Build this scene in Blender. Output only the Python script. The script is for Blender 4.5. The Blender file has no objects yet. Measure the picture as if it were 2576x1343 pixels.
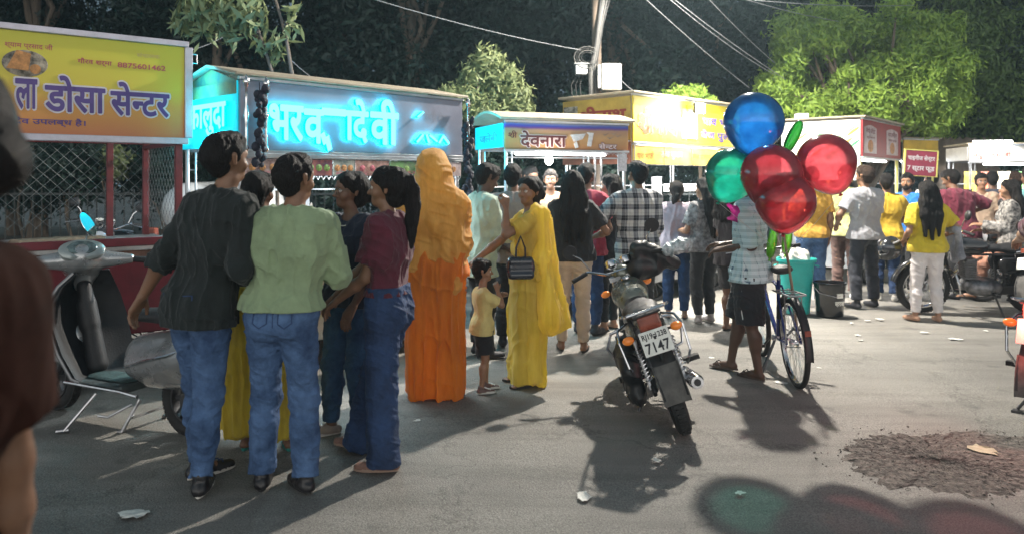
import bpy, bmesh, math, random
import numpy as np
from mathutils import Vector, Matrix
from mathutils.bvhtree import BVHTree

sc = bpy.context.scene
COL = sc.collection
rad = math.radians
# ---------------------------------------------------------------- camera
# measuring frame: the photograph seen 2576 px wide, horizon at row 449
FPX, CAMH, HOR, CXP = 1900.0, 1.58, 449.0, 1288.0
cam_d = bpy.data.cameras.new('camera')
cam = bpy.data.objects.new('camera', cam_d)
COL.objects.link(cam)
cam.location = (0, 0, CAMH)
cam.rotation_euler = (rad(90), 0, 0)
cam_d.sensor_width = 36
cam_d.lens = 36 * FPX / 2576
cam_d.shift_y = -(671.5 - HOR) / 2576
cam_d.clip_start = 0.05
cam_d.clip_end = 400
cam_d.dof.use_dof = True
cam_d.dof.focus_distance = 5.6
cam_d.dof.aperture_fstop = 2.1
sc.camera = cam
# ---------------------------------------------------------------- world and night light
W = bpy.data.worlds.new('World')
sc.world = W
W.use_nodes = True
wn = W.node_tree.nodes
# night sky: dark overhead, with an added front fill low down behind the camera
wl_ = W.node_tree.links
_tc = wn.new('ShaderNodeTexCoord')
_sp = wn.new('ShaderNodeSeparateXYZ')
wl_.new(_tc.outputs['Generated'], _sp.inputs[0])
_my = wn.new('ShaderNodeMapRange')
_my.inputs[1].default_value = 0.1
_my.inputs[2].default_value = -1.0
wl_.new(_sp.outputs['Y'], _my.inputs[0])
_mz = wn.new('ShaderNodeMapRange')
_mz.inputs[1].default_value = 0.65
_mz.inputs[2].default_value = 0.0
wl_.new(_sp.outputs['Z'], _mz.inputs[0])
_mm = wn.new('ShaderNodeMath')
_mm.operation = 'MULTIPLY'
wl_.new(_my.outputs[0], _mm.inputs[0])
wl_.new(_mz.outputs[0], _mm.inputs[1])
_cr = wn.new('ShaderNodeValToRGB')
_cr.color_ramp.elements[0].color = (0.032, 0.046, 0.056, 1)
_cr.color_ramp.elements[1].color = (0.56, 0.545, 0.51, 1)
wl_.new(_mm.outputs[0], _cr.inputs[0])
wl_.new(_cr.outputs[0], wn['Background'].inputs[0])
wn['Background'].inputs[1].default_value = 1.6
sc.view_settings.view_transform = 'Standard'
sc.view_settings.look = 'None'
sc.view_settings.gamma = 1
sc.view_settings.exposure = 1.6
try:
    sc.cycles.use_denoising = True
    sc.cycles.denoiser = 'OPENIMAGEDENOISE'
    sc.cycles.max_bounces = 6
    sc.cycles.transparent_max_bounces = 12
    sc.cycles.sample_clamp_indirect = 6
    sc.cycles.caustics_reflective = False
    sc.cycles.caustics_refractive = False
except Exception:
    pass


def G(x, y):
    """ground point seen at pixel x, y of the measuring frame"""
    Y = FPX * CAMH / (y - HOR)
    return (x - CXP) / FPX * Y, Y


def A3(x, y, Y):
    return Vector(((x - CXP) / FPX * Y, Y, CAMH - (y - HOR) / FPX * Y))


def lamp(name, loc, power, color=(1, 1, 1), size=0.1, kind='POINT', parent=None, rot=None, spot=None, sx=None, sy=None):
    l = bpy.data.lights.new(name, kind)
    l.energy = power
    l.color = color
    if kind in ('POINT', 'SPOT'):
        l.shadow_soft_size = size
    if kind == 'SPOT':
        l.spot_size = rad(spot or 150)
        l.spot_blend = 0.15
    if kind == 'AREA':
        l.shape = 'RECTANGLE'
        l.size = sx
        l.size_y = sy
    o = bpy.data.objects.new(name, l)
    o.location = loc
    if rot:
        o.rotation_euler = rot
    COL.objects.link(o)
    if parent:
        o.parent = parent
    return o


# the street lamp on the pole arm that throws the hard shadows
LAMP = Vector((2.45, 9.1, 5.0))
lamp('street_light', LAMP - Vector((0, 0, 0.10)), 1000, (1.0, 0.93, 0.83), 0.09, kind='SPOT', spot=174, rot=(rad(-10), 0, 0))

# ---------------------------------------------------------------- materials
def _lin(c):
    return (c[0], c[1], c[2], 1)


MATS = {}


def mat(name, col, rough=0.6, metal=0.0, bump=None, var=None, emis=None, es=1.0, coat=0.0, sheen=0.0, alpha=None, spec=None, stretch=None, sss=0.0):
    if name in MATS:
        return MATS[name]
    m = bpy.data.materials.new(name)
    MATS[name] = m
    m.use_nodes = True
    nt = m.node_tree
    b = nt.nodes['Principled BSDF']
    b.inputs['Base Color'].default_value = _lin(col)
    b.inputs['Roughness'].default_value = rough
    b.inputs['Metallic'].default_value = metal
    if spec is not None:
        b.inputs['Specular IOR Level'].default_value = spec
    if coat:
        b.inputs['Coat Weight'].default_value = coat
        b.inputs['Coat Roughness'].default_value = 0.08
    if sheen:
        b.inputs['Sheen Weight'].default_value = sheen
        b.inputs['Sheen Roughness'].default_value = 0.5
    if sss:
        b.inputs['Subsurface Weight'].default_value = sss
        b.inputs['Subsurface Radius'].default_value = (0.02, 0.008, 0.004)
        b.inputs['Subsurface Scale'].default_value = 0.5
    if emis:
        b.inputs['Emission Color'].default_value = _lin(emis)
        b.inputs['Emission Strength'].default_value = es
    tc = nt.nodes.new('ShaderNodeTexCoord')
    src = tc.outputs['Object']
    if stretch:
        mp = nt.nodes.new('ShaderNodeMapping')
        mp.inputs['Scale'].default_value = stretch
        nt.links.new(src, mp.inputs[0])
        src = mp.outputs[0]
    if var:
        n = nt.nodes.new('ShaderNodeTexNoise')
        n.inputs['Scale'].default_value = var[0]
        n.inputs['Detail'].default_value = 6
        n.inputs['Roughness'].default_value = 0.65
        nt.links.new(src, n.inputs['Vector'])
        r = nt.nodes.new('ShaderNodeValToRGB')
        r.color_ramp.elements[0].position = 0.35
        r.color_ramp.elements[1].position = 0.66
        a = var[1]
        c2 = var[2] if len(var) > 2 else tuple(min(1, c * (1 + a)) for c in col)
        r.color_ramp.elements[0].color = _lin(tuple(c * (1 - a) for c in col))
        r.color_ramp.elements[1].color = _lin(c2)
        nt.links.new(n.outputs['Fac'], r.inputs[0])
        nt.links.new(r.outputs[0], b.inputs['Base Color'])
        mr = nt.nodes.new('ShaderNodeMapRange')
        mr.inputs[3].default_value = max(0.03, rough - 0.1)
        mr.inputs[4].default_value = min(1, rough + 0.1)
        nt.links.new(n.outputs['Fac'], mr.inputs[0])
        nt.links.new(mr.outputs[0], b.inputs['Roughness'])
    if bump:
        n2 = nt.nodes.new('ShaderNodeTexNoise')
        n2.inputs['Scale'].default_value = bump[0]
        n2.inputs['Detail'].default_value = 5 if len(bump) < 3 else 9
        n2.inputs['Roughness'].default_value = 0.5 if len(bump) < 3 else 0.6
        nt.links.new(src, n2.inputs['Vector'])
        bp = nt.nodes.new('ShaderNodeBump')
        bp.inputs['Strength'].default_value = bump[1]
        bp.inputs['Distance'].default_value = 0.01 if len(bump) < 3 else bump[2]
        nt.links.new(n2.outputs['Fac'], bp.inputs['Height'])
        nt.links.new(bp.outputs[0], b.inputs['Normal'])
    return m


def emat(name, col, strength):
    if name in MATS:
        return MATS[name]
    m = bpy.data.materials.new(name)
    MATS[name] = m
    m.use_nodes = True
    nt = m.node_tree
    nt.nodes.clear()
    e = nt.nodes.new('ShaderNodeEmission')
    e.inputs[0].default_value = _lin(col)
    e.inputs[1].default_value = strength
    o = nt.nodes.new('ShaderNodeOutputMaterial')
    nt.links.new(e.outputs[0], o.inputs[0])
    return m


def cloth(name, col, amt=0.18, rough=0.85, scale=9, bump=0.35):
    return mat('cloth_' + name, col, rough, 0, bump=(24, bump * 1.6, 0.016), var=(scale, amt), sheen=0.15)


def sheer(name, c, c2, rough=0.7, t=0.45, scale=6):
    m = mat(name, c, rough, bump=(9, 0.5, 0.02), var=(scale, 0.22, c2), stretch=(3, 3, 0.6), sheen=0.25)
    nt = m.node_tree
    N, L = nt.nodes, nt.links
    b = N['Principled BSDF']
    out = [n for n in N if n.type == 'OUTPUT_MATERIAL'][0]
    tr = N.new('ShaderNodeBsdfTranslucent')
    tr.inputs[0].default_value = _lin([min(1, q * 1.3) for q in c2])
    mx = N.new('ShaderNodeMixShader')
    mx.inputs[0].default_value = t
    L.new(b.outputs[0], mx.inputs[1])
    L.new(tr.outputs[0], mx.inputs[2])
    L.new(mx.outputs[0], out.inputs[0])
    return m


def grad(name, stops, axis='Z', lo=0.0, hi=1.0, rough=0.5, vary=0.06, emis=0.0):
    """printed gradient along an object axis"""
    m = bpy.data.materials.new(name)
    m.use_nodes = True
    nt = m.node_tree
    b = nt.nodes['Principled BSDF']
    b.inputs['Roughness'].default_value = rough
    tc = nt.nodes.new('ShaderNodeTexCoord')
    sp = nt.nodes.new('ShaderNodeSeparateXYZ')
    nt.links.new(tc.outputs['Object'], sp.inputs[0])
    n = nt.nodes.new('ShaderNodeTexNoise')
    n.inputs['Scale'].default_value = 3
    n.inputs['Detail'].default_value = 5
    nt.links.new(tc.outputs['Object'], n.inputs['Vector'])
    mr = nt.nodes.new('ShaderNodeMapRange')
    mr.inputs[1].default_value = lo
    mr.inputs[2].default_value = hi
    nt.links.new(sp.outputs[axis], mr.inputs[0])
    ad = nt.nodes.new('ShaderNodeMath')
    ad.operation = 'MULTIPLY_ADD'
    ad.inputs[1].default_value = vary * 2
    nt.links.new(n.outputs['Fac'], ad.inputs[0])
    nt.links.new(mr.outputs[0], ad.inputs[2])
    ad2 = nt.nodes.new('ShaderNodeMath')
    ad2.operation = 'SUBTRACT'
    ad2.inputs[1].default_value = vary
    nt.links.new(ad.outputs[0], ad2.inputs[0])
    r = nt.nodes.new('ShaderNodeValToRGB')
    el = r.color_ramp.elements
    while len(el) < len(stops):
        el.new(0.5)
    for e, (p, c) in zip(el, stops):
        e.position = p
        e.color = _lin(c)
    nt.links.new(ad2.outputs[0], r.inputs[0])
    nt.links.new(r.outputs[0], b.inputs['Base Color'])
    if emis:
        nt.links.new(r.outputs[0], b.inputs['Emission Color'])
        b.inputs['Emission Strength'].default_value = emis
    return m


# ---------------------------------------------------------------- linking
def link(name, me, m=None, parent=None, loc=None, smooth=False, bevel=0):
    o = bpy.data.objects.new(name, me)
    COL.objects.link(o)
    if m is not None:
        for q in (m if isinstance(m, (list, tuple)) else [m]):
            me.materials.append(q)
    if parent is not None:
        o.parent = parent
    if loc is not None:
        o.location = loc
    if smooth:
        me.polygons.foreach_set('use_smooth', [True] * len(me.polygons))
    if bevel:
        md = o.modifiers.new('edge', 'BEVEL')
        md.width = bevel
        md.segments = 2
        md.limit_method = 'ANGLE'
    return o


def tag(o, label=None, cat=None, group=None, kind=None):
    if label:
        o['label'] = label
    if cat:
        o['category'] = cat
    if group:
        o['group'] = group
    if kind:
        o['kind'] = kind
    return o


def thing(name, label, cat, loc=(0, 0, 0), rz=0.0, group=None):
    o = bpy.data.objects.new(name, None)
    COL.objects.link(o)
    o.empty_display_size = 0.1
    o.location = loc
    o.rotation_euler = (0, 0, rz)
    return tag(o, label, cat, group)


def copy_tree(o, parent=None):
    c = o.copy()
    COL.objects.link(c)
    if parent is not None:
        c.parent = parent
    for ch in list(o.children):
        copy_tree(ch, c)
    return c


class MB:
    def __init__(s):
        s.v = []
        s.f = []
        s.mi = []
        s.cur = 0

    def add(s, vs, fs):
        n = len(s.v)
        s.v += [tuple(v) for v in vs]
        s.f += [tuple(i + n for i in f) for f in fs]
        s.mi += [s.cur] * len(fs)
        return s

    def box(s, lo, hi, M=None):
        (x0, y0, z0), (x1, y1, z1) = lo, hi
        vs = [Vector(p) for p in ((x0, y0, z0), (x1, y0, z0), (x1, y1, z0), (x0, y1, z0), (x0, y0, z1), (x1, y0, z1), (x1, y1, z1), (x0, y1, z1))]
        if M is not None:
            vs = [M @ v for v in vs]
        return s.add(vs, [(0, 3, 2, 1), (4, 5, 6, 7), (0, 1, 5, 4), (1, 2, 6, 5), (2, 3, 7, 6), (3, 0, 4, 7)])

    def tube(s, pts, r, n=8, closed=False, caps=True):
        pts = [Vector(p) for p in pts]
        rs = r if isinstance(r, (list, tuple)) else [r] * len(pts)
        N = len(pts)
        T = []
        for i in range(N):
            a = pts[(i - 1) % N] if (closed or i > 0) else pts[0]
            b = pts[(i + 1) % N] if (closed or i < N - 1) else pts[-1]
            t = (b - a)
            T.append(t.normalized() if t.length > 1e-9 else Vector((0, 0, 1)))
        up = Vector((0, 0, 1)) if abs(T[0].z) < 0.9 else Vector((1, 0, 0))
        u = T[0].cross(up).normalized()
        vs = []
        for i in range(N):
            u = (u - T[i] * u.dot(T[i]))
            u = u.normalized() if u.length > 1e-6 else T[i].orthogonal().normalized()
            w = T[i].cross(u)
            for k in range(n):
                a = 2 * math.pi * k / n
                vs.append(pts[i] + (u * math.cos(a) + w * math.sin(a)) * rs[i])
        fs = []
        for i in range(N if closed else N - 1):
            j = (i + 1) % N
            for k in range(n):
                l = (k + 1) % n
                fs.append((i * n + k, i * n + l, j * n + l, j * n + k))
        if caps and not closed:
            fs.append(tuple(range(n - 1, -1, -1)))
            fs.append(tuple((N - 1) * n + k for k in range(n)))
        return s.add(vs, fs)

    def lathe(s, prof, n=24, M=None, closed=False):
        """profile of (radius, height) turned about z"""
        vs = []
        for (r, z) in prof:
            for k in range(n):
                a = 2 * math.pi * k / n
                vs.append(Vector((r * math.cos(a), r * math.sin(a), z)))
        if M is not None:
            vs = [M @ v for v in vs]
        fs = []
        P = len(prof)
        for i in range(P if closed else P - 1):
            j = (i + 1) % P
            for k in range(n):
                l = (k + 1) % n
                fs.append((i * n + k, i * n + l, j * n + l, j * n + k))
        if not closed:
            if prof[0][0] > 1e-4:
                fs.append(tuple(range(n - 1, -1, -1)))
            if prof[-1][0] > 1e-4:
                fs.append(tuple((P - 1) * n + k for k in range(n)))
        return s.add(vs, fs)

    def ball(s, c, r, n=12, sc_=(1, 1, 1)):
        prof = [(max(1e-5, r * math.sin(math.pi * i / n)), -r * math.cos(math.pi * i / n)) for i in range(n + 1)]
        M = Matrix.Translation(Vector(c)) @ Matrix.Diagonal((sc_[0], sc_[1], sc_[2], 1))
        return s.lathe(prof, n + 4, M)

    def prism(s, poly, y0, y1, M=None):
        """polygon in x,z pushed along y"""
        n = len(poly)
        vs = [Vector((x, y0, z)) for x, z in poly] + [Vector((x, y1, z)) for x, z in poly]
        if M is not None:
            vs = [M @ v for v in vs]
        fs = [tuple(range(n)), tuple(range(2 * n - 1, n - 1, -1))]
        for i in range(n):
            j = (i + 1) % n
            fs.append((i, i + n, j + n, j))
        return s.add(vs, fs)

    def mesh(s, name='mesh'):
        me = bpy.data.meshes.new(name)
        me.from_pydata(s.v, [], s.f)
        if any(s.mi):
            me.polygons.foreach_set('material_index', s.mi)
        me.update()
        return me

    def build(s, name, m=None, parent=None, smooth=False, bevel=0, fix=True):
        me = s.mesh(name)
        if fix:
            bm = bmesh.new()
            bm.from_mesh(me)
            bmesh.ops.recalc_face_normals(bm, faces=bm.faces)
            bm.to_mesh(me)
            bm.free()
        if smooth:
            o = link(name, me, m, parent, smooth=True, bevel=bevel)
            try:
                me.set_sharp_from_angle(angle=rad(40))
            except Exception:
                pass
            return o
        return link(name, me, m, parent, bevel=bevel)


def Rm(rx=0, ry=0, rz=0, t=(0, 0, 0)):
    return Matrix.Translation(Vector(t)) @ Matrix.Rotation(rad(rz), 4, 'Z') @ Matrix.Rotation(rad(ry), 4, 'Y') @ Matrix.Rotation(rad(rx), 4, 'X')


# ---------------------------------------------------------------- distance-field modelling
_LAT = np.random.RandomState(5).rand(32, 32, 32).astype(np.float32)


def vnoise(x, y, z):
    xi, yi, zi = np.floor(x), np.floor(y), np.floor(z)
    fx, fy, fz = x - xi, y - yi, z - zi
    fx = fx * fx * (3 - 2 * fx)
    fy = fy * fy * (3 - 2 * fy)
    fz = fz * fz * (3 - 2 * fz)
    xi = xi.astype(np.int32)
    yi = yi.astype(np.int32)
    zi = zi.astype(np.int32)
    g = lambda a, b, c: _LAT[(xi + a) & 31, (yi + b) & 31, (zi + c) & 31]
    c00 = g(0, 0, 0) * (1 - fx) + g(1, 0, 0) * fx
    c10 = g(0, 1, 0) * (1 - fx) + g(1, 1, 0) * fx
    c01 = g(0, 0, 1) * (1 - fx) + g(1, 0, 1) * fx
    c11 = g(0, 1, 1) * (1 - fx) + g(1, 1, 1) * fx
    return (c00 * (1 - fy) + c10 * fy) * (1 - fz) + (c01 * (1 - fy) + c11 * fy) * fz


def smin(a, b, k):
    h = np.clip(0.5 + 0.5 * (b - a) / k, 0, 1)
    return b * (1 - h) + a * h - k * h * (1 - h)


class Field:
    def __init__(s, h):
        s.h = h
        s.p = []
        s.disp = []
        s.post = []

    def cap(s, a, b, ra, rb=None, k=0.02, fd=None, f=1.0, cut=0, sub=False):
        s.p.append((np.array(a, float), np.array(b, float), ra, ra if rb is None else rb, max(k, 1e-4), None if fd is None else np.array(Vector(fd).normalized()), f, cut, sub))
        return s

    def fold(s, amp, sx, sy, sz, seed=0, ridged=True, zr=None):
        s.disp.append((amp, sx, sy, sz, seed, ridged, zr))
        return s

    def mesh(s, name='mesh'):
        h = s.h
        lo = np.full(3, 1e9)
        hi = np.full(3, -1e9)
        for a, b, ra, rb, k, fd, f, cut, sub in s.p:
            if sub:
                continue
            r = max(ra, rb) + k * 0.3
            lo = np.minimum(lo, np.minimum(a, b) - r)
            hi = np.maximum(hi, np.maximum(a, b) + r)
        lo -= 4 * h
        hi += 4 * h
        n = np.ceil((hi - lo) / h).astype(int) + 1
        D = np.full(n, 1.0, np.float32)
        ax = [(lo[i] + h * np.arange(n[i])).astype(np.float32) for i in range(3)]
        for a, b, ra, rb, k, fd, f, cut, sub in s.p:
            pad = max(ra, rb) + k + 4 * h
            i0 = np.maximum(np.floor((np.minimum(a, b) - pad - lo) / h).astype(int), 0)
            i1 = np.minimum(np.ceil((np.maximum(a, b) + pad - lo) / h).astype(int) + 1, n)
            if (i1 <= i0).any():
                continue
            X = ax[0][i0[0]:i1[0]][:, None, None]
            Y = ax[1][i0[1]:i1[1]][None, :, None]
            Z = ax[2][i0[2]:i1[2]][None, None, :]
            ba = b - a
            px, py, pz = X - a[0], Y - a[1], Z - a[2]
            if cut:
                L = np.linalg.norm(ba)
                u = ba / max(L, 1e-9)
                al = px * u[0] + py * u[1] + pz * u[2]
            if fd is not None:
                q = (1 / f - 1) * (px * fd[0] + py * fd[1] + pz * fd[2])
                px = px + q * fd[0]
                py = py + q * fd[1]
                pz = pz + q * fd[2]
                ba = ba + (1 / f - 1) * ba.dot(fd) * fd
            bb = max(ba.dot(ba), 1e-12)
            t = np.clip((px * ba[0] + py * ba[1] + pz * ba[2]) / bb, 0, 1)
            d = np.sqrt((px - t * ba[0]) ** 2 + (py - t * ba[1]) ** 2 + (pz - t * ba[2]) ** 2) - (ra + (rb - ra) * t)
            if fd is not None and f < 1:
                d = d * (0.5 + 0.5 * f)
            if cut:
                d = np.maximum(d, al - L)
                if cut == 2:
                    d = np.maximum(d, -al)
            S = D[i0[0]:i1[0], i0[1]:i1[1], i0[2]:i1[2]]
            if sub:
                S[...] = -smin(-S, d, k)
            else:
                S[...] = smin(S, d.astype(np.float32), k)
        if s.disp:
            band = np.argwhere(np.abs(D) < 0.035)
            if len(band):
                bi = (band[:, 0], band[:, 1], band[:, 2])
                x, y, z = ax[0][bi[0]], ax[1][bi[1]], ax[2][bi[2]]
                for amp, sx, sy, sz, seed, ridged, zr in s.disp:
                    wx = vnoise(x * 4 + seed, y * 4, z * 4) * 1.6
                    z = ax[2][bi[2]] + 0.45 * x - 0.25 * y
                    v = vnoise(x * sx + wx + seed * 3.7, y * sy + seed * 1.3, z * sz + wx + seed * 2.1)
                    if ridged:
                        v = 1 - np.abs(v * 2 - 1)
                        v = v * v * v - 0.22
                    else:
                        v = v - 0.5
                    if zr:
                        v = v * np.clip((z - zr[0]) / (zr[1] - zr[0]), 0, 1)
                    D[bi] -= (amp * v).astype(np.float32)
        for fn in s.post:
            D = fn(ax[0][:, None, None], ax[1][None, :, None], ax[2][None, None, :], D).astype(np.float32)
        D[0] = D[-1] = 1
        D[:, 0] = D[:, -1] = 1
        D[:, :, 0] = D[:, :, -1] = 1
        return snet(D, lo, h, name)

    def build(s, name, m=None, parent=None, loc=None):
        return link(name, s.mesh(name), m, parent, loc, smooth=True)


def snet(D, lo, h, name):
    S = D < 0
    cnt = np.zeros(np.array(D.shape) - 1, np.int8)
    for i in (0, 1):
        for j in (0, 1):
            for k in (0, 1):
                cnt += S[i:S.shape[0] - 1 + i, j:S.shape[1] - 1 + j, k:S.shape[2] - 1 + k]
    act = (cnt > 0) & (cnt < 8)
    I = np.argwhere(act)
    idx = np.full(act.shape, -1, np.int32)
    idx[act] = np.arange(len(I))
    co = {}
    for i in (0, 1):
        for j in (0, 1):
            for k in (0, 1):
                co[i, j, k] = D[I[:, 0] + i, I[:, 1] + j, I[:, 2] + k]
    acc = np.zeros((len(I), 3))
    nc = np.zeros(len(I))
    E = []
    for a in co:
        for ax_ in range(3):
            if a[ax_] == 0:
                b = list(a)
                b[ax_] = 1
                E.append((a, tuple(b), ax_))
    for a, b, ax_ in E:
        va, vb = co[a], co[b]
        mk = (va < 0) != (vb < 0)
        t = np.where(mk, va / np.where(mk, va - vb, 1), 0)
        p = np.zeros((len(I), 3))
        for q in range(3):
            p[:, q] = a[q]
        p[:, ax_] += t
        acc += p * mk[:, None]
        nc += mk
    V = (I + acc / nc[:, None]) * h + lo
    F = []
    for ax_ in range(3):
        sl0 = [slice(None)] * 3
        sl1 = [slice(None)] * 3
        sl0[ax_] = slice(0, -1)
        sl1[ax_] = slice(1, None)
        A, B = S[tuple(sl0)], S[tuple(sl1)]
        ch = np.argwhere(A != B)
        if not len(ch):
            continue
        u, v = (ax_ + 1) % 3, (ax_ + 2) % 3
        ok = (ch[:, u] > 0) & (ch[:, v] > 0) & (ch[:, u] < D.shape[u] - 1) & (ch[:, v] < D.shape[v] - 1)
        ch = ch[ok]
        fl = A[ch[:, 0], ch[:, 1], ch[:, 2]]
        q = []
        for du, dv in ((-1, -1), (0, -1), (0, 0), (-1, 0)):
            c = ch.copy()
            c[:, u] += du
            c[:, v] += dv
            q.append(idx[c[:, 0], c[:, 1], c[:, 2]])
        q = np.stack(q, 1)
        q[~fl] = q[~fl][:, ::-1]
        F.append(q)
    F = np.concatenate(F) if F else np.zeros((0, 4), int)
    return np_mesh(name, V, F)


def np_mesh(name, V, F):
    me = bpy.data.meshes.new(name)
    n = len(F)
    k = F.shape[1]
    me.vertices.add(len(V))
    me.vertices.foreach_set('co', np.ascontiguousarray(V, np.float32).ravel())
    me.loops.add(n * k)
    me.loops.foreach_set('vertex_index', np.ascontiguousarray(F, np.int32).ravel())
    me.polygons.add(n)
    me.polygons.foreach_set('loop_start', np.arange(0, n * k, k, dtype=np.int32))
    me.polygons.foreach_set('loop_total', np.full(n, k, np.int32))
    me.update(calc_edges=True)
    me.validate()
    return me


# ---------------------------------------------------------------- lettering
def glyphs(body, offset=0.0, res=3):
    c = bpy.data.curves.new('text', 'FONT')
    c.body = body
    c.size = 1
    c.offset = offset
    c.resolution_u = res
    o = bpy.data.objects.new('text', c)
    COL.objects.link(o)
    dg = bpy.context.evaluated_depsgraph_get()
    me = bpy.data.meshes.new_from_object(o.evaluated_get(dg))
    bpy.data.objects.remove(o)
    bpy.data.curves.remove(c)
    vs = [(v.co.x, v.co.y) for v in me.vertices]
    fs = [tuple(p.vertices) for p in me.polygons]
    bpy.data.meshes.remove(me)
    return vs, fs


def clip_glyph(vs, fs, x0, x1):
    bm = bmesh.new()
    bv = [bm.verts.new((x, y, 0)) for x, y in vs]
    for f in fs:
        try:
            bm.faces.new([bv[i] for i in f])
        except ValueError:
            pass
    for x, nx in ((x0, -1), (x1, 1)):
        g = bm.verts[:] + bm.edges[:] + bm.faces[:]
        bmesh.ops.bisect_plane(bm, geom=g, plane_co=(x, 0, 0), plane_no=(nx, 0, 0), clear_outer=True)
    bm.verts.ensure_lookup_table()
    for i, v in enumerate(bm.verts):
        v.index = i
    r = [(v.co.x, v.co.y) for v in bm.verts], [tuple(v.index for v in f.verts) for f in bm.faces]
    bm.free()
    return r


def compose(segs, offset=0.0):
    """segs: strings, or (string, lo, hi) keeping that span of its width; joined on one line"""
    V, F = [], []
    x = 0.0
    for sgm in segs:
        if isinstance(sgm, (int, float)):
            x += sgm
            continue
        if isinstance(sgm, str) and sgm.startswith('~'):
            # hand-drawn stroke list: "~x,y;x,y"
            pts = [tuple(float(q) for q in p.split(',')) for p in sgm[1:].split(';')]
            vs, fs = [], []
            wd = 0.045 + offset
            for (ax_, ay), (bx, by) in zip(pts, pts[1:]):
                dx, dy = bx - ax_, by - ay
                L = math.hypot(dx, dy)
                nx, ny = -dy / L * wd, dx / L * wd
                n = len(vs)
                ex, ey = dx / L * wd * 0.6, dy / L * wd * 0.6
                vs += [(ax_ + nx - ex, ay + ny - ey), (ax_ - nx - ex, ay - ny - ey), (bx - nx + ex, by - ny + ey), (bx + nx + ex, by + ny + ey)]
                fs.append((n, n + 1, n + 2, n + 3))
            w = max(p[0] for p in pts)
        else:
            if isinstance(sgm, str):
                s_, lo, hi = sgm, None, None
            else:
                s_, lo, hi = sgm
            vs, fs = glyphs(s_, offset)
            if not vs:
                x += 0.25
                continue
            w = max(v[0] for v in vs)
            if lo is not None:
                m0 = min(v[0] for v in vs)
                a, b = m0 + lo * (w - m0), m0 + hi * (w - m0)
                vs, fs = clip_glyph(vs, fs, a, b)
                vs = [(p[0] - (a if lo > 0 else 0), p[1]) for p in vs]
                w = b - (a if lo > 0 else 0)
            w -= offset
        n = len(V)
        V += [(p[0] + x, p[1]) for p in vs]
        F += [tuple(i + n for i in f) for f in fs]
        x += w
    return V, F


SHRI = '~0.10,0.05;0.04,0.13;0.10,0.24;0.20,0.24;0.26,0.36;0.20,0.46;0.10,0.42;0.07,0.34'


def lettering(name, segs, box, y, m, parent, offset=0.015, depth=0.0, side=None):
    """flat letters in the local x,z plane at local y (front is -y), fitted into box (x0,x1,z0,z1)"""
    V0, F0 = compose(segs if isinstance(segs, (list, tuple)) else [segs], min(offset, 0.008))
    if not V0:
        return None
    V, F, lay = [], [], []
    ex = max(offset - 0.008, 0)
    dirs = [(0, 0)] + ([(math.cos(a), math.sin(a)) for a in np.arange(8) * math.pi / 4] if ex > 0.004 else [])
    if ex > 0.035:
        dirs += [(0.55 * math.cos(a), 0.55 * math.sin(a)) for a in np.arange(6) * math.pi / 3]
    for k, (dx, dy) in enumerate(dirs):
        n = len(V)
        V += [(p[0] + dx * ex, p[1] + dy * ex) for p in V0]
        F += [tuple(i + n for i in f) for f in F0]
        lay += [k * 0.00012] * len(V0)
    xs = [v[0] for v in V]
    ys = [v[1] for v in V]
    x0, x1, z0, z1 = box
    sx = (x1 - x0) / (max(xs) - min(xs))
    sz = (z1 - z0) / (max(ys) - min(ys))
    P = [(x0 + (a - min(xs)) * sx, y - l_, z0 + (b - min(ys)) * sz) for (a, b), l_ in zip(V, lay)]
    me = bpy.data.meshes.new(name)
    if depth > 0:
        me.from_pydata(P, [], F)
        bm = bmesh.new()
        bm.from_mesh(me)
        bmesh.ops.remove_doubles(bm, verts=bm.verts, dist=2e-6)
        fr = bm.faces[:]
        r = bmesh.ops.extrude_face_region(bm, geom=fr)
        ev = [g for g in r['geom'] if isinstance(g, bmesh.types.BMVert)]
        for v in ev:
            v.co.y -= depth
        for f in bm.faces:
            if f not in fr and all(v in ev for v in f.verts):
                f.material_index = 0
            else:
                f.material_index = 1
        bmesh.ops.recalc_face_normals(bm, faces=bm.faces)
        bm.to_mesh(me)
        bm.free()
        return link(name, me, [m, side or m], parent)
    me.from_pydata(P, [], F)
    return link(name, me, m, parent)

# ---------------------------------------------------------------- people
SKIN = [(0.30, 0.16, 0.095), (0.22, 0.115, 0.068), (0.155, 0.08, 0.05), (0.38, 0.22, 0.14), (0.085, 0.045, 0.03)]


def skin(i):
    return mat('skin_%d' % i, SKIN[i], 0.5, bump=(70, 0.12), var=(14, 0.12), sss=0.08)


def hairmat(i=0):
    c = [(0.012, 0.010, 0.010), (0.035, 0.02, 0.014)][i]
    return mat('hair_%d' % i, c, 0.6, bump=(60, 1.0, 0.02), var=(30, 0.4), stretch=(3, 3, 0.4), spec=0.25)


def ik(S, T, l1, l2, pole):
    d = T - S
    L = min(d.length, (l1 + l2) * 0.999)
    if d.length > L:
        T = S + d.normalized() * L
    d = T - S
    L = max(d.length, 1e-4)
    a = (l1 * l1 - l2 * l2 + L * L) / (2 * L)
    hgt = math.sqrt(max(l1 * l1 - a * a, 0))
    u = d.normalized()
    p = pole - u * pole.dot(u)
    p = p.normalized() if p.length > 1e-5 else u.orthogonal().normalized()
    return S + u * a + p * hgt, T


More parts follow.
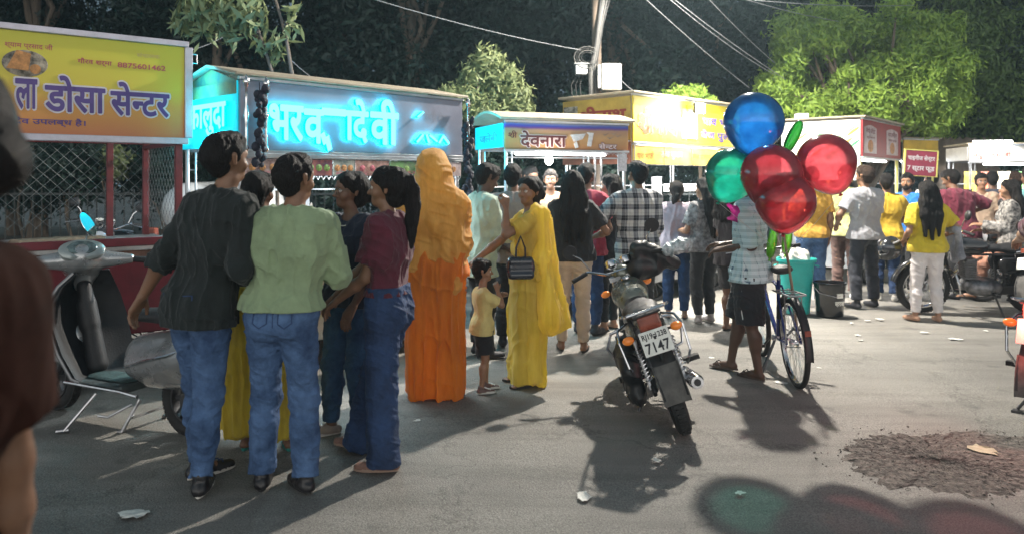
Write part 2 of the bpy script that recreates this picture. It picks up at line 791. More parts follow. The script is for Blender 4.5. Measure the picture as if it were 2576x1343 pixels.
def person(label, x, y, yaw, H, skin_i=1, sex='m', w=1.0, h=0.009, top=None, bottom=None, hair='short', shoe=None,
           rh=None, lh=None, rpole=None, lpole=None, feet=None, hy=0, hp=0, lean=(0, 0), group=None, face=False,
           child=False, curl=0.5, seat=None, glasses=False, beard=False, extra=None, bend=0.0, haircol=0):
    """x, y on the ground; yaw 0 looks away from the camera (+y); hands as fractions of the height, x to the right, y forward"""
    V3 = Vector
    fem = sex == 'f'
    hs = 1.0
    sh_w = (0.083 if fem else 0.095) * w
    hip_w = 0.052
    headk = 1.26 if child else 1.07
    base = (seat - 0.52 * H) if seat else 0.0

    def bendz(p):
        """lean (and bend) of everything above the hips"""
        p = V3(p)
        t = min(max((p.z - 0.53) / 0.33, 0), 1.2)
        q = V3((p.x + lean[0] * t, p.y + lean[1] * t, p.z))
        return q

    def U(p):
        return V3((p[0] * H, p[1] * H, p[2] * H + base))

    T = lambda p: U(bendz(p))
    shz = 0.805 if not child else 0.77
    SR, SL = bendz((sh_w, 0, shz)), bendz((-sh_w, 0, shz))
    ua, fa = 0.172, 0.148
    if child:
        ua, fa = 0.15, 0.13
    rh = V3(rh) if rh else V3((0.132 * w, 0.03, 0.485)) + (SR - V3((sh_w, 0, shz)))
    lh = V3(lh) if lh else V3((-0.132 * w, 0.04, 0.485)) + (SL - V3((-sh_w, 0, shz)))
    ER, WR = ik(SR, rh, ua, fa, V3(rpole or (0.35, -1, -0.3)))
    EL, WL = ik(SL, lh, ua, fa, V3(lpole or (-0.35, -1, -0.3)))
    feet = feet or [(0.058, 0.0, 10), (-0.058, 0.02, -10)]
    LEG = []
    for sgn, ft in zip((1, -1), feet):
        hip = V3((sgn * hip_w, 0, 0.505))
        az = ft[3] if len(ft) > 3 else 0.045
        ank = V3((ft[0], ft[1], az))
        kn, an = ik(hip, ank, 0.238, 0.225, V3((sgn * 0.08, 1, 0)))
        LEG.append((hip, kn, an, rad(ft[2])))
    body = Field(h)
    FL = V3((0, 1, 0))
    arm_k = 0.012

    def c(F, a, b, ra, rb=None, k=0.02, fd=None, f=1.0, cut=0, raw=False, add=0.0, sub=False):
        a2, b2 = (U(a), U(b)) if raw else (T(a), T(b))
        F.cap(a2, b2, ra * H + add, (ra if rb is None else rb) * H + add, k * H, fd, f, cut, sub)

    def torso(F, add=0.0, lo=0.5, full=True, hip=0.0):
        ww = w * (0.93 if fem else 1.0)
        c(F, (-0.040 * w, 0, 0.535), (0.040 * w, 0, 0.535), 0.066 if not fem else 0.070, k=0.03, fd=FL, f=0.86, add=add + hip)
        c(F, (-0.028 * ww, 0.004, 0.62), (0.028 * ww, 0.004, 0.62), 0.058 * (0.9 if fem else 1.0) * w, k=0.04, fd=FL, f=0.8, add=add)
        c(F, (-0.042 * ww, 0, 0.70), (0.042 * ww, 0, 0.70), 0.064, k=0.04, fd=FL, f=0.82, add=add)
        c(F, (-0.050 * ww, -0.004, 0.755), (0.050 * ww, -0.004, 0.755), 0.062, k=0.04, fd=FL, f=0.80, add=add)
        for sgn in (1, -1):
            c(F, (sgn * 0.026, -0.008, shz + 0.016), (sgn * (sh_w - 0.008), -0.004, shz - 0.010), 0.027, 0.0315, k=0.025, add=add)
        c(F, (-0.045, -0.004, shz - 0.02), (0.045, -0.004, shz - 0.02), 0.040, k=0.03, add=add)
        if fem and full:
            for sgn in (1, -1):
                c(F, (sgn * 0.034, 0.04, 0.735), (sgn * 0.034, 0.045, 0.73), 0.029, k=0.025, add=add)
        if full:
            for sgn in (1, -1):
                c(F, (sgn * 0.032, -0.028, 0.515), (sgn * 0.034, -0.03, 0.50), 0.042, k=0.02, add=add + hip)

    torso(body)
    c(body, (0, -0.008, 0.81 if not child else 0.78), (0, 0.008, 0.88), 0.034 if not fem else 0.028, 0.030 if not fem else 0.025, k=0.025)
    for sgn, (S, E, Wp) in ((1, (SR, ER, WR)), (-1, (SL, EL, WL))):
        th = 1.0 if not fem else 0.88
        c(body, S, E, 0.030 * th, 0.023 * th, k=0.012, raw=True)
        c(body, E, E.lerp(Wp, 0.35), 0.023 * th, 0.024 * th, k=0.012, raw=True)
        c(body, E.lerp(Wp, 0.35), Wp, 0.024 * th, 0.0145 * th, k=0.010, raw=True)
    for hip, kn, an, ty in LEG:
        c(body, hip, kn, 0.051, 0.032, k=0.02, raw=True)
        c(body, kn, an, 0.030, 0.019, k=0.015, raw=True)
        mid = kn.lerp(an, 0.32) + V3((0, -0.012, 0))
        c(body, mid, kn.lerp(an, 0.5) + V3((0, -0.008, 0)), 0.030, 0.024, k=0.02, raw=True)
        d = V3((math.sin(ty), math.cos(ty), 0))
        sd = V3((math.cos(ty), -math.sin(ty), 0))
        z0 = an.z - 0.03
        c(body, an - d * 0.014 - V3((0, 0, 0.026)), an + d * 0.035 - V3((0, 0, 0.026)), 0.018, 0.019, k=0.012, raw=True)
        c(body, an + d * 0.03 - V3((0, 0, 0.028)), an + d * 0.088 - V3((0, 0, 0.034)), 0.019, 0.010, k=0.012, raw=True)
        for q in range(5 if shoe in ('sandal', 'bare') else 0):
            s0 = an + d * (0.092 - abs(q - 1) * 0.004) + sd * (q - 2) * 0.0095 * (-1 if hip.x > 0 else 1) - V3((0, 0, 0.036))
            c(body, s0, s0 + d * 0.014, 0.0055, 0.005, k=0.004, raw=True)
    # hands: palm, four separate fingers and a thumb
    HANDS = {}
    for sgn, E, Wp in ((1, ER, WR), (-1, EL, WL)):
        d = (Wp - E).normalized()
        inward = V3((-sgn, 0.25, 0))
        n = inward - d * inward.dot(d)
        n = n.normalized() if n.length > 0.2 else d.orthogonal().normalized()
        s = d.cross(n).normalized()
        if s.y < 0 and abs(s.y) > 0.2:
            s = -s
        if abs(d.y) > 0.6:
            s = V3((-sgn, 0, 0.35)) - d * V3((-sgn, 0, 0.35)).dot(d)
            s.normalize()
            n = V3((0, 0, -1)) - d * V3((0, 0, -1)).dot(d)
            n.normalize()
        cs = 0.9 if fem else 1.0
        P = lambda u, v, q=0.0: Wp + d * u * cs + s * v * cs + n * q * cs
        for v in (-0.014, -0.004, 0.006, 0.015):
            c(body, P(0.004, v * 0.55), P(0.052 - abs(v) * 0.1, v * 1.05), 0.0095, 0.0085, k=0.007, raw=True)
        cu = curl
        for q, (v, L) in enumerate(((0.0175, 0.9), (0.006, 1.0), (-0.0055, 0.94), (-0.0165, 0.76))):
            a = P(0.052, v, 0.0)
            k1 = 0.35 * cu + 0.05 * q
            b = a + (d * math.cos(k1) + n * math.sin(k1)) * 0.025 * L
            k2 = k1 + 1.0 * cu
            e = b + (d * math.cos(k2) + n * math.sin(k2)) * 0.018 * L
            k3 = k2 + 0.6 * cu
            g = e + (d * math.cos(k3) + n * math.sin(k3)) * 0.012 * L
            for p0, p1, r0, r1 in ((a, b, 0.0056, 0.0051), (b, e, 0.0051, 0.0047), (e, g, 0.0047, 0.0042)):
                c(body, p0, p1, r0, r1, k=0.0025, raw=True)
        tb = P(0.016, 0.018, 0.003)
        tm = P(0.036, 0.031, 0.010)
        te = P(0.054, 0.034, 0.018)
        c(body, tb, tm, 0.0078, 0.0062, k=0.006, raw=True)
        c(body, tm, te, 0.0062, 0.0052, k=0.003, raw=True)
        HANDS[sgn] = U(P(0.05, 0, 0.012))
    # head
    piv = V3((0, 0.0, 0.872))
    Rh = Matrix.Rotation(rad(hy), 3, 'Z') @ Matrix.Rotation(rad(hp), 3, 'X')

    def Hd(p):
        q = V3(p) - piv
        return U(bendz(piv) + Rh @ (q * headk))
    hd = Rh @ V3((1, 0, 0))

    def ch(F, a, b, ra, rb=None, k=0.012, fd=None, f=1.0, add=0.0, sub=False):
        F.cap(Hd(a), Hd(b), ra * H * headk + add, (ra if rb is None else rb) * H * headk + add, k * H, (Rh @ V3(fd)) if fd else None, f, 0, sub)
    ch(body, (0, -0.016, 0.950), (0, 0.012, 0.954), 0.0475, 0.0440, fd=(1, 0, 0), f=0.86)
    ch(body, (0, 0.012, 0.930), (0, 0.026, 0.905), 0.037, 0.026, k=0.02, fd=(1, 0, 0), f=0.9)
    ch(body, (0, 0.030, 0.892), (0, 0.040, 0.889), 0.0155, 0.0135, k=0.016)
    ch(body, (-0.022, 0.036, 0.917), (0.022, 0.036, 0.917), 0.0135, k=0.014)
    ch(body, (-0.018, 0.045, 0.949), (0.018, 0.045, 0.949), 0.0085, k=0.010)
    ch(body, (0, 0.050, 0.940), (0, 0.0635, 0.9185), 0.0045, 0.0072, k=0.007)
    ch(body, (-0.0065, 0.053, 0.9165), (0.0065, 0.053, 0.9165), 0.0055, k=0.005)
    for sgn in (1, -1):
        ch(body, (sgn * 0.0175, 0.0575, 0.9375), (sgn * 0.0175, 0.06, 0.9375), 0.0085, k=0.006, sub=True)
        ch(body, (sgn * 0.0425, -0.002, 0.921), (sgn * 0.0455, -0.006, 0.943), 0.0060, 0.0085, k=0.004, fd=(1, 0, 0), f=0.55)
    if h < 0.008:
        ch(body, (-0.0085, 0.0485, 0.9030), (0.0085, 0.0485, 0.9030), 0.0040, k=0.004)
        ch(body, (-0.0070, 0.0480, 0.8965), (0.0070, 0.0480, 0.8965), 0.0045, k=0.004)
    root = body.build('person', skin(skin_i))
    root.location = (x, y, 0)
    root.rotation_euler = (0, 0, rad(yaw))
    tag(root, label, 'person', group)
    if face:
        for sgn in (1, -1):
            e = MB().ball(Hd((sgn * 0.0175, 0.0445, 0.9365)), 0.0088 * H * headk, 10)
            eo = e.build('eye', mat('eye_white', (0.6, 0.56, 0.52), 0.25), root, smooth=True)
            e = MB().ball(Hd((sgn * 0.0175, 0.0493, 0.9365)), 0.0045 * H * headk, 8)
            e.build('iris', mat('iris', (0.015, 0.008, 0.005), 0.15), eo, smooth=True)
            b = MB().tube([Hd((sgn * 0.008, 0.0535, 0.9515)), Hd((sgn * 0.019, 0.0515, 0.9545)), Hd((sgn * 0.030, 0.0425, 0.951))], [0.0022 * H, 0.0026 * H, 0.0012 * H], 6)
            b.build('eyebrow', hairmat(), root, smooth=True)
            l = MB().tube([Hd((sgn * 0.010, 0.0535, 0.9395)), Hd((sgn * 0.0175, 0.0545, 0.9418)), Hd((sgn * 0.026, 0.0500, 0.9392))], 0.0012 * H, 5)
            l.build('eyelash', hairmat(), root, smooth=True)
        l = MB().tube([Hd((-0.0115, 0.0485, 0.9000)), Hd((-0.004, 0.0523, 0.9012)), Hd((0, 0.0528, 0.9002)), Hd((0.004, 0.0523, 0.9012)), Hd((0.0115, 0.0485, 0.9000))], [0.0012 * H, 0.0032 * H, 0.0030 * H, 0.0032 * H, 0.0012 * H], 6)
        l.build('lips', mat('lips', (0.20, 0.06, 0.05), 0.4), root, smooth=True)
    if glasses:
        g = MB()
        for sgn in (1, -1):
            g.tube([Hd((sgn * 0.0185 + 0.0135 * math.cos(a * math.pi / 8), 0.0615 - 0.004 * abs(math.cos(a * math.pi / 8)), 0.935 + 0.0125 * math.sin(a * math.pi / 8))) for a in range(16)], 0.0013 * H, 5, closed=True)
            g.tube([Hd((sgn * 0.032, 0.056, 0.938)), Hd((sgn * 0.044, 0.0, 0.940))], 0.0011 * H, 5)
        g.tube([Hd((-0.005, 0.062, 0.938)), Hd((0.005, 0.062, 0.938))], 0.0012 * H, 5)
        g.build('glasses', mat('glasses_frame', (0.3, 0.25, 0.2), 0.25, 0.8), root, smooth=True)
    if beard:
        F = Field(h * 0.7)
        ch(F, (-0.028, 0.022, 0.900), (0, 0.045, 0.886), 0.0150, k=0.012)
        ch(F, (0.028, 0.022, 0.900), (0, 0.045, 0.886), 0.0150, k=0.012)
        ch(F, (-0.010, 0.0485, 0.9085), (0.010, 0.0485, 0.9085), 0.0045, k=0.006)
        F.fold(0.006, 60, 60, 60, 3)
        F.build('beard', hairmat(haircol), root)
    # hair
    HM = hairmat(haircol)
    if hair and hair != 'none':
        F = Field(max(0.0055, h * 0.75))
        if hair in ('short', 'fade', 'curly', 'flat'):
            ch(F, (0, -0.020, 0.955), (0, 0.010, 0.963), 0.0475, 0.0435, fd=(1, 0, 0), f=0.90)
            ch(F, (0, 0.010, 0.972), (0, 0.030, 0.982), 0.034, 0.022, k=0.02)
            ch(F, (0, -0.030, 0.935), (0, -0.024, 0.915), 0.038, 0.030, k=0.02, fd=(1, 0, 0), f=0.98)
            for sgn in (1, -1):
                ch(F, (sgn * 0.036, 0.010, 0.957), (sgn * 0.037, 0.008, 0.935), 0.012, 0.007, k=0.015)
            if hair == 'curly':
                rr = random.Random(7)
                for _ in range(40):
                    a, b_ = rr.uniform(0, 6.28), rr.uniform(0.1, 1.5)
                    p = (0.045 * math.cos(a) * math.sin(b_), -0.012 + 0.048 * math.sin(a) * math.sin(b_), 0.955 + 0.050 * math.cos(b_))
                    ch(F, p, p, 0.014, k=0.006)
            F.fold(0.006 if hair != 'flat' else 0.003, 34, 34, 26, 2)
            F.fold(0.004, 90, 90, 50, 5)
        else:
            ch(F, (0, -0.018, 0.955), (0, 0.008, 0.960), 0.0500, 0.0455, fd=(1, 0, 0), f=0.90)
            ch(F, (0, -0.026, 0.938), (0, -0.024, 0.905), 0.042, 0.032, k=0.02)
            for sgn in (1, -1):
                ch(F, (sgn * 0.030, 0.026, 0.975), (sgn * 0.040, 0.000, 0.945), 0.015, 0.011, k=0.02)
            amp = 0.005
            if hair == 'ponytail':
                pts = [(0, -0.052, 0.963), (0, -0.070, 0.962), (0, -0.082, 0.93), (0.004, -0.082, 0.88), (0.006, -0.076, 0.83), (0.006, -0.074, 0.79), (0.004, -0.076, 0.745)]
                rs = [0.012, 0.014, 0.019, 0.021, 0.019, 0.014, 0.005]
                for i in range(len(pts) - 1):
                    ch(F, pts[i], pts[i + 1], rs[i], rs[i + 1], k=0.012)
                amp = 0.007
            elif hair == 'lowpony':
                pts = [(0, -0.050, 0.925), (-0.006, -0.062, 0.905), (-0.022, -0.058, 0.875), (-0.03, -0.055, 0.85)]
                rs = [0.024, 0.020, 0.020, 0.008]
                for i in range(len(pts) - 1):
                    ch(F, pts[i], pts[i + 1], rs[i], rs[i + 1], k=0.012)
            elif hair == 'bun':
                ch(F, (0, -0.062, 0.925), (0, -0.066, 0.92), 0.028, k=0.010)
            elif hair in ('long', 'verylong', 'side'):
                dx = 0.0 if hair != 'side' else -0.055
                lowz = {'long': 0.74, 'verylong': 0.62, 'side': 0.64}[hair]
                for sgn in (-1, 0, 1):
                    a = (sgn * 0.030, -0.030, 0.930)
                    b_ = (sgn * 0.040 + dx * 0.35, -0.046, 0.86)
                    e_ = (sgn * 0.045 + dx * 0.8, -0.074 * (0.9 if hair != 'side' else 1.0), 0.78)
                    g_ = (sgn * (0.042 if hair != 'long' else 0.028) + dx, -0.076, lowz + 0.02 * abs(sgn))
                    ch(F, a, b_, 0.030, 0.030, k=0.02)
                    ch(F, b_, e_, 0.030, 0.026, k=0.02)
                    ch(F, e_, g_, 0.026, 0.010, k=0.02)
                amp = 0.010
            F.fold(amp, 26, 26, 5, 4)
            F.fold(amp * 0.5, 70, 70, 9, 6)
        # keep the face free
        for sgn in (1, -1):
            ch(F, (sgn * 0.016, 0.078, 0.935), (sgn * 0.016, 0.078, 0.885), 0.036, k=0.006, sub=True)
        F.build('hair', HM, root)
    # ------------------------------------------------ clothes
    if top:
        F = Field(h)
        loose = top.get('loose', 0.012)
        hem = top.get('hem', 0.49)
        torso(F, add=loose, hip=0.014 if hem < 0.56 else 0.0)
        if hem < 0.5:
            c(F, (-0.042 * w, 0, hem - 0.02), (0.042 * w, 0, hem - 0.02), 0.072, k=0.04, fd=FL, f=0.9, add=loose + 0.012)
        kind = top.get('sleeve', 'short')
        for S, E, Wp in ((SR, ER, WR), (SL, EL, WL)):
            ad = top.get('sl', loose + 0.002)
            if kind == 'short':
                c(F, S, S.lerp(E, 0.72), 0.031, 0.029, k=0.014, raw=True, add=ad + 0.004, cut=1)
            elif kind == 'elbow':
                c(F, S, S.lerp(E, 1.0), 0.031, 0.028, k=0.014, raw=True, add=ad + 0.003, cut=1)
            elif kind == 'rolled':
                c(F, S, E, 0.031, 0.026, k=0.012, raw=True, add=ad)
                c(F, E, E.lerp(Wp, 0.35), 0.027, 0.026, k=0.010, raw=True, add=ad, cut=1)
            elif kind == 'long':
                c(F, S, E, 0.031, 0.026, k=0.012, raw=True, add=ad)
                c(F, E, E.lerp(Wp, 0.93), 0.026, 0.017, k=0.010, raw=True, add=ad, cut=1)
        if top.get('collar'):
            for a in range(12):
                t0, t1 = a * math.pi / 6, (a + 1) * math.pi / 6
                q = lambda t: (0.038 * math.sin(t), 0.036 * math.cos(t) + 0.004, (0.838 if not child else 0.80) + 0.006 * -math.cos(t))
                c(F, q(t0), q(t1), 0.010, k=0.006)
        wr = top.get('fold', 0.009)
        F.fold(wr * 1.35, 13, 13, 3.5, top.get('seed', 1), zr=None)
        F.fold(wr * 0.7, 6, 6, 13, 5 + top.get('seed', 1))
        F.fold(wr * 0.8, 24, 24, 12, 2 + top.get('seed', 1))
        zc = hem * H + base
        F.post.append(lambda X, Y, Z, D: np.maximum(D, zc - Z + 0 * X + 0 * Y))
        neck = top.get('neck', 0.030)
        nb = T((0, 0.0, 0.86 if not child else 0.82))
        nr = (neck + 0.008) * H

        def cutneck(X, Y, Z, D, nb=nb, nr=nr):
            d = np.sqrt((X - nb.x) ** 2 + ((Y - nb.y - 0.012)) ** 2 + ((Z - nb.z) * 0.8) ** 2) - nr
            return np.maximum(D, -d)
        F.post.append(cutneck)
        to = F.build(top.get('name', 'shirt'), top['mat'], root)
        if top.get('seam'):
            a = [T((0.052 * math.cos(t) * w * 1.35, -0.066 + 0.02 * abs(math.cos(t)) ** 3, 0.79)) for t in np.linspace(math.pi, 0, 9)]
        if top.get('trim'):
            tr = MB().tube([T((0.041 * math.sin(t), 0.046 * math.cos(t) + 0.006, 0.823 - 0.016 * math.cos(t))) for t in np.linspace(0, 2 * math.pi, 20)[:-1]], 0.004, 5, closed=True)
            tr.build('neckline', top['trim'], to, smooth=True)
    if bottom:
        bk = bottom['kind']
        F = Field(h)
        lo_ = bottom.get('loose', 0.007)
        wz = bottom.get('waist', (top['hem'] + 0.03) if top and 'hem' in top else (0.52 if top else 0.575))
        if bk in ('slim', 'straight', 'wide', 'shorts'):
            c(F, (-0.040 * w, 0, 0.54), (0.040 * w, 0, 0.54), 0.067, k=0.03, fd=FL, f=0.88, add=lo_)
            c(F, (-0.034 * w, 0, 0.60), (0.034 * w, 0, 0.60), 0.060, k=0.03, fd=FL, f=0.85, add=lo_)
            for sgn in (1, -1):
                c(F, (sgn * 0.032, -0.028, 0.515), (sgn * 0.034, -0.03, 0.50), 0.043, k=0.02, add=lo_)
            for hip, kn, an, ty in LEG:
                d = V3((math.sin(ty), math.cos(ty), 0))
                if bk == 'shorts':
                    c(F, hip, hip.lerp(kn, bottom.get('len', 0.95)), 0.053, 0.047, k=0.018, raw=True, add=lo_ + 0.004, cut=1)
                    continue
                kr, ar = {'slim': (0.033, 0.024), 'straight': (0.036, 0.032), 'wide': (0.043, 0.050)}[bk]
                c(F, hip, kn, 0.053, kr, k=0.018, raw=True, add=lo_)
                e = kn.lerp(an, bottom.get('len', 0.93))
                if bk == 'wide':
                    e = V3((an.x, an.y, 0.018)) + d * 0.015
                c(F, kn, e, kr, ar, k=0.02, raw=True, add=lo_, cut=1)
                if bk in ('slim', 'straight'):
                    mid = kn.lerp(an, 0.32) + V3((0, -0.012, 0))
                    c(F, mid, kn.lerp(an, 0.55), 0.031, 0.026, k=0.02, raw=True, add=lo_)
            F.fold(0.008, 7, 7, 18, bottom.get('seed', 3))
            F.fold(0.005, 13, 13, 34, 8)
            F.fold(0.006, 15, 15, 3, 9)
            zw = wz * H + base
            F.post.append(lambda X, Y, Z, D: np.maximum(D, Z - zw + 0 * X + 0 * Y))
            bo = F.build('shorts' if bk == 'shorts' else 'trousers', bottom['mat'], root)
            if bottom.get('pockets'):
                for sgn in (1, -1):
                    pk = MB()
                    pts = [(sgn * 0.018, 0.552), (sgn * 0.058, 0.556), (sgn * 0.058, 0.515), (sgn * 0.038, 0.500), (sgn * 0.018, 0.513)]
                    tree_ = BVHTree.FromPolygons([v.co for v in bo.data.vertices], [tuple(p_.vertices) for p_ in bo.data.polygons])
                    full = []
                    for i in range(len(pts)):
                        p, q = pts[i], pts[(i + 1) % len(pts)]
                        for t in (0, 0.33, 0.66):
                            X_, Z_ = p[0] + (q[0] - p[0]) * t, p[1] + (q[1] - p[1]) * t
                            o_ = U((X_, -0.3, Z_))
                            hit = tree_.ray_cast(o_, V3((0, 1, 0)))[0]
                            full.append((hit or U((X_, -0.07, Z_))) - V3((0, 0.001, 0)))
                    pk.tube(full, 0.0035, 5, closed=True)
                    pk.build('pocket', bottom.get('stitch') or bottom['mat'], bo, smooth=True)
                sm = MB()
                for pts_ in ([(0, z_) for z_ in np.linspace(0.575, 0.50, 6)], [(x_, 0.562) for x_ in np.linspace(-0.07, 0.07, 12)]):
                    q_ = [tree_.ray_cast(U((a_, -0.3, b_)), V3((0, 1, 0)))[0] for a_, b_ in pts_]
                    q_ = [v_ for v_ in q_ if v_ is not None]
                    if len(q_) > 2:
                        sm.tube(q_, 0.003, 5)
                sm.build('seam', bottom.get('stitch') or bottom['mat'], bo, smooth=True)
        elif bk in ('saree', 'skirt'):
            zb = bottom.get('zb', 0.022)
            wd = bottom.get('width', 0.062)
            c(F, (-0.036 * w, 0, 0.60), (0.036 * w, 0, 0.60), 0.060, k=0.03, fd=FL, f=0.88, add=lo_)
            c(F, (-0.040 * w, 0, 0.53), (0.040 * w, 0, 0.53), 0.070, k=0.05, fd=FL, f=0.92, add=lo_)
            for sgn in (1, -1):
                c(F, (sgn * 0.032, -0.028, 0.515), (sgn * 0.034, -0.03, 0.50), 0.045, k=0.02, add=lo_)
            for q in np.linspace(-1, 1, 5):
                c(F, (q * 0.045 * w, 0, 0.52), (q * wd, bottom.get('fy', 0.01), zb), 0.060, 0.052, k=0.03, raw=True, add=lo_, cut=1)
            F.fold(0.030 * bottom.get('amp', 1), 9, 9, 0.8, bottom.get('seed', 3), zr=None)
            F.fold(0.018 * bottom.get('amp', 1), 20, 20, 1.6, 8)
            F.fold(0.012 * bottom.get('amp', 1), 5, 5, 9, 6)
            zw = wz * H + base
            F.post.append(lambda X, Y, Z, D: np.maximum(D, Z - zw + 0 * X + 0 * Y))
            F.build('skirt', bottom['mat'], root)
    if shoe and shoe != 'none':
        sk = shoe if isinstance(shoe, dict) else {'kind': shoe}
        for hip, kn, an, ty in LEG:
            d = V3((math.sin(ty), math.cos(ty), 0))
            sd = V3((math.cos(ty), -math.sin(ty), 0))
            z = an.z - 0.045
            up = V3((0, 0, 1))
            ang = Matrix.Rotation(-ty, 4, 'Z')
            M = Matrix.Translation(U(V3((an.x, an.y, z)))) @ ang
            if sk['kind'] in ('sneaker', 'shoe', 'flat'):
                F = Field(max(0.005, h * 0.7))
                lowcut = sk['kind'] == 'flat'
                c(F, an - d * 0.020 - up * 0.028, an + d * 0.02 - up * 0.026, 0.020, 0.0225, k=0.012, raw=True)
                c(F, an + d * 0.01 - up * 0.026, an + d * 0.098 - up * 0.034, 0.022, 0.015, k=0.015, raw=True, fd=tuple(up), f=0.9)
                c(F, an + d * 0.06 - up * 0.034, an + d * 0.085 - up * 0.034, 0.022, 0.019, k=0.012, raw=True, fd=tuple(up), f=0.6)
                if not lowcut:
                    c(F, an - d * 0.006 - up * 0.02, an - d * 0.006 + up * 0.006, 0.022, 0.021, k=0.010, raw=True)
                F.fold(0.003, 40, 40, 40, 2)
                zf = U((0, 0, z)).z + 0.012
                F.post.append(lambda X, Y, Z, D, zf=zf: np.maximum(D, zf - Z + 0 * X + 0 * Y))
                so = F.build('shoe', sk.get('mat') or mat('shoe_dark', (0.02, 0.02, 0.025), 0.6), root)
            else:
                so = None
            mb = MB()
            n = 20
            pts = []
            for i in range(n):
                a = 2 * math.pi * i / n
                ly = math.cos(a)
                lx = math.sin(a)
                wd = 0.023 + 0.0055 * ly
                pts.append((lx * wd * H, (0.040 + ly * 0.076) * H))
            t = 0.018 if so is not None else 0.016
            vs = [M @ V3((p[0] * 0.94, p[1], 0.001)) for p in pts] + [M @ V3((p[0], p[1], t)) for p in pts]
            mb.add(vs, [tuple(range(n - 1, -1, -1)), tuple(range(n, 2 * n))] + [(i, (i + 1) % n, n + (i + 1) % n, n + i) for i in range(n)])
            mb.build('sole', sk.get('sole') or mat('sole_dark', (0.03, 0.03, 0.03), 0.7), so or root)
            if so is not None and sk.get('laces'):
                mb = MB()
                for i in range(4):
                    yy = 0.030 + i * 0.013
                    zz = 0.046 - i * 0.0055
                    mb.tube([M @ V3((-0.012 * H, yy * H, zz * H)), M @ V3((0, (yy + 0.003) * H, (zz + 0.004) * H)), M @ V3((0.012 * H, yy * H, zz * H))], 0.0035, 5)
                mb.build('lace', sk['laces'], so, smooth=True)
            if so is None and shoe != 'bare':
                mb = MB()
                for a in (-1, 1):
                    mb.tube([M @ V3((0, 0.092 * H, t)), M @ V3((a * 0.012 * H, 0.07 * H, 0.034 * H)), M @ V3((a * 0.022 * H, 0.045 * H, t))], 0.0055, 6)
                mb.build('strap', sk.get('sole') or mat('sole_dark', (0.03, 0.03, 0.03), 0.7), root, smooth=True)
    bpy.context.view_layer.update() if False else None
    root['_h'] = 0
    del root['_h']
    inf = dict(root=root, H=H, U=U, T=T, Hd=Hd, RH=HANDS[1], LH=HANDS[-1], RE=U(ER), LE=U(EL), RW=U(WR), LW=U(WL), RS=U(SR), LS=U(SL),
               M=Matrix.Translation(V3((x, y, 0))) @ Matrix.Rotation(rad(yaw), 4, 'Z'), c=c, torso=torso, h=h, LEG=LEG, base=base, ch=ch)
    return inf

# ---------------------------------------------------------------- shared vehicle materials
M_RUB = mat('rubber', (0.018, 0.018, 0.019), 0.8, bump=(60, 0.4), var=(12, 0.35))
M_CHR = mat('chrome', (0.62, 0.62, 0.64), 0.16, 1.0, var=(20, 0.2))
M_STL = mat('steel', (0.45, 0.45, 0.47), 0.32, 1.0, bump=(40, 0.1), var=(14, 0.2))
M_DST = mat('dark_steel', (0.08, 0.08, 0.085), 0.45, 0.7, var=(20, 0.3))
M_BLK = mat('black_plastic', (0.018, 0.018, 0.02), 0.5, bump=(80, 0.2), var=(10, 0.3))
M_GBK = mat('gloss_black', (0.012, 0.012, 0.014), 0.15, coat=0.6, var=(8, 0.3))
M_SEAT = mat('seat_vinyl', (0.02, 0.02, 0.022), 0.55, bump=(120, 0.35), var=(9, 0.4))
M_WHT = mat('white_paint', (0.72, 0.72, 0.70), 0.45, var=(7, 0.12))
M_GLASS_O = mat('amber_lens', (0.75, 0.22, 0.03), 0.2, coat=0.5, emis=(0.9, 0.25, 0.03), es=0.05)
M_RED_L = mat('red_lens', (0.26, 0.07, 0.045), 0.25, coat=0.4, var=(6, 0.3))
M_PLATE = mat('plate_white', (0.78, 0.77, 0.72), 0.5, var=(20, 0.1))
M_INK = mat('ink_black', (0.015, 0.015, 0.02), 0.6)


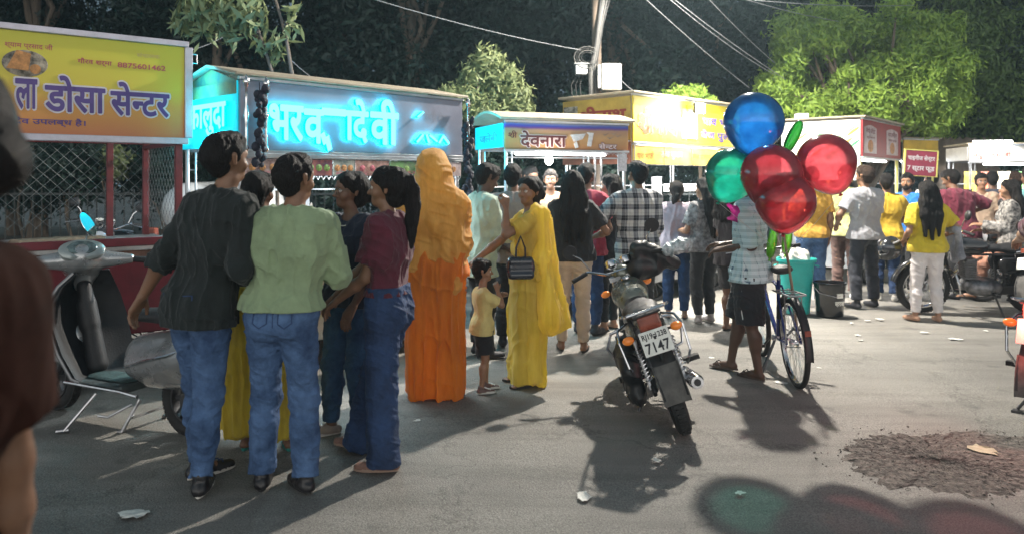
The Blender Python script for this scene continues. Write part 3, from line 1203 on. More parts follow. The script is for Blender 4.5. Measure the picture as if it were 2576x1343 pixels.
def wheel(parent, c, R, tw, rim_r, n_spokes=32, alloy=False, disc=None, tyre_m=None, rim_m=None, hub=0.045):
    """wheel in the parent's x,z plane centred at c; > rim, spokes"""
    M = Matrix.Translation(Vector(c)) @ Matrix.Rotation(rad(90), 4, 'X')
    t = MB()
    prof = []
    th = (R - rim_r)
    for i in range(16):
        a = 2 * math.pi * i / 16
        prof.append((R - th / 2 + math.cos(a) * th / 2, math.sin(a) * tw / 2))
    t.lathe(prof, 56, M, closed=True)
    if tw > 0.05:
        for k in range(56):
            a = 2 * math.pi * k / 56
            for s_ in (-1, 1):
                Mk = M @ Matrix.Rotation(a, 4, 'Z')
                t.box((R - 0.006, s_ * tw * 0.06 - 0.0 if s_ > 0 else -tw * 0.34, 0), (R + 0.003, 0, 0), Mk) if False else None
                vs = (R - 0.008, -0.010, min(s_ * tw * 0.04, s_ * tw * 0.30)), (R + 0.0025, 0.010, max(s_ * tw * 0.04, s_ * tw * 0.30))
                t.box(vs[0], vs[1], Mk)
    ty = t.build('wheel', tyre_m or M_RUB, parent, smooth=True)
    r = MB()
    rw = tw * 0.36
    r.lathe([(rim_r + 0.004, -rw), (rim_r + 0.004, rw), (rim_r - 0.008, rw), (rim_r - 0.016, 0), (rim_r - 0.008, -rw)], 48, M, closed=True)
    r.lathe([(0.012, -hub), (hub * 0.8, -hub), (hub * 0.55, -hub * 0.6), (hub * 0.55, hub * 0.6), (hub * 0.8, hub), (0.012, hub)], 20, M)
    r.build('rim', rim_m or M_CHR, ty, smooth=True)
    s = MB()
    if alloy:
        for k in range(6):
            a = 2 * math.pi * k / 6
            s.box((hub * 0.5, -0.014, -0.012), (rim_r - 0.006, 0.014, 0.012), M @ Matrix.Rotation(a, 4, 'Z'))
    else:
        for k in range(n_spokes):
            a = 2 * math.pi * k / n_spokes
            b = a + (0.35 if k % 2 else -0.35)
            z = hub * (0.8 if k % 4 < 2 else -0.8)
            p = M @ Vector((hub * 0.7 * math.cos(b), hub * 0.7 * math.sin(b), z))
            q = M @ Vector(((rim_r - 0.006) * math.cos(a), (rim_r - 0.006) * math.sin(a), z * 0.15))
            s.tube([p, q], 0.0016, 4, caps=False)
    s.build('spokes', rim_m or M_STL, ty)
    return ty


def arc(c, R, a0, a1, n, y=0.0):
    return [Vector((c[0] + R * math.cos(rad(a0 + (a1 - a0) * i / n)), y, c[2] + R * math.sin(rad(a0 + (a1 - a0) * i / n)))) for i in range(n + 1)]


def strip(mb, pts, w, t, drop=0.0):
    """curved mudguard sheet along points in x,z; width w in y, edges dropped towards the wheel centre"""
    n = len(pts)
    rows = []
    sec = [(-1, -drop), (-0.8, -drop * 0.3), (-0.4, 0), (0.4, 0), (0.8, -drop * 0.3), (1, -drop)]
    for i in range(n):
        a = pts[max(i - 1, 0)]
        b = pts[min(i + 1, n - 1)]
        tg = (b - a).normalized()
        nr = Vector((-tg.z, 0, tg.x))
        rows.append([pts[i] + Vector((0, s_ * w / 2, 0)) + nr * d for s_, d in sec] + [pts[i] + Vector((0, s_ * w / 2, 0)) + nr * (d - t) for s_, d in reversed(sec)])
    m = len(rows[0])
    vs = [v for r in rows for v in r]
    fs = []
    for i in range(n - 1):
        for k in range(m):
            l = (k + 1) % m
            fs.append((i * m + k, i * m + l, (i + 1) * m + l, (i + 1) * m + k))
    fs.append(tuple(range(m)))
    fs.append(tuple((n - 1) * m + k for k in range(m - 1, -1, -1)))
    mb.add(vs, fs)


def motorcycle(label, x, y, heading, lean=0, tank_m=None, group=None, plate=None, loc_z=0.0, bag=False, steer=0, headlamp=None):
    """commuter motorcycle; local +x is forward, rear wheel contact at the origin; heading = angle of +x from world +x"""
    root = thing('motorcycle', label, 'motorcycle', (x, y, loc_z), 0, group)
    root.rotation_euler = Matrix((Matrix.Rotation(rad(heading), 3, 'Z') @ Matrix.Rotation(rad(-lean), 3, 'X'))).to_euler()
    tank_m = tank_m or mat('tank_silver_green', (0.17, 0.18, 0.15), 0.28, 0.3, coat=0.5, var=(5, 0.2))
    R = 0.305
    wheel(root, (0, 0, R), R, 0.092, 0.235, hub=0.06)
    F = (1.26, 0, R)
    # front assembly
    wheel(root, F, R, 0.075, 0.235, hub=0.05)
    fk = MB()
    for s_ in (-1, 1):
        fk.tube([(1.26, s_ * 0.085, 0.30), (1.17, s_ * 0.085, 0.58)], 0.024, 10)
        fk.tube([(1.17, s_ * 0.085, 0.58), (1.055, s_ * 0.085, 0.93)], 0.016, 10)
    fk.box((1.03, -0.11, 0.895), (1.10, 0.11, 0.925))
    fk.box((1.075, -0.11, 0.76), (1.14, 0.11, 0.79))
    fk.build('fork', M_STL, root, smooth=True)
    g = MB()
    strip(g, arc(F, 0.335, 10, 150, 12), 0.12, 0.004, 0.02)
    g.build('front_mudguard', tank_m, root, smooth=True)
    hb = MB()
    hb.tube([(0.94, 0.36, 1.015), (1.0, 0.25, 1.035), (1.045, 0.12, 0.965), (1.045, -0.12, 0.965), (1.0, -0.25, 1.035), (0.94, -0.36, 1.015)], 0.011, 8)
    hbo = hb.build('handlebar', M_CHR, root, smooth=True)
    for s_ in (-1, 1):
        gr = MB()
        gr.tube([(0.985, s_ * 0.265, 1.031), (0.93, s_ * 0.385, 1.012)], 0.017, 10)
        gr.build('grip', M_RUB, hbo, smooth=True)
        lv = MB()
        lv.tube([(1.015, s_ * 0.24, 1.035), (1.045, s_ * 0.30, 1.02), (1.02, s_ * 0.40, 1.00)], 0.006, 6)
        lv.build('lever', M_STL, hbo, smooth=True)
        mi = MB()
        mi.tube([(1.0, s_ * 0.23, 1.04), (0.99, s_ * 0.27, 1.15), (0.985, s_ * 0.32, 1.20)], 0.0055, 6)
        mm = mi.build('mirror', M_CHR, hbo, smooth=True)
        mi = MB()
        mi.lathe([(0.001, 0.024), (0.035, 0.020), (0.055, 0.006), (0.058, -0.004), (0.055, -0.008), (0.001, -0.008)], 20, Matrix.Translation((0.985, s_ * 0.335, 1.225)) @ Matrix.Rotation(rad(80), 4, 'Y'))
        mi.build('mirror_head', M_BLK, mm, smooth=True)
    hl = Field(0.01)
    hl.cap((1.14, 0, 0.87), (1.20, 0, 0.865), 0.095, 0.085, fd=(1, 0, 0), f=0.8)
    hl.cap((1.10, 0, 0.93), (1.19, 0, 0.94), 0.075, 0.035, k=0.04)
    hlo = hl.build('headlight', tank_m, root)
    ln = MB()
    ln.lathe([(0.001, 0.022), (0.05, 0.016), (0.080, 0.0), (0.001, -0.004)], 24, Matrix.Translation((1.268, 0, 0.865)) @ Matrix.Rotation(rad(90), 4, 'Y'))
    ln.build('lens', headlamp or mat('clear_lens', (0.6, 0.62, 0.65), 0.08, 0.3, coat=1.0), hlo, smooth=True)
    for s_ in (-1, 1):
        ga = MB()
        ga.lathe([(0.001, 0.0), (0.046, 0.0), (0.050, 0.012), (0.046, 0.05), (0.02, 0.065)], 24, Matrix.Translation((1.045, s_ * 0.058, 1.055)) @ Matrix.Rotation(rad(200), 4, 'Y'))
        go = ga.build('gauge', M_CHR, root, smooth=True)
        gf = MB()
        gf.lathe([(0.0005, 0.0), (0.041, 0.0), (0.041, 0.002)], 24, Matrix.Translation((1.0445, s_ * 0.058, 1.057)) @ Matrix.Rotation(rad(200), 4, 'Y') @ Matrix.Translation((0, 0, -0.004)))
        gf.build('dial', mat('dial_face', (0.55, 0.56, 0.52), 0.3, var=(40, 0.5)), go)
        for fx, fz, fy, pr in ((1.17, 0.80, 0.15, 1), (-0.15, 0.70, 0.135, 0)):
            bl = MB()
            bl.tube([(fx, s_ * 0.06, fz), (fx, s_ * fy, fz)], 0.009, 6)
            bo = bl.build('indicator', M_BLK, root, smooth=True)
            bl = MB()
            bl.ball((fx, s_ * (fy + 0.022), fz), 0.034, 8, (1.0, 1.15, 0.8))
            bl.build('lens', M_GLASS_O, bo, smooth=True)
    # tank
    t = Field(0.009)
    t.cap((0.93, 0, 0.815), (0.66, 0, 0.80), 0.122, 0.098, k=0.04, fd=(0, 0, 1), f=0.86)
    for s_ in (-1, 1):
        t.cap((0.90, s_ * 0.045, 0.79), (0.72, s_ * 0.035, 0.775), 0.095, 0.075, k=0.04)
    t.post.append(lambda X, Y, Z, D: np.maximum(D, 0.70 - Z + 0 * X + 0 * Y))
    to = t.build('fuel_tank', tank_m, root)
    cp = MB()
    cp.lathe([(0.036, 0), (0.036, 0.012), (0.026, 0.018), (0.001, 0.018)], 20, Matrix.Translation((0.86, 0, 0.918)))
    cp.build('fuel_cap', M_CHR, to, smooth=True)
    # seat
    s = Field(0.009)
    s.cap((0.60, 0, 0.785), (0.30, 0, 0.775), 0.075, 0.105, k=0.04, fd=(0, 0, 1), f=0.50)
    s.cap((0.30, 0, 0.780), (-0.02, 0, 0.815), 0.110, 0.095, k=0.05, fd=(0, 0, 1), f=0.48)
    s.fold(0.004, 14, 14, 14, 2)
    s.build('seat', M_SEAT, root)
    # frame and engine
    f = MB()
    for s_ in (-1, 1):
        f.tube([(1.08, s_ * 0.03, 0.86), (0.90, s_ * 0.06, 0.72), (0.5, s_ * 0.09, 0.72), (0.1, s_ * 0.10, 0.73), (-0.06, s_ * 0.09, 0.74)], 0.014, 8)
        f.tube([(0.45, s_ * 0.09, 0.72), (0.40, s_ * 0.09, 0.42), (0.42, s_ * 0.09, 0.28)], 0.014, 8)
        f.tube([(0.42, s_ * 0.07, 0.33), (0.0, s_ * 0.09, R)], [0.02, 0.015], 8)
    f.tube([(1.08, 0, 0.82), (0.98, 0, 0.5), (0.90, 0, 0.27), (0.42, 0, 0.22)], 0.017, 8)
    f.build('frame', M_BLK, root, smooth=True)
    e = Field(0.009)
    e.cap((0.50, -0.07, 0.33), (0.72, -0.07, 0.33), 0.085, 0.095, k=0.02)
    e.cap((0.50, 0.07, 0.33), (0.72, 0.07, 0.33), 0.085, 0.095, k=0.02)
    e.cap((0.60, -0.10, 0.33), (0.60, 0.10, 0.33), 0.095, k=0.02)
    e.build('engine', mat('engine_alloy', (0.25, 0.25, 0.26), 0.45, 0.8, bump=(30, 0.3), var=(10, 0.4)), root)
    fn = MB()
    for i in range(9):
        z = 0.44 + i * 0.022
        fn.box((0.68 + i * 0.004, -0.085, z), (0.83 + i * 0.004, 0.085, z + 0.009))
    fn.box((0.70, -0.06, 0.42), (0.82, 0.06, 0.66))
    fn.build('cylinder', mat('engine_alloy', (0.2, 0.2, 0.2)), root)
    cg = MB()
    cg.tube([(1.0, 0.03, 0.55), (1.02, 0.24, 0.52), (1.0, 0.30, 0.42), (0.97, 0.26, 0.30), (0.92, 0.05, 0.26)], 0.012, 8)
    cg.tube([(1.0, -0.03, 0.55), (1.02, -0.24, 0.52), (1.0, -0.30, 0.42), (0.97, -0.26, 0.30), (0.92, -0.05, 0.26)], 0.012, 8)
    cg.build('crash_guard', M_CHR, root, smooth=True)
    for s_ in (-1, 1):
        p = Field(0.010)
        p.cap((0.42, s_ * 0.115, 0.62), (0.16, s_ * 0.11, 0.66), 0.075, 0.045, k=0.03, fd=(0, 1, 0), f=0.35)
        p.cap((0.40, s_ * 0.115, 0.55), (0.24, s_ * 0.11, 0.58), 0.06, 0.04, k=0.03, fd=(0, 1, 0), f=0.35)
        p.build('side_panel', tank_m, root)
        sh = MB()
        sh.tube([(0.02, s_ * 0.115, R + 0.01), (0.10, s_ * 0.115, 0.64)], 0.012, 8)
        so = sh.build('shock_absorber', M_STL, root, smooth=True)
        pts = [Vector((0.02 + 0.08 * q / 72 * 0.9 + 0.012, s_ * 0.115, R + 0.06 + 0.22 * q / 72)) + Vector((math.cos(q * 0.785) * 0.026, math.sin(q * 0.785) * 0.026, 0)) for q in range(73)]
        sh = MB()
        sh.tube(pts, 0.0048, 5)
        sh.build('spring', M_CHR, so, smooth=True)
        fp = MB()
        fp.tube([(0.24, s_ * 0.10, 0.36), (0.24, s_ * 0.17, 0.365)], 0.010, 6)
        fp.box((0.215, min(s_ * 0.165, s_ * 0.27), 0.355), (0.265, max(s_ * 0.165, s_ * 0.27), 0.385))
        fp.build('foot_peg', M_RUB, root)
        fp = MB()
        fp.tube([(0.56, s_ * 0.10, 0.28), (0.56, s_ * 0.19, 0.285)], 0.010, 6)
        fp.box((0.535, min(s_ * 0.185, s_ * 0.29), 0.27), (0.585, max(s_ * 0.185, s_ * 0.29), 0.30))
        fp.build('foot_peg', M_RUB, root)
    # exhaust
    x_ = MB()
    x_.tube([(0.84, -0.05, 0.50), (0.92, -0.08, 0.40), (0.85, -0.12, 0.24), (0.60, -0.145, 0.22), (0.42, -0.15, 0.25)], 0.019, 10)
    x_.tube([(0.42, -0.15, 0.25), (0.36, -0.152, 0.26), (0.30, -0.155, 0.265), (-0.10, -0.165, 0.315), (-0.145, -0.166, 0.32)], [0.022, 0.042, 0.046, 0.048, 0.038], 18)
    xo = x_.build('silencer', M_CHR, root, smooth=True)
    x_ = MB()
    x_.tube([(-0.13, -0.166, 0.318), (-0.152, -0.1665, 0.321)], 0.022, 14)
    x_.build('outlet', M_BLK, xo, smooth=True)
    # rear: mudguard, grab rail, tail lamp, plate
    g = MB()
    strip(g, arc((0, 0, R), 0.345, 30, 175, 14), 0.15, 0.004, 0.03)
    g.build('rear_mudguard', M_BLK, root, smooth=True)
    g = MB()
    strip(g, arc((0, 0, R + 0.01), 0.352, 143, 182, 5), 0.165, 0.006, 0.02)
    g.build('mud_flap', mat('flap_grey', (0.09, 0.085, 0.08), 0.75, var=(12, 0.35)), root, smooth=True)
    cf = Field(0.009)
    cf.cap((0.05, 0, 0.745), (-0.13, 0, 0.76), 0.085, 0.075, k=0.03, fd=(0, 0, 1), f=0.55)
    cf.build('tail_cowl', tank_m, root)
    tl = MB()
    tl.prism([(-0.235, 0.83), (-0.17, 0.84), (-0.16, 0.735), (-0.215, 0.73), (-0.238, 0.765)], -0.07, 0.07)
    tlo = tl.build('tail_light', M_RED_L, root, bevel=0.012)
    tl = MB()
    tl.prism([(-0.232, 0.845), (-0.14, 0.852), (-0.14, 0.836), (-0.232, 0.832)], -0.09, 0.09)
    tl.build('lamp_hood', M_BLK, tlo, bevel=0.005)
    gr = MB()
    for s_ in (-1, 1):
        gr.tube([(0.32, s_ * 0.125, 0.76), (0.10, s_ * 0.15, 0.80), (-0.10, s_ * 0.155, 0.845), (-0.20, s_ * 0.12, 0.855)], 0.009, 8)
        for q in (0.03, -0.07, -0.15):
            gr.tube([(q, s_ * 0.152, 0.815 - q * 0.25), (q - 0.01, s_ * 0.05, 0.835 - q * 0.1)], 0.006, 6)
    gr.tube([(-0.20, -0.12, 0.855), (-0.225, -0.06, 0.86), (-0.225, 0.06, 0.86), (-0.20, 0.12, 0.855)], 0.009, 8)
    gr.tube([(-0.165, -0.135, 0.853), (-0.17, 0.135, 0.853)], 0.006, 6)
    for q in (-0.06, 0, 0.06):
        gr.tube([(-0.06, q, 0.838), (-0.22, q, 0.86)], 0.0055, 6)
    gr.build('grab_rail', M_CHR, root, smooth=True)
    # side guards around the rear indicators
    for s_ in (-1, 1):
        sg = MB()
        sg.tube([(0.26, s_ * 0.12, 0.72), (0.20, s_ * 0.20, 0.70), (0.02, s_ * 0.215, 0.66), (-0.02, s_ * 0.205, 0.50), (0.06, s_ * 0.17, 0.40), (0.20, s_ * 0.13, 0.38)], 0.009, 8)
        sg.build('side_guard', M_CHR, root, smooth=True)
    pl = MB()
    Mp = Matrix.Translation((-0.275, 0, 0.675)) @ Matrix.Rotation(rad(18), 4, 'Y')
    pl.box((-0.004, -0.092, -0.075), (0.004, 0.092, 0.075), Mp)
    po = pl.build('number_plate', M_PLATE, root, bevel=0.003)
    pl = MB()
    pl.tube([(-0.17, 0, 0.74), (-0.265, 0, 0.71)], 0.012, 6)
    pl.tube([(-0.265, 0, 0.71), (-0.262, 0, 0.66), (-0.25, 0, 0.54)], 0.012, 6)
    pl.build('plate_bracket', M_BLK, po)
    if plate:
        e_ = bpy.data.objects.new('plate_text_pivot', None)
        Mt = Mp @ Matrix.Rotation(rad(-90), 4, 'Z')
        for i, (tx, z0, z1, w_) in enumerate(plate):
            tx_o = lettering('plate_writing', [tx], (-w_, w_, z0, z1), -0.0065, M_INK, po, 0.018)
            tx_o.matrix_local = Mt
        bpy.data.objects.remove(e_)
    sd = MB()
    sd.tube([(0.50, 0.10, 0.25), (0.46, 0.26, 0.02 + 0.0)], 0.011, 8)
    sd.box((0.43, 0.23, -0.005 + 0.0), (0.49, 0.29, 0.012))
    sd.build('side_stand', M_DST, root, smooth=True)
    ch = MB()
    ch.prism([(0.0, 0.27), (0.50, 0.25), (0.52, 0.31), (0.5, 0.37), (0.0, 0.345), (-0.04, 0.31)], 0.085, 0.112)
    ch.build('chain_case', M_BLK, root, bevel=0.01)
    return root


def helmet_obj(label, loc, rz, m=None, name='helmet', rx=0):
    F = Field(0.009)
    F.cap((0, -0.01, 0), (0, 0.015, 0.0), 0.135, 0.125, fd=(1, 0, 0), f=0.92)
    F.cap((0, 0.07, -0.085), (0, 0.095, -0.08), 0.075, 0.06, k=0.05)
    F.cap((0, 0.14, -0.02), (0, 0.16, -0.02), 0.055, k=0.02, sub=True, fd=(0, 0, 1), f=0.8)
    F.post.append(lambda X, Y, Z, D: np.maximum(D, -0.13 - Z + 0 * X + 0 * Y))
    o = F.build(name, m or mat('helmet_black', (0.02, 0.02, 0.022), 0.18, coat=0.7, var=(6, 0.3)))
    o.location = loc
    o.rotation_euler = (rad(rx), 0, rad(rz))
    tag(o, label, 'helmet')
    V = Field(0.009)
    V.cap((0, 0.0, 0.002), (0, 0.02, 0.002), 0.134, 0.124, fd=(1, 0, 0), f=0.90)
    V.post.append(lambda X, Y, Z, D: np.maximum(np.maximum(D, 0.06 - Y + 0 * X + 0 * Z), np.maximum(Z - 0.045, -0.05 - Z) + 0 * X + 0 * Y))
    V.build('visor', mat('visor_smoke', (0.03, 0.035, 0.045), 0.06, 0.2, coat=1.0), o)
    s = MB()
    for q in (-1, 1):
        s.tube([(q * 0.09, -0.04, 0.085), (q * 0.105, 0.02, 0.075), (q * 0.09, 0.075, 0.06)], 0.010, 6)
    s.build('stripe', mat('helmet_grey', (0.4, 0.4, 0.42), 0.3), o, smooth=True)
    return o


def scooter(label, x, y, heading, steer=25):
    """step-through scooter; local +x forward, rear wheel contact at the origin, +y its left"""
    root = thing('scooter', label, 'scooter', (x, y, 0), rad(heading))
    SIL = mat('scooter_silver', (0.36, 0.37, 0.38), 0.28, 0.55, coat=0.6, var=(4, 0.18))
    IN = mat('scooter_inner', (0.012, 0.012, 0.014), 0.6, bump=(90, 0.25), var=(8, 0.4))
    R = 0.215
    wheel(root, (0, 0, R), R, 0.09, 0.135, alloy=True, hub=0.05, rim_m=M_DST)
    wheel(root, (1.24, 0, R), R, 0.09, 0.135, alloy=True, hub=0.05, rim_m=M_DST)
    fk = MB()
    for s_ in (-1, 1):
        fk.tube([(1.24, s_ * 0.07, R), (1.15, s_ * 0.07, 0.42), (1.08, s_ * 0.02, 0.62)], 0.016, 8)
    fk.build('fork', M_DST, root, smooth=True)
    # front mudguard: pointed beak over the wheel
    F = Field(0.009)
    F.cap((1.50, 0, 0.40), (1.20, 0, 0.475), 0.035, 0.105, k=0.03)
    F.cap((1.30, 0, 0.42), (1.05, 0, 0.50), 0.100, 0.120, k=0.04)
    F.cap((1.48, 0, 0.36), (1.15, 0, 0.36), 0.050, 0.095, k=0.03)
    F.post.append(lambda X, Y, Z, D: np.maximum(D, 0.345 + 0.03 * (X - 1.2) - Z + 0 * Y))
    F.post.append(lambda X, Y, Z, D: np.maximum(D, -(np.sqrt((X - 1.24) ** 2 + (Z - R) ** 2 + 0 * Y) - 0.245 + 0 * Y) * np.ones_like(D) if False else D))
    fm = F.build('front_mudguard', SIL, root)
    ed = MB()
    ed.tube([(1.12, 0.118, 0.352), (1.30, 0.100, 0.355), (1.46, 0.062, 0.362), (1.535, 0, 0.368), (1.46, -0.062, 0.362), (1.30, -0.100, 0.355), (1.12, -0.118, 0.352)], 0.009, 8)
    ed.build('chrome_edge', M_CHR, fm, smooth=True)
    # front apron: outside silver, inside black
    def apron(mb, off, w_, t):
        prof = [(0.83, 0.27), (0.88, 0.30), (0.95, 0.45), (1.02, 0.62), (1.06, 0.76), (1.045, 0.86), (1.00, 0.94)]
        wid = [0.18, 0.215, 0.255, 0.27, 0.25, 0.19, 0.12]
        rows = []
        for (px, pz), ww in zip(prof, wid):
            row = []
            for s_ in np.linspace(-1, 1, 9):
                bow = -0.10 * s_ * s_
                row.append(Vector((px + off + bow, s_ * (ww + w_), pz)))
            rows.append(row)
        vs = [v for r in rows for v in r] + [v - Vector((t, 0, 0)) for r in rows for v in r]
        n, m = len(rows), 9
        fs = []
        for i in range(n - 1):
            for k in range(m - 1):
                a = i * m + k
                fs.append((a, a + 1, a + m + 1, a + m))
                b = a + n * m
                fs.append((b, b + m, b + m + 1, b + 1))
        for i in range(n - 1):
            for k in (0, m - 1):
                a = i * m + k
                fs.append((a, a + m, a + m + n * m, a + n * m))
        for i in (0, n - 1):
            for k in range(m - 1):
                a = i * m + k
                fs.append((a, a + n * m, a + 1 + n * m, a + 1))
        mb.add(vs, fs)
        return rows
    a = MB()
    rows = apron(a, 0.02, 0, 0.02)
    ap = a.build('front_apron', SIL, root, smooth=True)
    a = MB()
    apron(a, -0.004, -0.006, 0.02)
    a.build('inner_panel', IN, root, smooth=True)
    a = MB()
    for k in (0, 8):
        a.tube([r[k] - Vector((0.012, 0, 0)) for r in rows], 0.0125, 8)
    a.build('apron_edge', mat('edge_grey', (0.22, 0.22, 0.23), 0.35, 0.6), ap, smooth=True)
    g = Field(0.009)
    g.cap((0.97, 0, 0.84), (0.84, 0, 0.34), 0.045, 0.065, k=0.03)
    g.cap((0.95, 0, 0.72), (0.92, 0, 0.60), 0.055, 0.060, k=0.03)
    g.build('steering_cover', IN, root)
    for s_ in (-1, 1):
        il = MB()
        il.ball((1.055, s_ * 0.185, 0.70), 0.045, 8, (0.6, 1, 1.5))
        il.build('indicator', M_GLASS_O if False else mat('clear_lens', (0.6, 0.62, 0.65)), root, smooth=True)
    # floor board
    fb = MB()
    fb.prism([(0.86, 0.255), (0.86, 0.285), (0.40, 0.285), (0.36, 0.30), (0.34, 0.255)], -0.20, 0.20)
    fbo = fb.build('floorboard', mat('floor_rubber', (0.05, 0.06, 0.06), 0.65, bump=(50, 0.5), var=(9, 0.4)), root, bevel=0.01)
    for s_ in (-1, 1):
        tr = MB()
        tr.tube([(0.86, s_ * 0.208, 0.272), (0.35, s_ * 0.212, 0.272), (0.20, s_ * 0.215, 0.262)], 0.011, 8)
        tr.build('floor_trim', M_CHR, fbo, smooth=True)
    mt = Field(0.008)
    mt.cap((0.74, 0.03, 0.292), (0.5, 0.03, 0.292), 0.09, fd=(0, 0, 1), f=0.13)
    mt.fold(0.006, 18, 18, 18, 3)
    mt.build('foot_mat', mat('mat_teal', (0.035, 0.07, 0.07), 0.85, bump=(60, 0.6), var=(12, 0.5)), fbo)
    # body
    b = Field(0.010)
    b.cap((0.36, 0, 0.45), (-0.05, 0, 0.50), 0.135, 0.155, k=0.06)
    b.cap((0.28, 0, 0.38), (-0.10, 0, 0.44), 0.125, 0.16, k=0.06)
    b.cap((-0.05, 0, 0.52), (-0.42, 0, 0.66), 0.15, 0.06, k=0.05)
    for s_ in (-1, 1):
        b.cap((0.36, s_ * 0.10, 0.40), (-0.15, s_ * 0.15, 0.52), 0.055, 0.075, k=0.06)
    b.post.append(lambda X, Y, Z, D: np.maximum(D, Z - 0.655 - 0.08 * np.abs(X) + 0 * Y))
    b.post.append(lambda X, Y, Z, D: np.maximum(D, 0.27 + 0.14 * np.clip(-X + 0.1, 0, 1) - Z + 0 * Y))
    bo = b.build('body', SIL, root)
    for s_ in (-1, 1):
        cr = MB()
        cr.tube([(0.36, s_ * 0.165, 0.41), (0.18, s_ * 0.202, 0.47), (-0.05, s_ * 0.222, 0.53), (-0.30, s_ * 0.15, 0.62)], 0.008, 6)
        cr.build('body_line', M_CHR, bo, smooth=True)
    s = Field(0.010)
    s.cap((0.36, 0, 0.70), (0.05, 0, 0.715), 0.095, 0.125, k=0.05, fd=(0, 0, 1), f=0.45)
    s.cap((0.05, 0, 0.715), (-0.33, 0, 0.745), 0.13, 0.085, k=0.05, fd=(0, 0, 1), f=0.48)
    s.build('seat', M_SEAT, root)
    ex = MB()
    ex.tube([(0.30, -0.14, 0.20), (0.10, -0.17, 0.22), (-0.30, -0.18, 0.30)], [0.02, 0.045, 0.045], 14)
    ex.build('silencer', M_DST, root, smooth=True)
    rg = MB()
    rg.tube([(-0.10, -0.13, 0.73), (-0.35, -0.12, 0.80), (-0.48, 0, 0.82), (-0.35, 0.12, 0.80), (-0.10, 0.13, 0.73)], 0.010, 8)
    rg.build('grab_rail', M_CHR, root, smooth=True)
    tl = MB()
    tl.ball((-0.47, 0, 0.66), 0.055, 8, (0.6, 1.5, 0.8))
    tl.build('tail_light', M_RED_L, root, smooth=True)
    # main stand
    st = MB()
    for s_ in (-1, 1):
        st.tube([(0.33, s_ * 0.09, 0.20), (0.40, s_ * 0.16, 0.012), (0.43, s_ * 0.165, 0.01)], 0.011, 8)
    st.tube([(0.36, -0.12, 0.09), (0.36, 0.12, 0.09)], 0.008, 8)
    st.tube([(0.34, 0.14, 0.18), (0.42, 0.24, 0.12), (0.47, 0.27, 0.13)], 0.008, 8)
    st.build('stand', M_STL, root, smooth=True)
    sd = MB()
    sd.tube([(0.62, 0.17, 0.22), (0.72, 0.31, 0.015)], 0.010, 8)
    sd.tube([(0.70, 0.29, 0.018), (0.76, 0.33, 0.012)], 0.012, 8)
    sd.build('side_stand', M_STL, root, smooth=True)
    # handlebar head, turned
    piv = Vector((0.99, 0, 0.92))
    hd = bpy.data.objects.new('handlebar', None)
    H = Field(0.008)
    H.cap((0.05, 0, 0.05), (-0.02, 0, 0.10), 0.105, 0.085, k=0.04, fd=(0, 1, 0), f=1.0)
    H.cap((0.075, 0, 0.01), (0.07, 0, 0.07), 0.085, 0.08, k=0.03)
    H.cap((0.0, 0.05, 0.08), (-0.03, 0.24, 0.085), 0.060, 0.028, k=0.04)
    H.cap((0.0, -0.05, 0.08), (-0.03, -0.24, 0.085), 0.060, 0.028, k=0.04)
    H.cap((0.02, 0, -0.06), (0.03, 0, 0.02), 0.050, 0.07, k=0.03)
    ho = H.build('handlebar', SIL, root)
    ho.location = piv
    ho.rotation_euler = (0, rad(-10), rad(steer))
    ho.scale = (1.17, 1.17, 1.17)
    db = MB()
    Md = Matrix.Translation((-0.055, 0, 0.165)) @ Matrix.Rotation(rad(-38), 4, 'Y')
    prof = [(0.0005, 0.0), (0.05, 0.0), (0.085, -0.004), (0.10, -0.018), (0.098, -0.05)]
    db.lathe(prof, 28, Md @ Matrix.Diagonal((0.72, 1.15, 1, 1)))
    dbo = db.build('dashboard', mat('dash_grey', (0.30, 0.34, 0.34), 0.35, 0.3, coat=0.3, var=(10, 0.2)), ho, smooth=True)
    db = MB()
    db.lathe([(0.0005, 0.006), (0.066, 0.005), (0.070, 0.0)], 28, Md @ Matrix.Diagonal((0.66, 1.05, 1, 1)))
    db.build('speedometer', mat('speedo_glass', (0.10, 0.14, 0.14), 0.12, coat=1.0, var=(30, 0.6)), dbo, smooth=True)
    hl = MB()
    hl.lathe([(0.001, 0.02), (0.05, 0.014), (0.068, 0.0)], 24, Matrix.Translation((0.142, 0, 0.04)) @ Matrix.Rotation(rad(96), 4, 'Y') @ Matrix.Diagonal((0.8, 1.2, 1, 1)))
    hl.build('headlight', mat('clear_lens', (0.6, 0.6, 0.6)), ho, smooth=True)
    for s_ in (-1, 1):
        gp = MB()
        gp.tube([(-0.03, s_ * 0.235, 0.085), (-0.065, s_ * 0.355, 0.078)], 0.0175, 10)
        gp.build('grip', M_RUB, ho, smooth=True)
        lv = MB()
        lv.tube([(0.015, s_ * 0.21, 0.08), (0.03, s_ * 0.30, 0.07), (-0.01, s_ * 0.385, 0.06)], 0.0065, 6)
        lv.build('lever', M_CHR, ho, smooth=True)
    # tall mirror on the near side, glass turned so that it catches the cyan sign
    rz = rad(heading) + rad(steer)
    mi = MB()
    mi.tube([(0.02, 0.03, 0.12), (0.01, -0.02, 0.20), (0.0, -0.03, 0.25)], 0.005, 6)
    mm = mi.build('mirror', M_CHR, ho, smooth=True)
    nloc = Matrix.Rotation(-rz, 3, 'Z') @ Vector((0.827, -0.117, 0.55)).normalized()
    Mq = Matrix.Translation((0.0, -0.03, 0.285)) @ nloc.to_track_quat('Z', 'Y').to_matrix().to_4x4() @ Matrix.Diagonal((0.85, 1.45, 1, 1))
    mi = MB()
    mi.lathe([(0.0005, -0.028), (0.03, -0.022), (0.050, -0.006), (0.052, 0.0)], 24, Mq)
    mh = mi.build('mirror_head', M_BLK, mm, smooth=True)
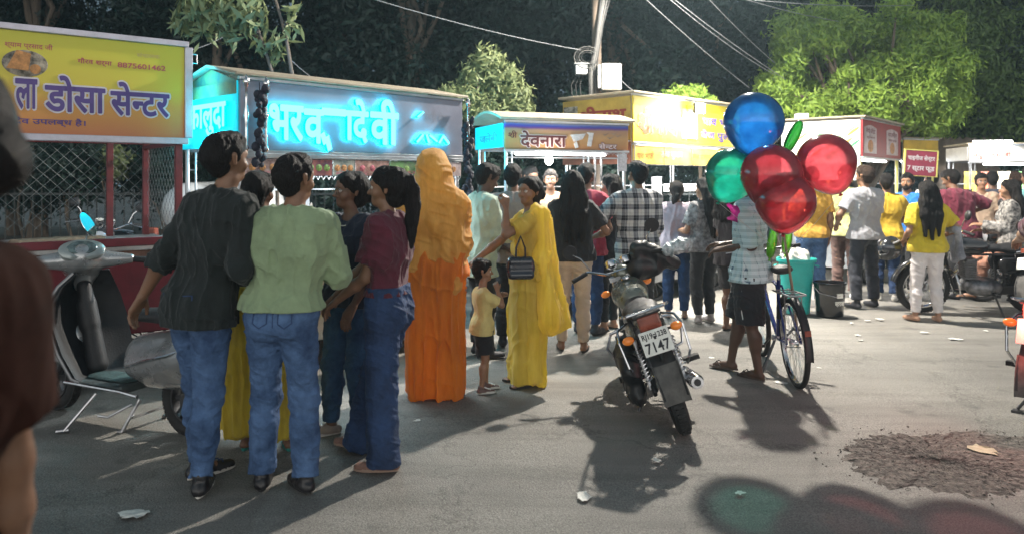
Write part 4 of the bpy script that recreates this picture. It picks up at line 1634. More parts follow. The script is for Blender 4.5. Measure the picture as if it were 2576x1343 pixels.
    mi = MB()
    mi.lathe([(0.0005, 0.0015), (0.050, 0.0015), (0.051, 0.0)], 24, Mq)
    mi.build('mirror_glass', mat('mirror_glass', (0.9, 0.92, 0.94), 0.03, 1.0), mh)
    return root


def bicycle(label, x, y, heading, lean=0):
    root = thing('bicycle', label, 'bicycle', (x, y, 0))
    root.rotation_euler = (Matrix.Rotation(rad(heading), 3, 'Z') @ Matrix.Rotation(rad(-lean), 3, 'X')).to_euler()
    BL = mat('bike_blue', (0.02, 0.03, 0.16), 0.25, coat=0.7, var=(6, 0.3))
    R = 0.335
    for xx in (0, 1.04):
        wheel(root, (xx, 0, R), R, 0.042, 0.298, n_spokes=36, hub=0.03)
    f = MB()
    bb, st, hd1, hd2 = (0.44, 0, 0.29), (0.30, 0, 0.78), (0.86, 0, 0.80), (0.89, 0, 0.70)
    f.tube([bb, st], 0.016, 10)
    f.tube([(0.32, 0, 0.72), hd1], 0.015, 10)
    f.tube([bb, hd2], 0.018, 10)
    f.tube([(0.85, 0, 0.83), (0.895, 0, 0.68)], 0.021, 10)
    for s_ in (-1, 1):
        f.tube([(0.0, s_ * 0.055, R), (0.43, s_ * 0.025, 0.29)], 0.010, 8)
        f.tube([(0.0, s_ * 0.055, R), (0.31, s_ * 0.02, 0.73)], 0.009, 8)
    f.build('frame', BL, root, smooth=True)
    fk = MB()
    for s_ in (-1, 1):
        fk.tube([(1.04, s_ * 0.05, R), (0.98, s_ * 0.05, 0.48), (0.905, s_ * 0.045, 0.67)], 0.012, 8)
    fk.tube([(0.905, -0.05, 0.67), (0.905, 0.05, 0.67)], 0.016, 8)
    fk.build('fork', BL, root, smooth=True)
    hb = MB()
    hb.tube([(0.85, 0, 0.82), (0.82, 0, 0.93), (0.84, 0, 0.95)], 0.013, 8)
    hb.tube([(0.76, 0.29, 0.99), (0.82, 0.15, 0.97), (0.85, 0, 0.95), (0.82, -0.15, 0.97), (0.76, -0.29, 0.99)], 0.012, 8)
    ho = hb.build('handlebar', M_DST, root, smooth=True)
    for s_ in (-1, 1):
        g = MB()
        g.tube([(0.80, s_ * 0.20, 0.978), (0.745, s_ * 0.32, 0.993)], 0.017, 8)
        g.build('grip', M_RUB, ho, smooth=True)
        g = MB()
        g.tube([(0.83, s_ * 0.16, 0.97), (0.87, s_ * 0.20, 0.955), (0.83, s_ * 0.29, 0.95)], 0.006, 6)
        g.build('brake_lever', M_STL, ho, smooth=True)
    s = Field(0.008)
    s.cap((0.38, 0, 0.86), (0.20, 0, 0.87), 0.035, 0.085, k=0.03, fd=(0, 0, 1), f=0.45)
    s.build('saddle', M_SEAT, root)
    sp = MB()
    sp.tube([(0.30, 0, 0.77), (0.285, 0, 0.85)], 0.013, 8)
    sp.build('seat_post', M_CHR, root, smooth=True)
    c = MB()
    c.tube([(0.44, -0.05, 0.29), (0.44, 0.05, 0.29)], 0.022, 10)
    c.lathe([(0.075, -0.004), (0.088, -0.004), (0.088, 0.004), (0.075, 0.004)], 32, Matrix.Translation((0.44, -0.045, 0.29)) @ Matrix.Rotation(rad(90), 4, 'X'), closed=True)
    for k in range(5):
        c.box((0.0, -0.006, -0.003), (0.08, 0.006, 0.003), Matrix.Translation((0.44, -0.045, 0.29)) @ Matrix.Rotation(rad(90), 4, 'X') @ Matrix.Rotation(rad(72 * k), 4, 'Z'))
    co = c.build('crank', M_STL, root, smooth=True)
    for s_, dx, dz in ((-1, -0.14, 0.09), (1, 0.14, -0.09)):
        c = MB()
        c.tube([(0.44, s_ * 0.065, 0.29), (0.44 + dx, s_ * 0.085, 0.29 + dz)], 0.009, 8)
        px, py, pz = 0.44 + dx, s_ * 0.135, 0.29 + dz
        for q in (-0.038, 0, 0.038):
            c.box((px + q - 0.006, py - 0.045, pz - 0.012), (px + q + 0.006, py + 0.045, pz + 0.012))
        for q in (-0.045, -0.0, 0.045):
            c.box((px - 0.038, py + q - 0.005, pz - 0.011), (px + 0.038, py + q + 0.005, pz + 0.011))
        c.build('pedal', M_BLK, co)
    c = MB()
    for dz in (0.083, -0.083):
        c.tube([(0.44, -0.045, 0.29 + dz), (0.0, -0.045, R + dz * 0.4)], 0.004, 5)
    c.build('chain', M_DST, root)
    for cx, a0, a1 in ((0, 20, 190), (1.04, -10, 150)):
        m_ = MB()
        strip(m_, arc((cx, 0, R), R + 0.02, a0, a1, 14), 0.055, 0.003, 0.012)
        m_.build('mudguard', M_BLK, root, smooth=True)
    ca = MB()
    for s_ in (-1, 1):
        ca.tube([(0.28, s_ * 0.06, 0.70), (-0.16, s_ * 0.065, 0.72), (-0.20, 0, 0.72)], 0.007, 6)
        ca.tube([(0.0, s_ * 0.06, R), (-0.06, s_ * 0.062, 0.715)], 0.005, 6)
    for q in (-0.12, -0.02, 0.08, 0.18):
        ca.tube([(q, -0.063, 0.713), (q, 0.063, 0.713)], 0.005, 6)
    ca.build('carrier', M_STL, root, smooth=True)
    sd = MB()
    sd.tube([(0.34, 0.05, 0.29), (0.30, 0.19, 0.02)], 0.008, 6)
    sd.tube([(0.34, 0.06, 0.29), (0.34, 0.19, 0.02)], 0.006, 6)
    sd.build('kickstand', M_DST, root, smooth=True)
    rf = MB()
    rf.box((-0.365, -0.022, 0.46), (-0.357, 0.022, 0.50))
    rf.build('reflector', M_RED_L, root)
    return root

# ---------------------------------------------------------------- ground
def asphalt():
    m = bpy.data.materials.new('asphalt')
    m.use_nodes = True
    nt = m.node_tree
    N, L = nt.nodes, nt.links
    b = N['Principled BSDF']
    tc = N.new('ShaderNodeTexCoord')
    def noise(scale, detail, rough=0.6, vec=None):
        n = N.new('ShaderNodeTexNoise')
        n.inputs['Scale'].default_value = scale
        n.inputs['Detail'].default_value = detail
        n.inputs['Roughness'].default_value = rough
        L.new(vec or tc.outputs['Object'], n.inputs['Vector'])
        return n
    big = noise(0.55, 6)
    r1 = N.new('ShaderNodeValToRGB')
    r1.color_ramp.elements[0].position = 0.33
    r1.color_ramp.elements[0].color = (0.165, 0.158, 0.148, 1)
    r1.color_ramp.elements[1].position = 0.68
    r1.color_ramp.elements[1].color = (0.27, 0.26, 0.24, 1)
    L.new(big.outputs['Fac'], r1.inputs[0])
    # streaks left by tyres, pulled out along the road
    mp = N.new('ShaderNodeMapping')
    mp.inputs['Rotation'].default_value = (0, 0, rad(28))
    mp.inputs['Scale'].default_value = (0.35, 3.2, 1)
    L.new(tc.outputs['Object'], mp.inputs[0])
    st = noise(1.6, 5, 0.65, mp.outputs[0])
    r2 = N.new('ShaderNodeValToRGB')
    r2.color_ramp.elements[0].position = 0.36
    r2.color_ramp.elements[0].color = (0.76, 0.76, 0.76, 1)
    r2.color_ramp.elements[1].position = 0.56
    r2.color_ramp.elements[1].color = (1, 1, 1, 1)
    L.new(st.outputs['Fac'], r2.inputs[0])
    mx = N.new('ShaderNodeMix')
    mx.data_type = 'RGBA'
    mx.blend_type = 'MULTIPLY'
    mx.inputs[0].default_value = 0.8
    L.new(r1.outputs[0], mx.inputs[6])
    L.new(r2.outputs[0], mx.inputs[7])
    # fine stones
    vo = N.new('ShaderNodeTexVoronoi')
    vo.inputs['Scale'].default_value = 95
    L.new(tc.outputs['Object'], vo.inputs['Vector'])
    fn = noise(140, 3, 0.7)
    r3 = N.new('ShaderNodeValToRGB')
    r3.color_ramp.elements[0].position = 0.25
    r3.color_ramp.elements[0].color = (0.30, 0.30, 0.30, 1)
    r3.color_ramp.elements[1].position = 0.75
    r3.color_ramp.elements[1].color = (1.75, 1.73, 1.68, 1)
    L.new(fn.outputs['Fac'], r3.inputs[0])
    m2 = N.new('ShaderNodeMix')
    m2.data_type = 'RGBA'
    m2.blend_type = 'MULTIPLY'
    m2.inputs[0].default_value = 1
    L.new(mx.outputs[2], m2.inputs[6])
    L.new(r3.outputs[0], m2.inputs[7])
    # oil and spilled-water spots
    sp = noise(2.4, 3, 0.5)
    r4 = N.new('ShaderNodeValToRGB')
    r4.color_ramp.elements[0].position = 0.64
    r4.color_ramp.elements[0].color = (1, 1, 1, 1)
    r4.color_ramp.elements[1].position = 0.76
    r4.color_ramp.elements[1].color = (0.5, 0.5, 0.52, 1)
    L.new(sp.outputs['Fac'], r4.inputs[0])
    m3 = N.new('ShaderNodeMix')
    m3.data_type = 'RGBA'
    m3.blend_type = 'MULTIPLY'
    m3.inputs[0].default_value = 1
    L.new(m2.outputs[2], m3.inputs[6])
    L.new(r4.outputs[0], m3.inputs[7])
    # hairline cracks
    wv = N.new('ShaderNodeVectorMath')
    wv.operation = 'ADD'
    wn2 = noise(3.0, 4)
    L.new(tc.outputs['Object'], wv.inputs[0])
    L.new(wn2.outputs['Color'], wv.inputs[1])
    cv = N.new('ShaderNodeTexVoronoi')
    cv.feature = 'DISTANCE_TO_EDGE'
    cv.inputs['Scale'].default_value = 0.55
    L.new(wv.outputs[0], cv.inputs['Vector'])
    r5 = N.new('ShaderNodeValToRGB')
    r5.color_ramp.elements[0].position = 0.0
    r5.color_ramp.elements[0].color = (0.45, 0.45, 0.45, 1)
    r5.color_ramp.elements[1].position = 0.010
    r5.color_ramp.elements[1].color = (1, 1, 1, 1)
    L.new(cv.outputs['Distance'], r5.inputs[0])
    m4 = N.new('ShaderNodeMix')
    m4.data_type = 'RGBA'
    m4.blend_type = 'MULTIPLY'
    m4.inputs[0].default_value = 0.6
    L.new(m3.outputs[2], m4.inputs[6])
    L.new(r5.outputs[0], m4.inputs[7])
    L.new(m4.outputs[2], b.inputs['Base Color'])
    b.inputs['Roughness'].default_value = 0.78
    b.inputs['Specular IOR Level'].default_value = 0.35
    ad = N.new('ShaderNodeMath')
    ad.operation = 'ADD'
    L.new(vo.outputs['Distance'], ad.inputs[0])
    L.new(fn.outputs['Fac'], ad.inputs[1])
    bp = N.new('ShaderNodeBump')
    bp.inputs['Strength'].default_value = 0.55
    bp.inputs['Distance'].default_value = 0.006
    L.new(ad.outputs[0], bp.inputs['Height'])
    L.new(bp.outputs[0], b.inputs['Normal'])
    return m


def gz(x, y):
    return 0.006 * math.sin(x * 1.3 + y * 0.7) + 0.005 * math.sin(x * 0.6 - y * 1.9) - 0.006


def ground():
    bm = bmesh.new()
    xs = list(np.linspace(-8, 8, 81))
    ys = list(np.linspace(-2, 14, 81))
    xs = [-90, -40, -20] + xs + [20, 40, 90]
    ys = [-60, -20] + ys + [30, 60, 120]
    V = []
    for yy in ys:
        for xx in xs:
            z = 0
            if abs(xx) < 8 and -2 < yy < 14:
                z = 0.006 * math.sin(xx * 1.3 + yy * 0.7) + 0.005 * math.sin(xx * 0.6 - yy * 1.9)
            V.append((xx, yy, z - 0.006))
    n = len(xs)
    F = [(j * n + i, j * n + i + 1, (j + 1) * n + i + 1, (j + 1) * n + i) for j in range(len(ys) - 1) for i in range(n - 1)]
    o = link('ground', np_mesh('ground', np.array(V), np.array(F)), asphalt(), smooth=True)
    tag(o, kind='structure')


ground()


def gravel():
    px = [(2118, 1140), (2135, 1112), (2175, 1094), (2240, 1086), (2330, 1092), (2415, 1080), (2500, 1086), (2580, 1100), (2680, 1128), (2700, 1175), (2640, 1215), (2540, 1240), (2470, 1252), (2400, 1240), (2320, 1222), (2240, 1224), (2190, 1200), (2160, 1180), (2130, 1160)]
    P = [Vector((*G(*p), 0)) for p in px]
    c = sum(P, Vector()) / len(P)
    rr = random.Random(4)
    ang = sorted((math.atan2(p.y - c.y, p.x - c.x), (p - c).length) for p in P)

    def rmax(a):
        a = (a + math.pi) % (2 * math.pi) - math.pi
        for i in range(len(ang)):
            a0, r0 = ang[i - 1]
            a1, r1 = ang[i]
            if i == 0:
                a0 -= 2 * math.pi
            if a0 <= a <= a1:
                t = (a - a0) / max(a1 - a0, 1e-6)
                return r0 + (r1 - r0) * t
        a0, r0 = ang[-1]
        a1, r1 = ang[0]
        return r0 + (r1 - r0) * (a - a0) / (a1 + 2 * math.pi - a0)
    NR, NA = 60, 200
    vs = []
    for i in range(NR + 1):
        for k in range(NA):
            a = 2 * math.pi * k / NA
            t = i / NR
            r = rmax(a) * (1 + 0.05 * math.sin(a * 17) + 0.03 * math.sin(a * 41 + 1)) * t
            z = gz(c.x + r * math.cos(a), c.y + r * math.sin(a)) + (0.004 if t < 0.93 else 0.004 * (1 - t) / 0.07 - 0.002)
            z += rr.uniform(-0.002, 0.004) if t < 0.97 else 0
            vs.append((c.x + r * math.cos(a), c.y + r * math.sin(a), z))
    fs = [(i * NA + k, i * NA + (k + 1) % NA, (i + 1) * NA + (k + 1) % NA, (i + 1) * NA + k) for i in range(NR) for k in range(NA)]
    mb = MB()
    mb.add(vs, fs)
    for _ in range(1500):
        a = rr.uniform(0, 6.283)
        t = math.sqrt(rr.random()) * (1.04 if rr.random() > 0.22 else 1.3)
        r = rmax(a) * t
        s = rr.choice([0.003, 0.004, 0.006, 0.009])
        q = Vector((c.x + r * math.cos(a), c.y + r * math.sin(a), gz(c.x + r * math.cos(a), c.y + r * math.sin(a)) + 0.003))
        pts = [q + Vector((rr.uniform(-1, 1), rr.uniform(-1, 1), rr.uniform(-0.3, 1))) * s for _ in range(5)]
        mb.add(pts, [(0, 1, 2), (0, 2, 3), (0, 3, 4), (1, 3, 2), (1, 4, 3), (0, 4, 1)])
    o = mb.build('gravel_patch', mat('gravel', (0.085, 0.074, 0.065), 0.95, bump=(70, 0.9), var=(22, 0.5, (0.19, 0.165, 0.145))), fix=False)
    tag(o, 'patch of broken brown gravel in the asphalt at lower right', 'gravel', kind='stuff')


gravel()


def scrap(px, py, size, seed, label, col=None, shape='paper'):
    rr = random.Random(seed)
    X, Y = G(px, py)
    n = 6
    vs, fs = [], []
    for j in range(n):
        for i in range(n):
            u, v = (i / (n - 1) - 0.5) * size, (j / (n - 1) - 0.5) * size * 0.7
            vs.append((u * (1 + 0.3 * rr.uniform(-1, 1)), v * (1 + 0.3 * rr.uniform(-1, 1)), 0.004 + abs(rr.gauss(0, 1)) * size * 0.025))
    for j in range(n - 1):
        for i in range(n - 1):
            if (i in (0, n - 2) and j in (0, n - 2)) and rr.random() < 0.6:
                continue
            fs.append((j * n + i, j * n + i + 1, (j + 1) * n + i + 1, (j + 1) * n + i))
    mb = MB()
    mb.add(vs, fs)
    o = mb.build('paper_scrap', mat('paper_' + str(col), col or (0.68, 0.67, 0.62), 0.8, var=(30, 0.15)))
    md = o.modifiers.new('thick', 'SOLIDIFY')
    md.thickness = 0.0015
    o.location = (X, Y, 0)
    o.rotation_euler = (0, 0, rr.uniform(0, 6))
    tag(o, label, 'litter', 'paper litter on the road')


SC = [(335, 1293, .12, 'torn white paper lying in the shadow at lower left'),
      (1467, 1248, .10, 'crumpled white paper alone on the open road below the motorcycle'),
      (1652, 1158, .06, 'small white scrap beside the motorcycle shadow'),
      (1790, 900, .06, 'white scrap on the road left of the balloon seller\'s sandals'),
      (2324, 836, .08, 'crumpled white paper just below the woman in white jeans'),
      (2405, 853, .11, 'flat white wrapper right of the crumpled paper near white jeans'),
      (2213, 803, .09, 'pale wrapper on the road between bucket and white jeans'),
      (2182, 806, .06, 'white scrap just left of the pale wrapper by the bucket'),
      (2143, 812, .05, 'tiny white scrap nearest the black bucket'),
      (2157, 843, .06, 'small crushed cup below the black bucket'),
      (2165, 856, .05, 'thin white strip under the crushed cup'),
      (1965, 963, .09, 'white paper on the road under the bicycle kickstand'),
      (2475, 1133, .15, 'yellowish flat stone chip lying on the gravel patch'),
      (1050, 1058, .05, 'white scrap behind the woman in wide jeans'),
      (2060, 925, .04, 'little scrap to the right of the bicycle rear wheel'),
      (2480, 832, .05, 'white scrap by the parked motorcycles at right'),
      (1860, 1240, .05, 'scrap beside the green balloon shadow')]
SC = [s_ for s_ in SC]
for i, (a, b_, s_, l_) in enumerate(SC):
    scrap(a, b_, s_, i + 3, l_, (0.42, 0.38, 0.26) if 'stone' in l_ else None)

# ---------------------------------------------------------------- trees
LEAF = {}


def leafmat(name, c, c2):
    m = bpy.data.materials.new('leaf_' + name)
    m.use_nodes = True
    nt = m.node_tree
    N, L = nt.nodes, nt.links
    N.clear()
    o = N.new('ShaderNodeOutputMaterial')
    d = N.new('ShaderNodeBsdfPrincipled')
    d.inputs['Roughness'].default_value = 0.55
    tr = N.new('ShaderNodeBsdfTranslucent')
    mx = N.new('ShaderNodeMixShader')
    mx.inputs[0].default_value = 0.3
    g = N.new('ShaderNodeNewGeometry')
    r = N.new('ShaderNodeValToRGB')
    r.color_ramp.elements[0].color = _lin(c)
    r.color_ramp.elements[1].color = _lin(c2)
    tc = N.new('ShaderNodeTexCoord')
    n = N.new('ShaderNodeTexNoise')
    n.inputs['Scale'].default_value = 1.3
    n.inputs['Detail'].default_value = 3
    L.new(tc.outputs['Object'], n.inputs['Vector'])
    ad = N.new('ShaderNodeMath')
    ad.operation = 'ADD'
    L.new(g.outputs['Random Per Island'], ad.inputs[0])
    L.new(n.outputs['Fac'], ad.inputs[1])
    ml = N.new('ShaderNodeMath')
    ml.operation = 'MULTIPLY'
    ml.inputs[1].default_value = 0.5
    L.new(ad.outputs[0], ml.inputs[0])
    L.new(ml.outputs[0], r.inputs[0])
    L.new(r.outputs[0], d.inputs['Base Color'])
    L.new(r.outputs[0], tr.inputs[0])
    L.new(d.outputs[0], mx.inputs[1])
    L.new(tr.outputs[0], mx.inputs[2])
    L.new(mx.outputs[0], o.inputs[0])
    return m


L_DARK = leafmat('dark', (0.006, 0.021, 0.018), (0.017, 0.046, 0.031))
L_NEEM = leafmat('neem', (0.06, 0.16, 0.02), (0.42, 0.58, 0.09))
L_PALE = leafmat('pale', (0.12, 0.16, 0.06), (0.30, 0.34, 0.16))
M_BARK = mat('bark', (0.13, 0.10, 0.075), 0.9, bump=(14, 1.0), var=(5, 0.35), stretch=(1, 1, 0.25))


def crown_mesh(name, clumps, nleaf, size, seed, long=1.8, droop=0.0):
    R = np.random.RandomState(seed)
    C = np.array([c[:3] for c in clumps], float)
    rads = np.array([c[3] for c in clumps], float)
    w = rads ** 2
    ci = R.choice(len(C), nleaf, p=w / w.sum())
    u = R.normal(size=(nleaf, 3))
    u /= np.linalg.norm(u, axis=1)[:, None]
    r = rads[ci] * (0.55 + 0.5 * R.rand(nleaf) ** 0.6)
    # twigs: leaves gather along short sprays so that the outline stays uneven
    spray = R.randint(0, nleaf // 12 + 1, nleaf)
    off = R.normal(size=(nleaf // 12 + 2, 3)) * 0.24
    P = C[ci] + u * r[:, None] * np.array([1, 1, 0.72]) + off[spray] * rads[ci][:, None]
    P[:, 2] -= droop * R.rand(nleaf) * rads[ci]
    nn = u + R.normal(size=(nleaf, 3)) * 0.55
    a = np.cross(nn, R.normal(size=(nleaf, 3)))
    a[:, 2] -= droop * 1.2
    a /= np.linalg.norm(a, axis=1)[:, None]
    b = np.cross(a, nn)
    b /= np.linalg.norm(b, axis=1)[:, None]
    s = size * (0.6 + 0.8 * R.rand(nleaf))[:, None]
    V = np.stack([P - a * s * long * 0.5, P + b * s * 0.32, P + a * s * long * 0.5, P - b * s * 0.32], 1).reshape(-1, 3)
    F = np.arange(nleaf * 4).reshape(-1, 4)
    return np_mesh(name, V, F)


def tree_trunk(limbs, base_r, height, bend=(0, 0)):
    mb = MB()
    pts, rs = [], []
    for i in range(9):
        t = i / 8
        pts.append((bend[0] * t * t + 0.05 * math.sin(t * 7), bend[1] * t * t + 0.04 * math.cos(t * 5) - 0.04, height * t - 0.05))
        rs.append(base_r * (1.25 if i == 0 else 1) * (1 - 0.6 * t))
    mb.tube(pts, rs, 12)
    top = Vector(pts[-1])
    rr = random.Random(int(height * 100))
    for (lx, ly, lz) in limbs:
        t = rr.uniform(0.45, 0.98)
        s = Vector(pts[int(t * 8)])
        e = Vector((lx, ly, lz))
        m1 = s.lerp(e, 0.35) + Vector((rr.uniform(-0.15, 0.15), rr.uniform(-0.15, 0.15), 0.12))
        m2 = s.lerp(e, 0.7) + Vector((rr.uniform(-0.15, 0.15), rr.uniform(-0.15, 0.15), 0.10))
        r0 = base_r * 0.42
        mb.tube([s, m1, m2, e], [r0, r0 * 0.7, r0 * 0.45, r0 * 0.15], 7)
    return mb.mesh('trunk')


def rnd_clumps(seed, n, sx, sy, z0, z1, r0, r1):
    rr = random.Random(seed)
    out = []
    for i in range(n):
        a = rr.uniform(0, 6.283)
        t = rr.random() ** 0.5
        z = rr.uniform(z0, z1)
        k = math.sin(math.pi * min(1, max(0.12, (z - z0) / (z1 - z0) * 0.85 + 0.12)))
        out.append((math.cos(a) * sx * t * k, math.sin(a) * sy * t * k, z, rr.uniform(r0, r1)))
    return out


VAR = []
for sd in range(4):
    cl = rnd_clumps(20 + sd, 46, 2.5, 1.8, 1.3, 8.6, 0.45, 0.95)
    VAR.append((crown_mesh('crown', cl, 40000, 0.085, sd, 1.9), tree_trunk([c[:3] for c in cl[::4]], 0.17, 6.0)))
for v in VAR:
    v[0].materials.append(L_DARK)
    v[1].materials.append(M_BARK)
BG = [(-12.6, 17.5), (-10.2, 16.2), (-7.9, 17.3), (-6.0, 15.6), (-3.9, 17.2), (-2.1, 16.0), (0.2, 17.4), (2.2, 16.2), (4.4, 17.6), (6.2, 17.2), (8.6, 18.0), (10.9, 16.6), (13.4, 17.6), (-13.5, 20.5), (-8.8, 20.6), (-4.6, 20.4), (-0.6, 20.8), (3.6, 20.6), (7.8, 20.9), (12.0, 20.7), (16.2, 20.4)]
WHERE = ['dark tree behind the sign of the red cart at far left', 'dark tree standing behind the yellow dosa sign', 'tall dark tree above the gap between dosa sign and cyan stall', 'dark tree behind the two thin bare trunks', 'dark tree above the left half of the cyan stall', 'dark tree right of the thin trunks above the cyan roof', 'dark tree behind the small pale-leaved tree', 'dark tree right behind the utility pole', 'dark tree above the yellow stall', 'dark tree behind the left part of the lit neem', 'dark tree behind the right part of the lit neem', 'dark tree above the red menu board at right', 'dark tree above the stall with white light at far right',
         'back-row dark tree beyond the dosa sign at the left edge', 'back-row dark tree beyond the left cart', 'back-row dark tree beyond the cyan stall', 'back-row dark tree beyond the small pale tree', 'back-row dark tree beyond the yellow stall lamp', 'back-row dark tree beyond the lit neem', 'back-row dark tree beyond the red menu board', 'back-row dark tree at the far right edge']
rr = random.Random(9)
for i, (bx, by) in enumerate(BG):
    cm, tm = VAR[i % 4]
    t = thing('tree', WHERE[i], 'tree', (bx, by, 0), rr.uniform(0, 6.28), 'dark trees behind the stalls')
    s_ = rr.uniform(0.95, 1.15)
    t.scale = (s_, s_, s_)
    link('trunk', tm, None, t)
    link('crown', cm, None, t, smooth=False)

# neem lit by the street lamp
def neem(loc, px_clumps, Y, label, nleaf, size, m, trunk_r=0.16, th=2.6, long=2.2, droop=0.3, name='neem_tree', seed=3, stems=None):
    t = thing(name, label, 'tree', loc)
    cl = []
    for (x, y, r, dy) in px_clumps:
        p = A3(x, y, Y + dy)
        cl.append((p.x - loc[0], p.y - loc[1], p.z - loc[2], r))
    o = link('crown', crown_mesh('crown', cl, nleaf, size, seed, long, droop), m, t)
    if stems:
        mb = MB()
        for pts, r0 in stems:
            q = [A3(a, b, c_) - Vector(loc) for a, b, c_ in pts]
            mb.tube(q, [r0 * (1 - 0.6 * i / (len(q) - 1)) for i in range(len(q))], 8)
        mb.build('trunk', M_BARK, t, smooth=True)
    else:
        link('trunk', tree_trunk([c[:3] for c in cl[::2]], trunk_r, th), M_BARK, t, smooth=True)
    return t


NC = []
rr = random.Random(31)
for _ in range(190):
    x_ = rr.uniform(1930, 2420)
    y_ = rr.uniform(15, 320)
    if (x_ - 2190) ** 2 / 260 ** 2 + (y_ - 190) ** 2 / 185 ** 2 < 1.05:
        NC.append((x_, y_, rr.choice([0.16, 0.2, 0.26, 0.34]), rr.uniform(-1.3, 1.3)))
NC += [(1990, 60, .35, 0), (2050, 40, .3, .3), (1945, 210, .3, 0), (1925, 290, .28, 0), (2020, 300, .35, 0), (2300, 120, .35, .4), (1990, 250, .35, -.3), (2100, 300, .4, 0)]
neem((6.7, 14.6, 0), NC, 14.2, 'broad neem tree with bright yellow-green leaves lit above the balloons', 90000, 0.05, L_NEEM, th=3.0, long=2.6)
NC2 = []
for _ in range(70):
    x_, y_ = rr.uniform(2330, 2660), rr.uniform(-140, 300)
    NC2.append((x_, y_, rr.uniform(0.4, 0.7), rr.uniform(-0.8, 1.0)))
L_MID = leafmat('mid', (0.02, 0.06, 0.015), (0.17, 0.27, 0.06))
neem((9.9, 16.4, 0), NC2, 15.8, 'taller half-lit tree with hanging twigs right of the bright neem', 80000, 0.055, L_MID, trunk_r=0.22, th=3.4, droop=0.8, seed=5)
neem((-0.4, 11.6, 0), [(1230, 150, .22, 0), (1200, 190, .24, .1), (1265, 190, .24, 0), (1175, 235, .2, 0), (1225, 235, .28, .2), (1290, 235, .24, 0), (1135, 235, .16, 0), (1240, 275, .26, 0), (1315, 270, .16, 0), (1195, 275, .2, 0)], 11.6,
     'small pale-leaved tree rising between the cyan stall and the pole', 5200, 0.055, L_PALE, trunk_r=0.05, th=2.9, long=2.4, seed=8)
BC = [(470, 25, .16, 0), (505, 60, .16, .1), (550, 35, .17, 0), (600, 25, .16, -.1), (640, 60, .13, 0), (575, 80, .10, 0), (660, 110, .10, 0), (455, 50, .10, 0), (695, 95, .11, 0), (735, 70, .09, 0), (620, 0, .2, 0), (520, -15, .22, 0), (690, 130, .08, 0), (740, 20, .08, 0)]
neem((-2.45, 8.4, 0), BC, 8.4, 'slender two-stemmed tree with drooping leaves behind the cyan stall', 620, 0.07, L_PALE, long=2.6, droop=0.9, name='slender_tree', seed=11,
     stems=[([(745, 620, 8.4), (740, 300, 8.4), (735, 190, 8.4), (722, 110, 8.4), (708, 50, 8.4), (690, -10, 8.4), (660, -90, 8.4)], 0.028),
            ([(700, 600, 8.5), (690, 200, 8.45), (668, 130, 8.45), (648, 70, 8.4), (600, 45, 8.4), (520, 25, 8.4)], 0.022),
            ([(648, 85, 8.4), (640, 40, 8.4), (615, -20, 8.4)], 0.012), ([(600, 47, 8.4), (560, 75, 8.4)], 0.008), ([(708, 50, 8.4), (740, 75, 8.4)], 0.007)])
neem((3.1, 12.3, 0), [(1700, 245, .22, 0), (1745, 238, .2, 0), (1775, 258, .15, 0)], 12.3, 'low bright bush top just above the flood lamp', 1800, 0.05, L_NEEM, trunk_r=0.04, th=2.5, name='bush', seed=14)
# shrubs behind the railing at left
for i, (x_, y_, Y_, r_, lb, mm) in enumerate([(180, 395, 13, .75, 'dark round shrub behind the railing under the dosa sign', L_DARK), (60, 400, 13.4, .8, 'dark shrub at the left edge beyond the railing', L_DARK), (285, 405, 12.9, .34, 'pale flowering shrub behind the wire mesh', L_PALE), (420, 400, 13.5, .8, 'dark shrub behind the white car', L_DARK),
                                          (830, 430, 13.2, .9, 'dark shrub seen under the cyan stall roof', L_DARK), (1210, 420, 12.6, .8, 'dark shrub between cyan stall and cream-roofed stall', L_DARK), (1400, 430, 13, .9, 'dark shrub seen through the cream-roofed stall', L_DARK)]):
    p = A3(x_, y_, Y_)
    q = rnd_clumps(50 + i, 9, r_, r_, p.z - r_ * 0.7, p.z + r_ * 0.5, r_ * 0.3, r_ * 0.5)
    t = thing('shrub', lb, 'shrub', (p.x, p.y, 0))
    link('crown', crown_mesh('crown', q, 3500, 0.07, i, 1.8), mm, t)
    link('trunk', tree_trunk([c[:3] for c in q[::3]], 0.04, p.z - 0.3), M_BARK, t, smooth=True)


# park railing behind the stalls
def railing():
    t = thing('railing', 'long dark iron park railing with vertical bars behind the carts', 'railing', (-11, 11.6, 0))
    L = 27
    mb = MB()
    for i in range(int(L / 0.14)):
        mb.tube([(i * 0.14, 0, 0.2), (i * 0.14, 0, 1.42)], 0.010, 5)
    for z in (0.30, 1.32):
        mb.box((0, -0.012, z), (L, 0.012, z + 0.035))
    mb.build('bars', mat('iron_dark', (0.03, 0.035, 0.035), 0.5, 0.4, var=(6, 0.3)), t)
    for i in range(12):
        p = MB()
        p.box((i * 2.4 - 0.04, -0.04, 0.0), (i * 2.4 + 0.04, 0.04, 1.5))
        p.build('post', MATS['iron_dark'], t, bevel=0.005)
    k = MB()
    k.box((0, -0.10, 0), (L, 0.10, 0.2))
    k.build('plinth', mat('concrete', (0.26, 0.25, 0.23), 0.9, bump=(30, 0.4), var=(4, 0.25)), t, bevel=0.01)


railing()
pk = MB()
pk.box((-40, 11.9, -0.02), (40, 24, 0.03))
tag(pk.build('park_ground', mat('park_soil', (0.10, 0.095, 0.07), 0.95, bump=(10, 0.5), var=(2, 0.4))), kind='structure')


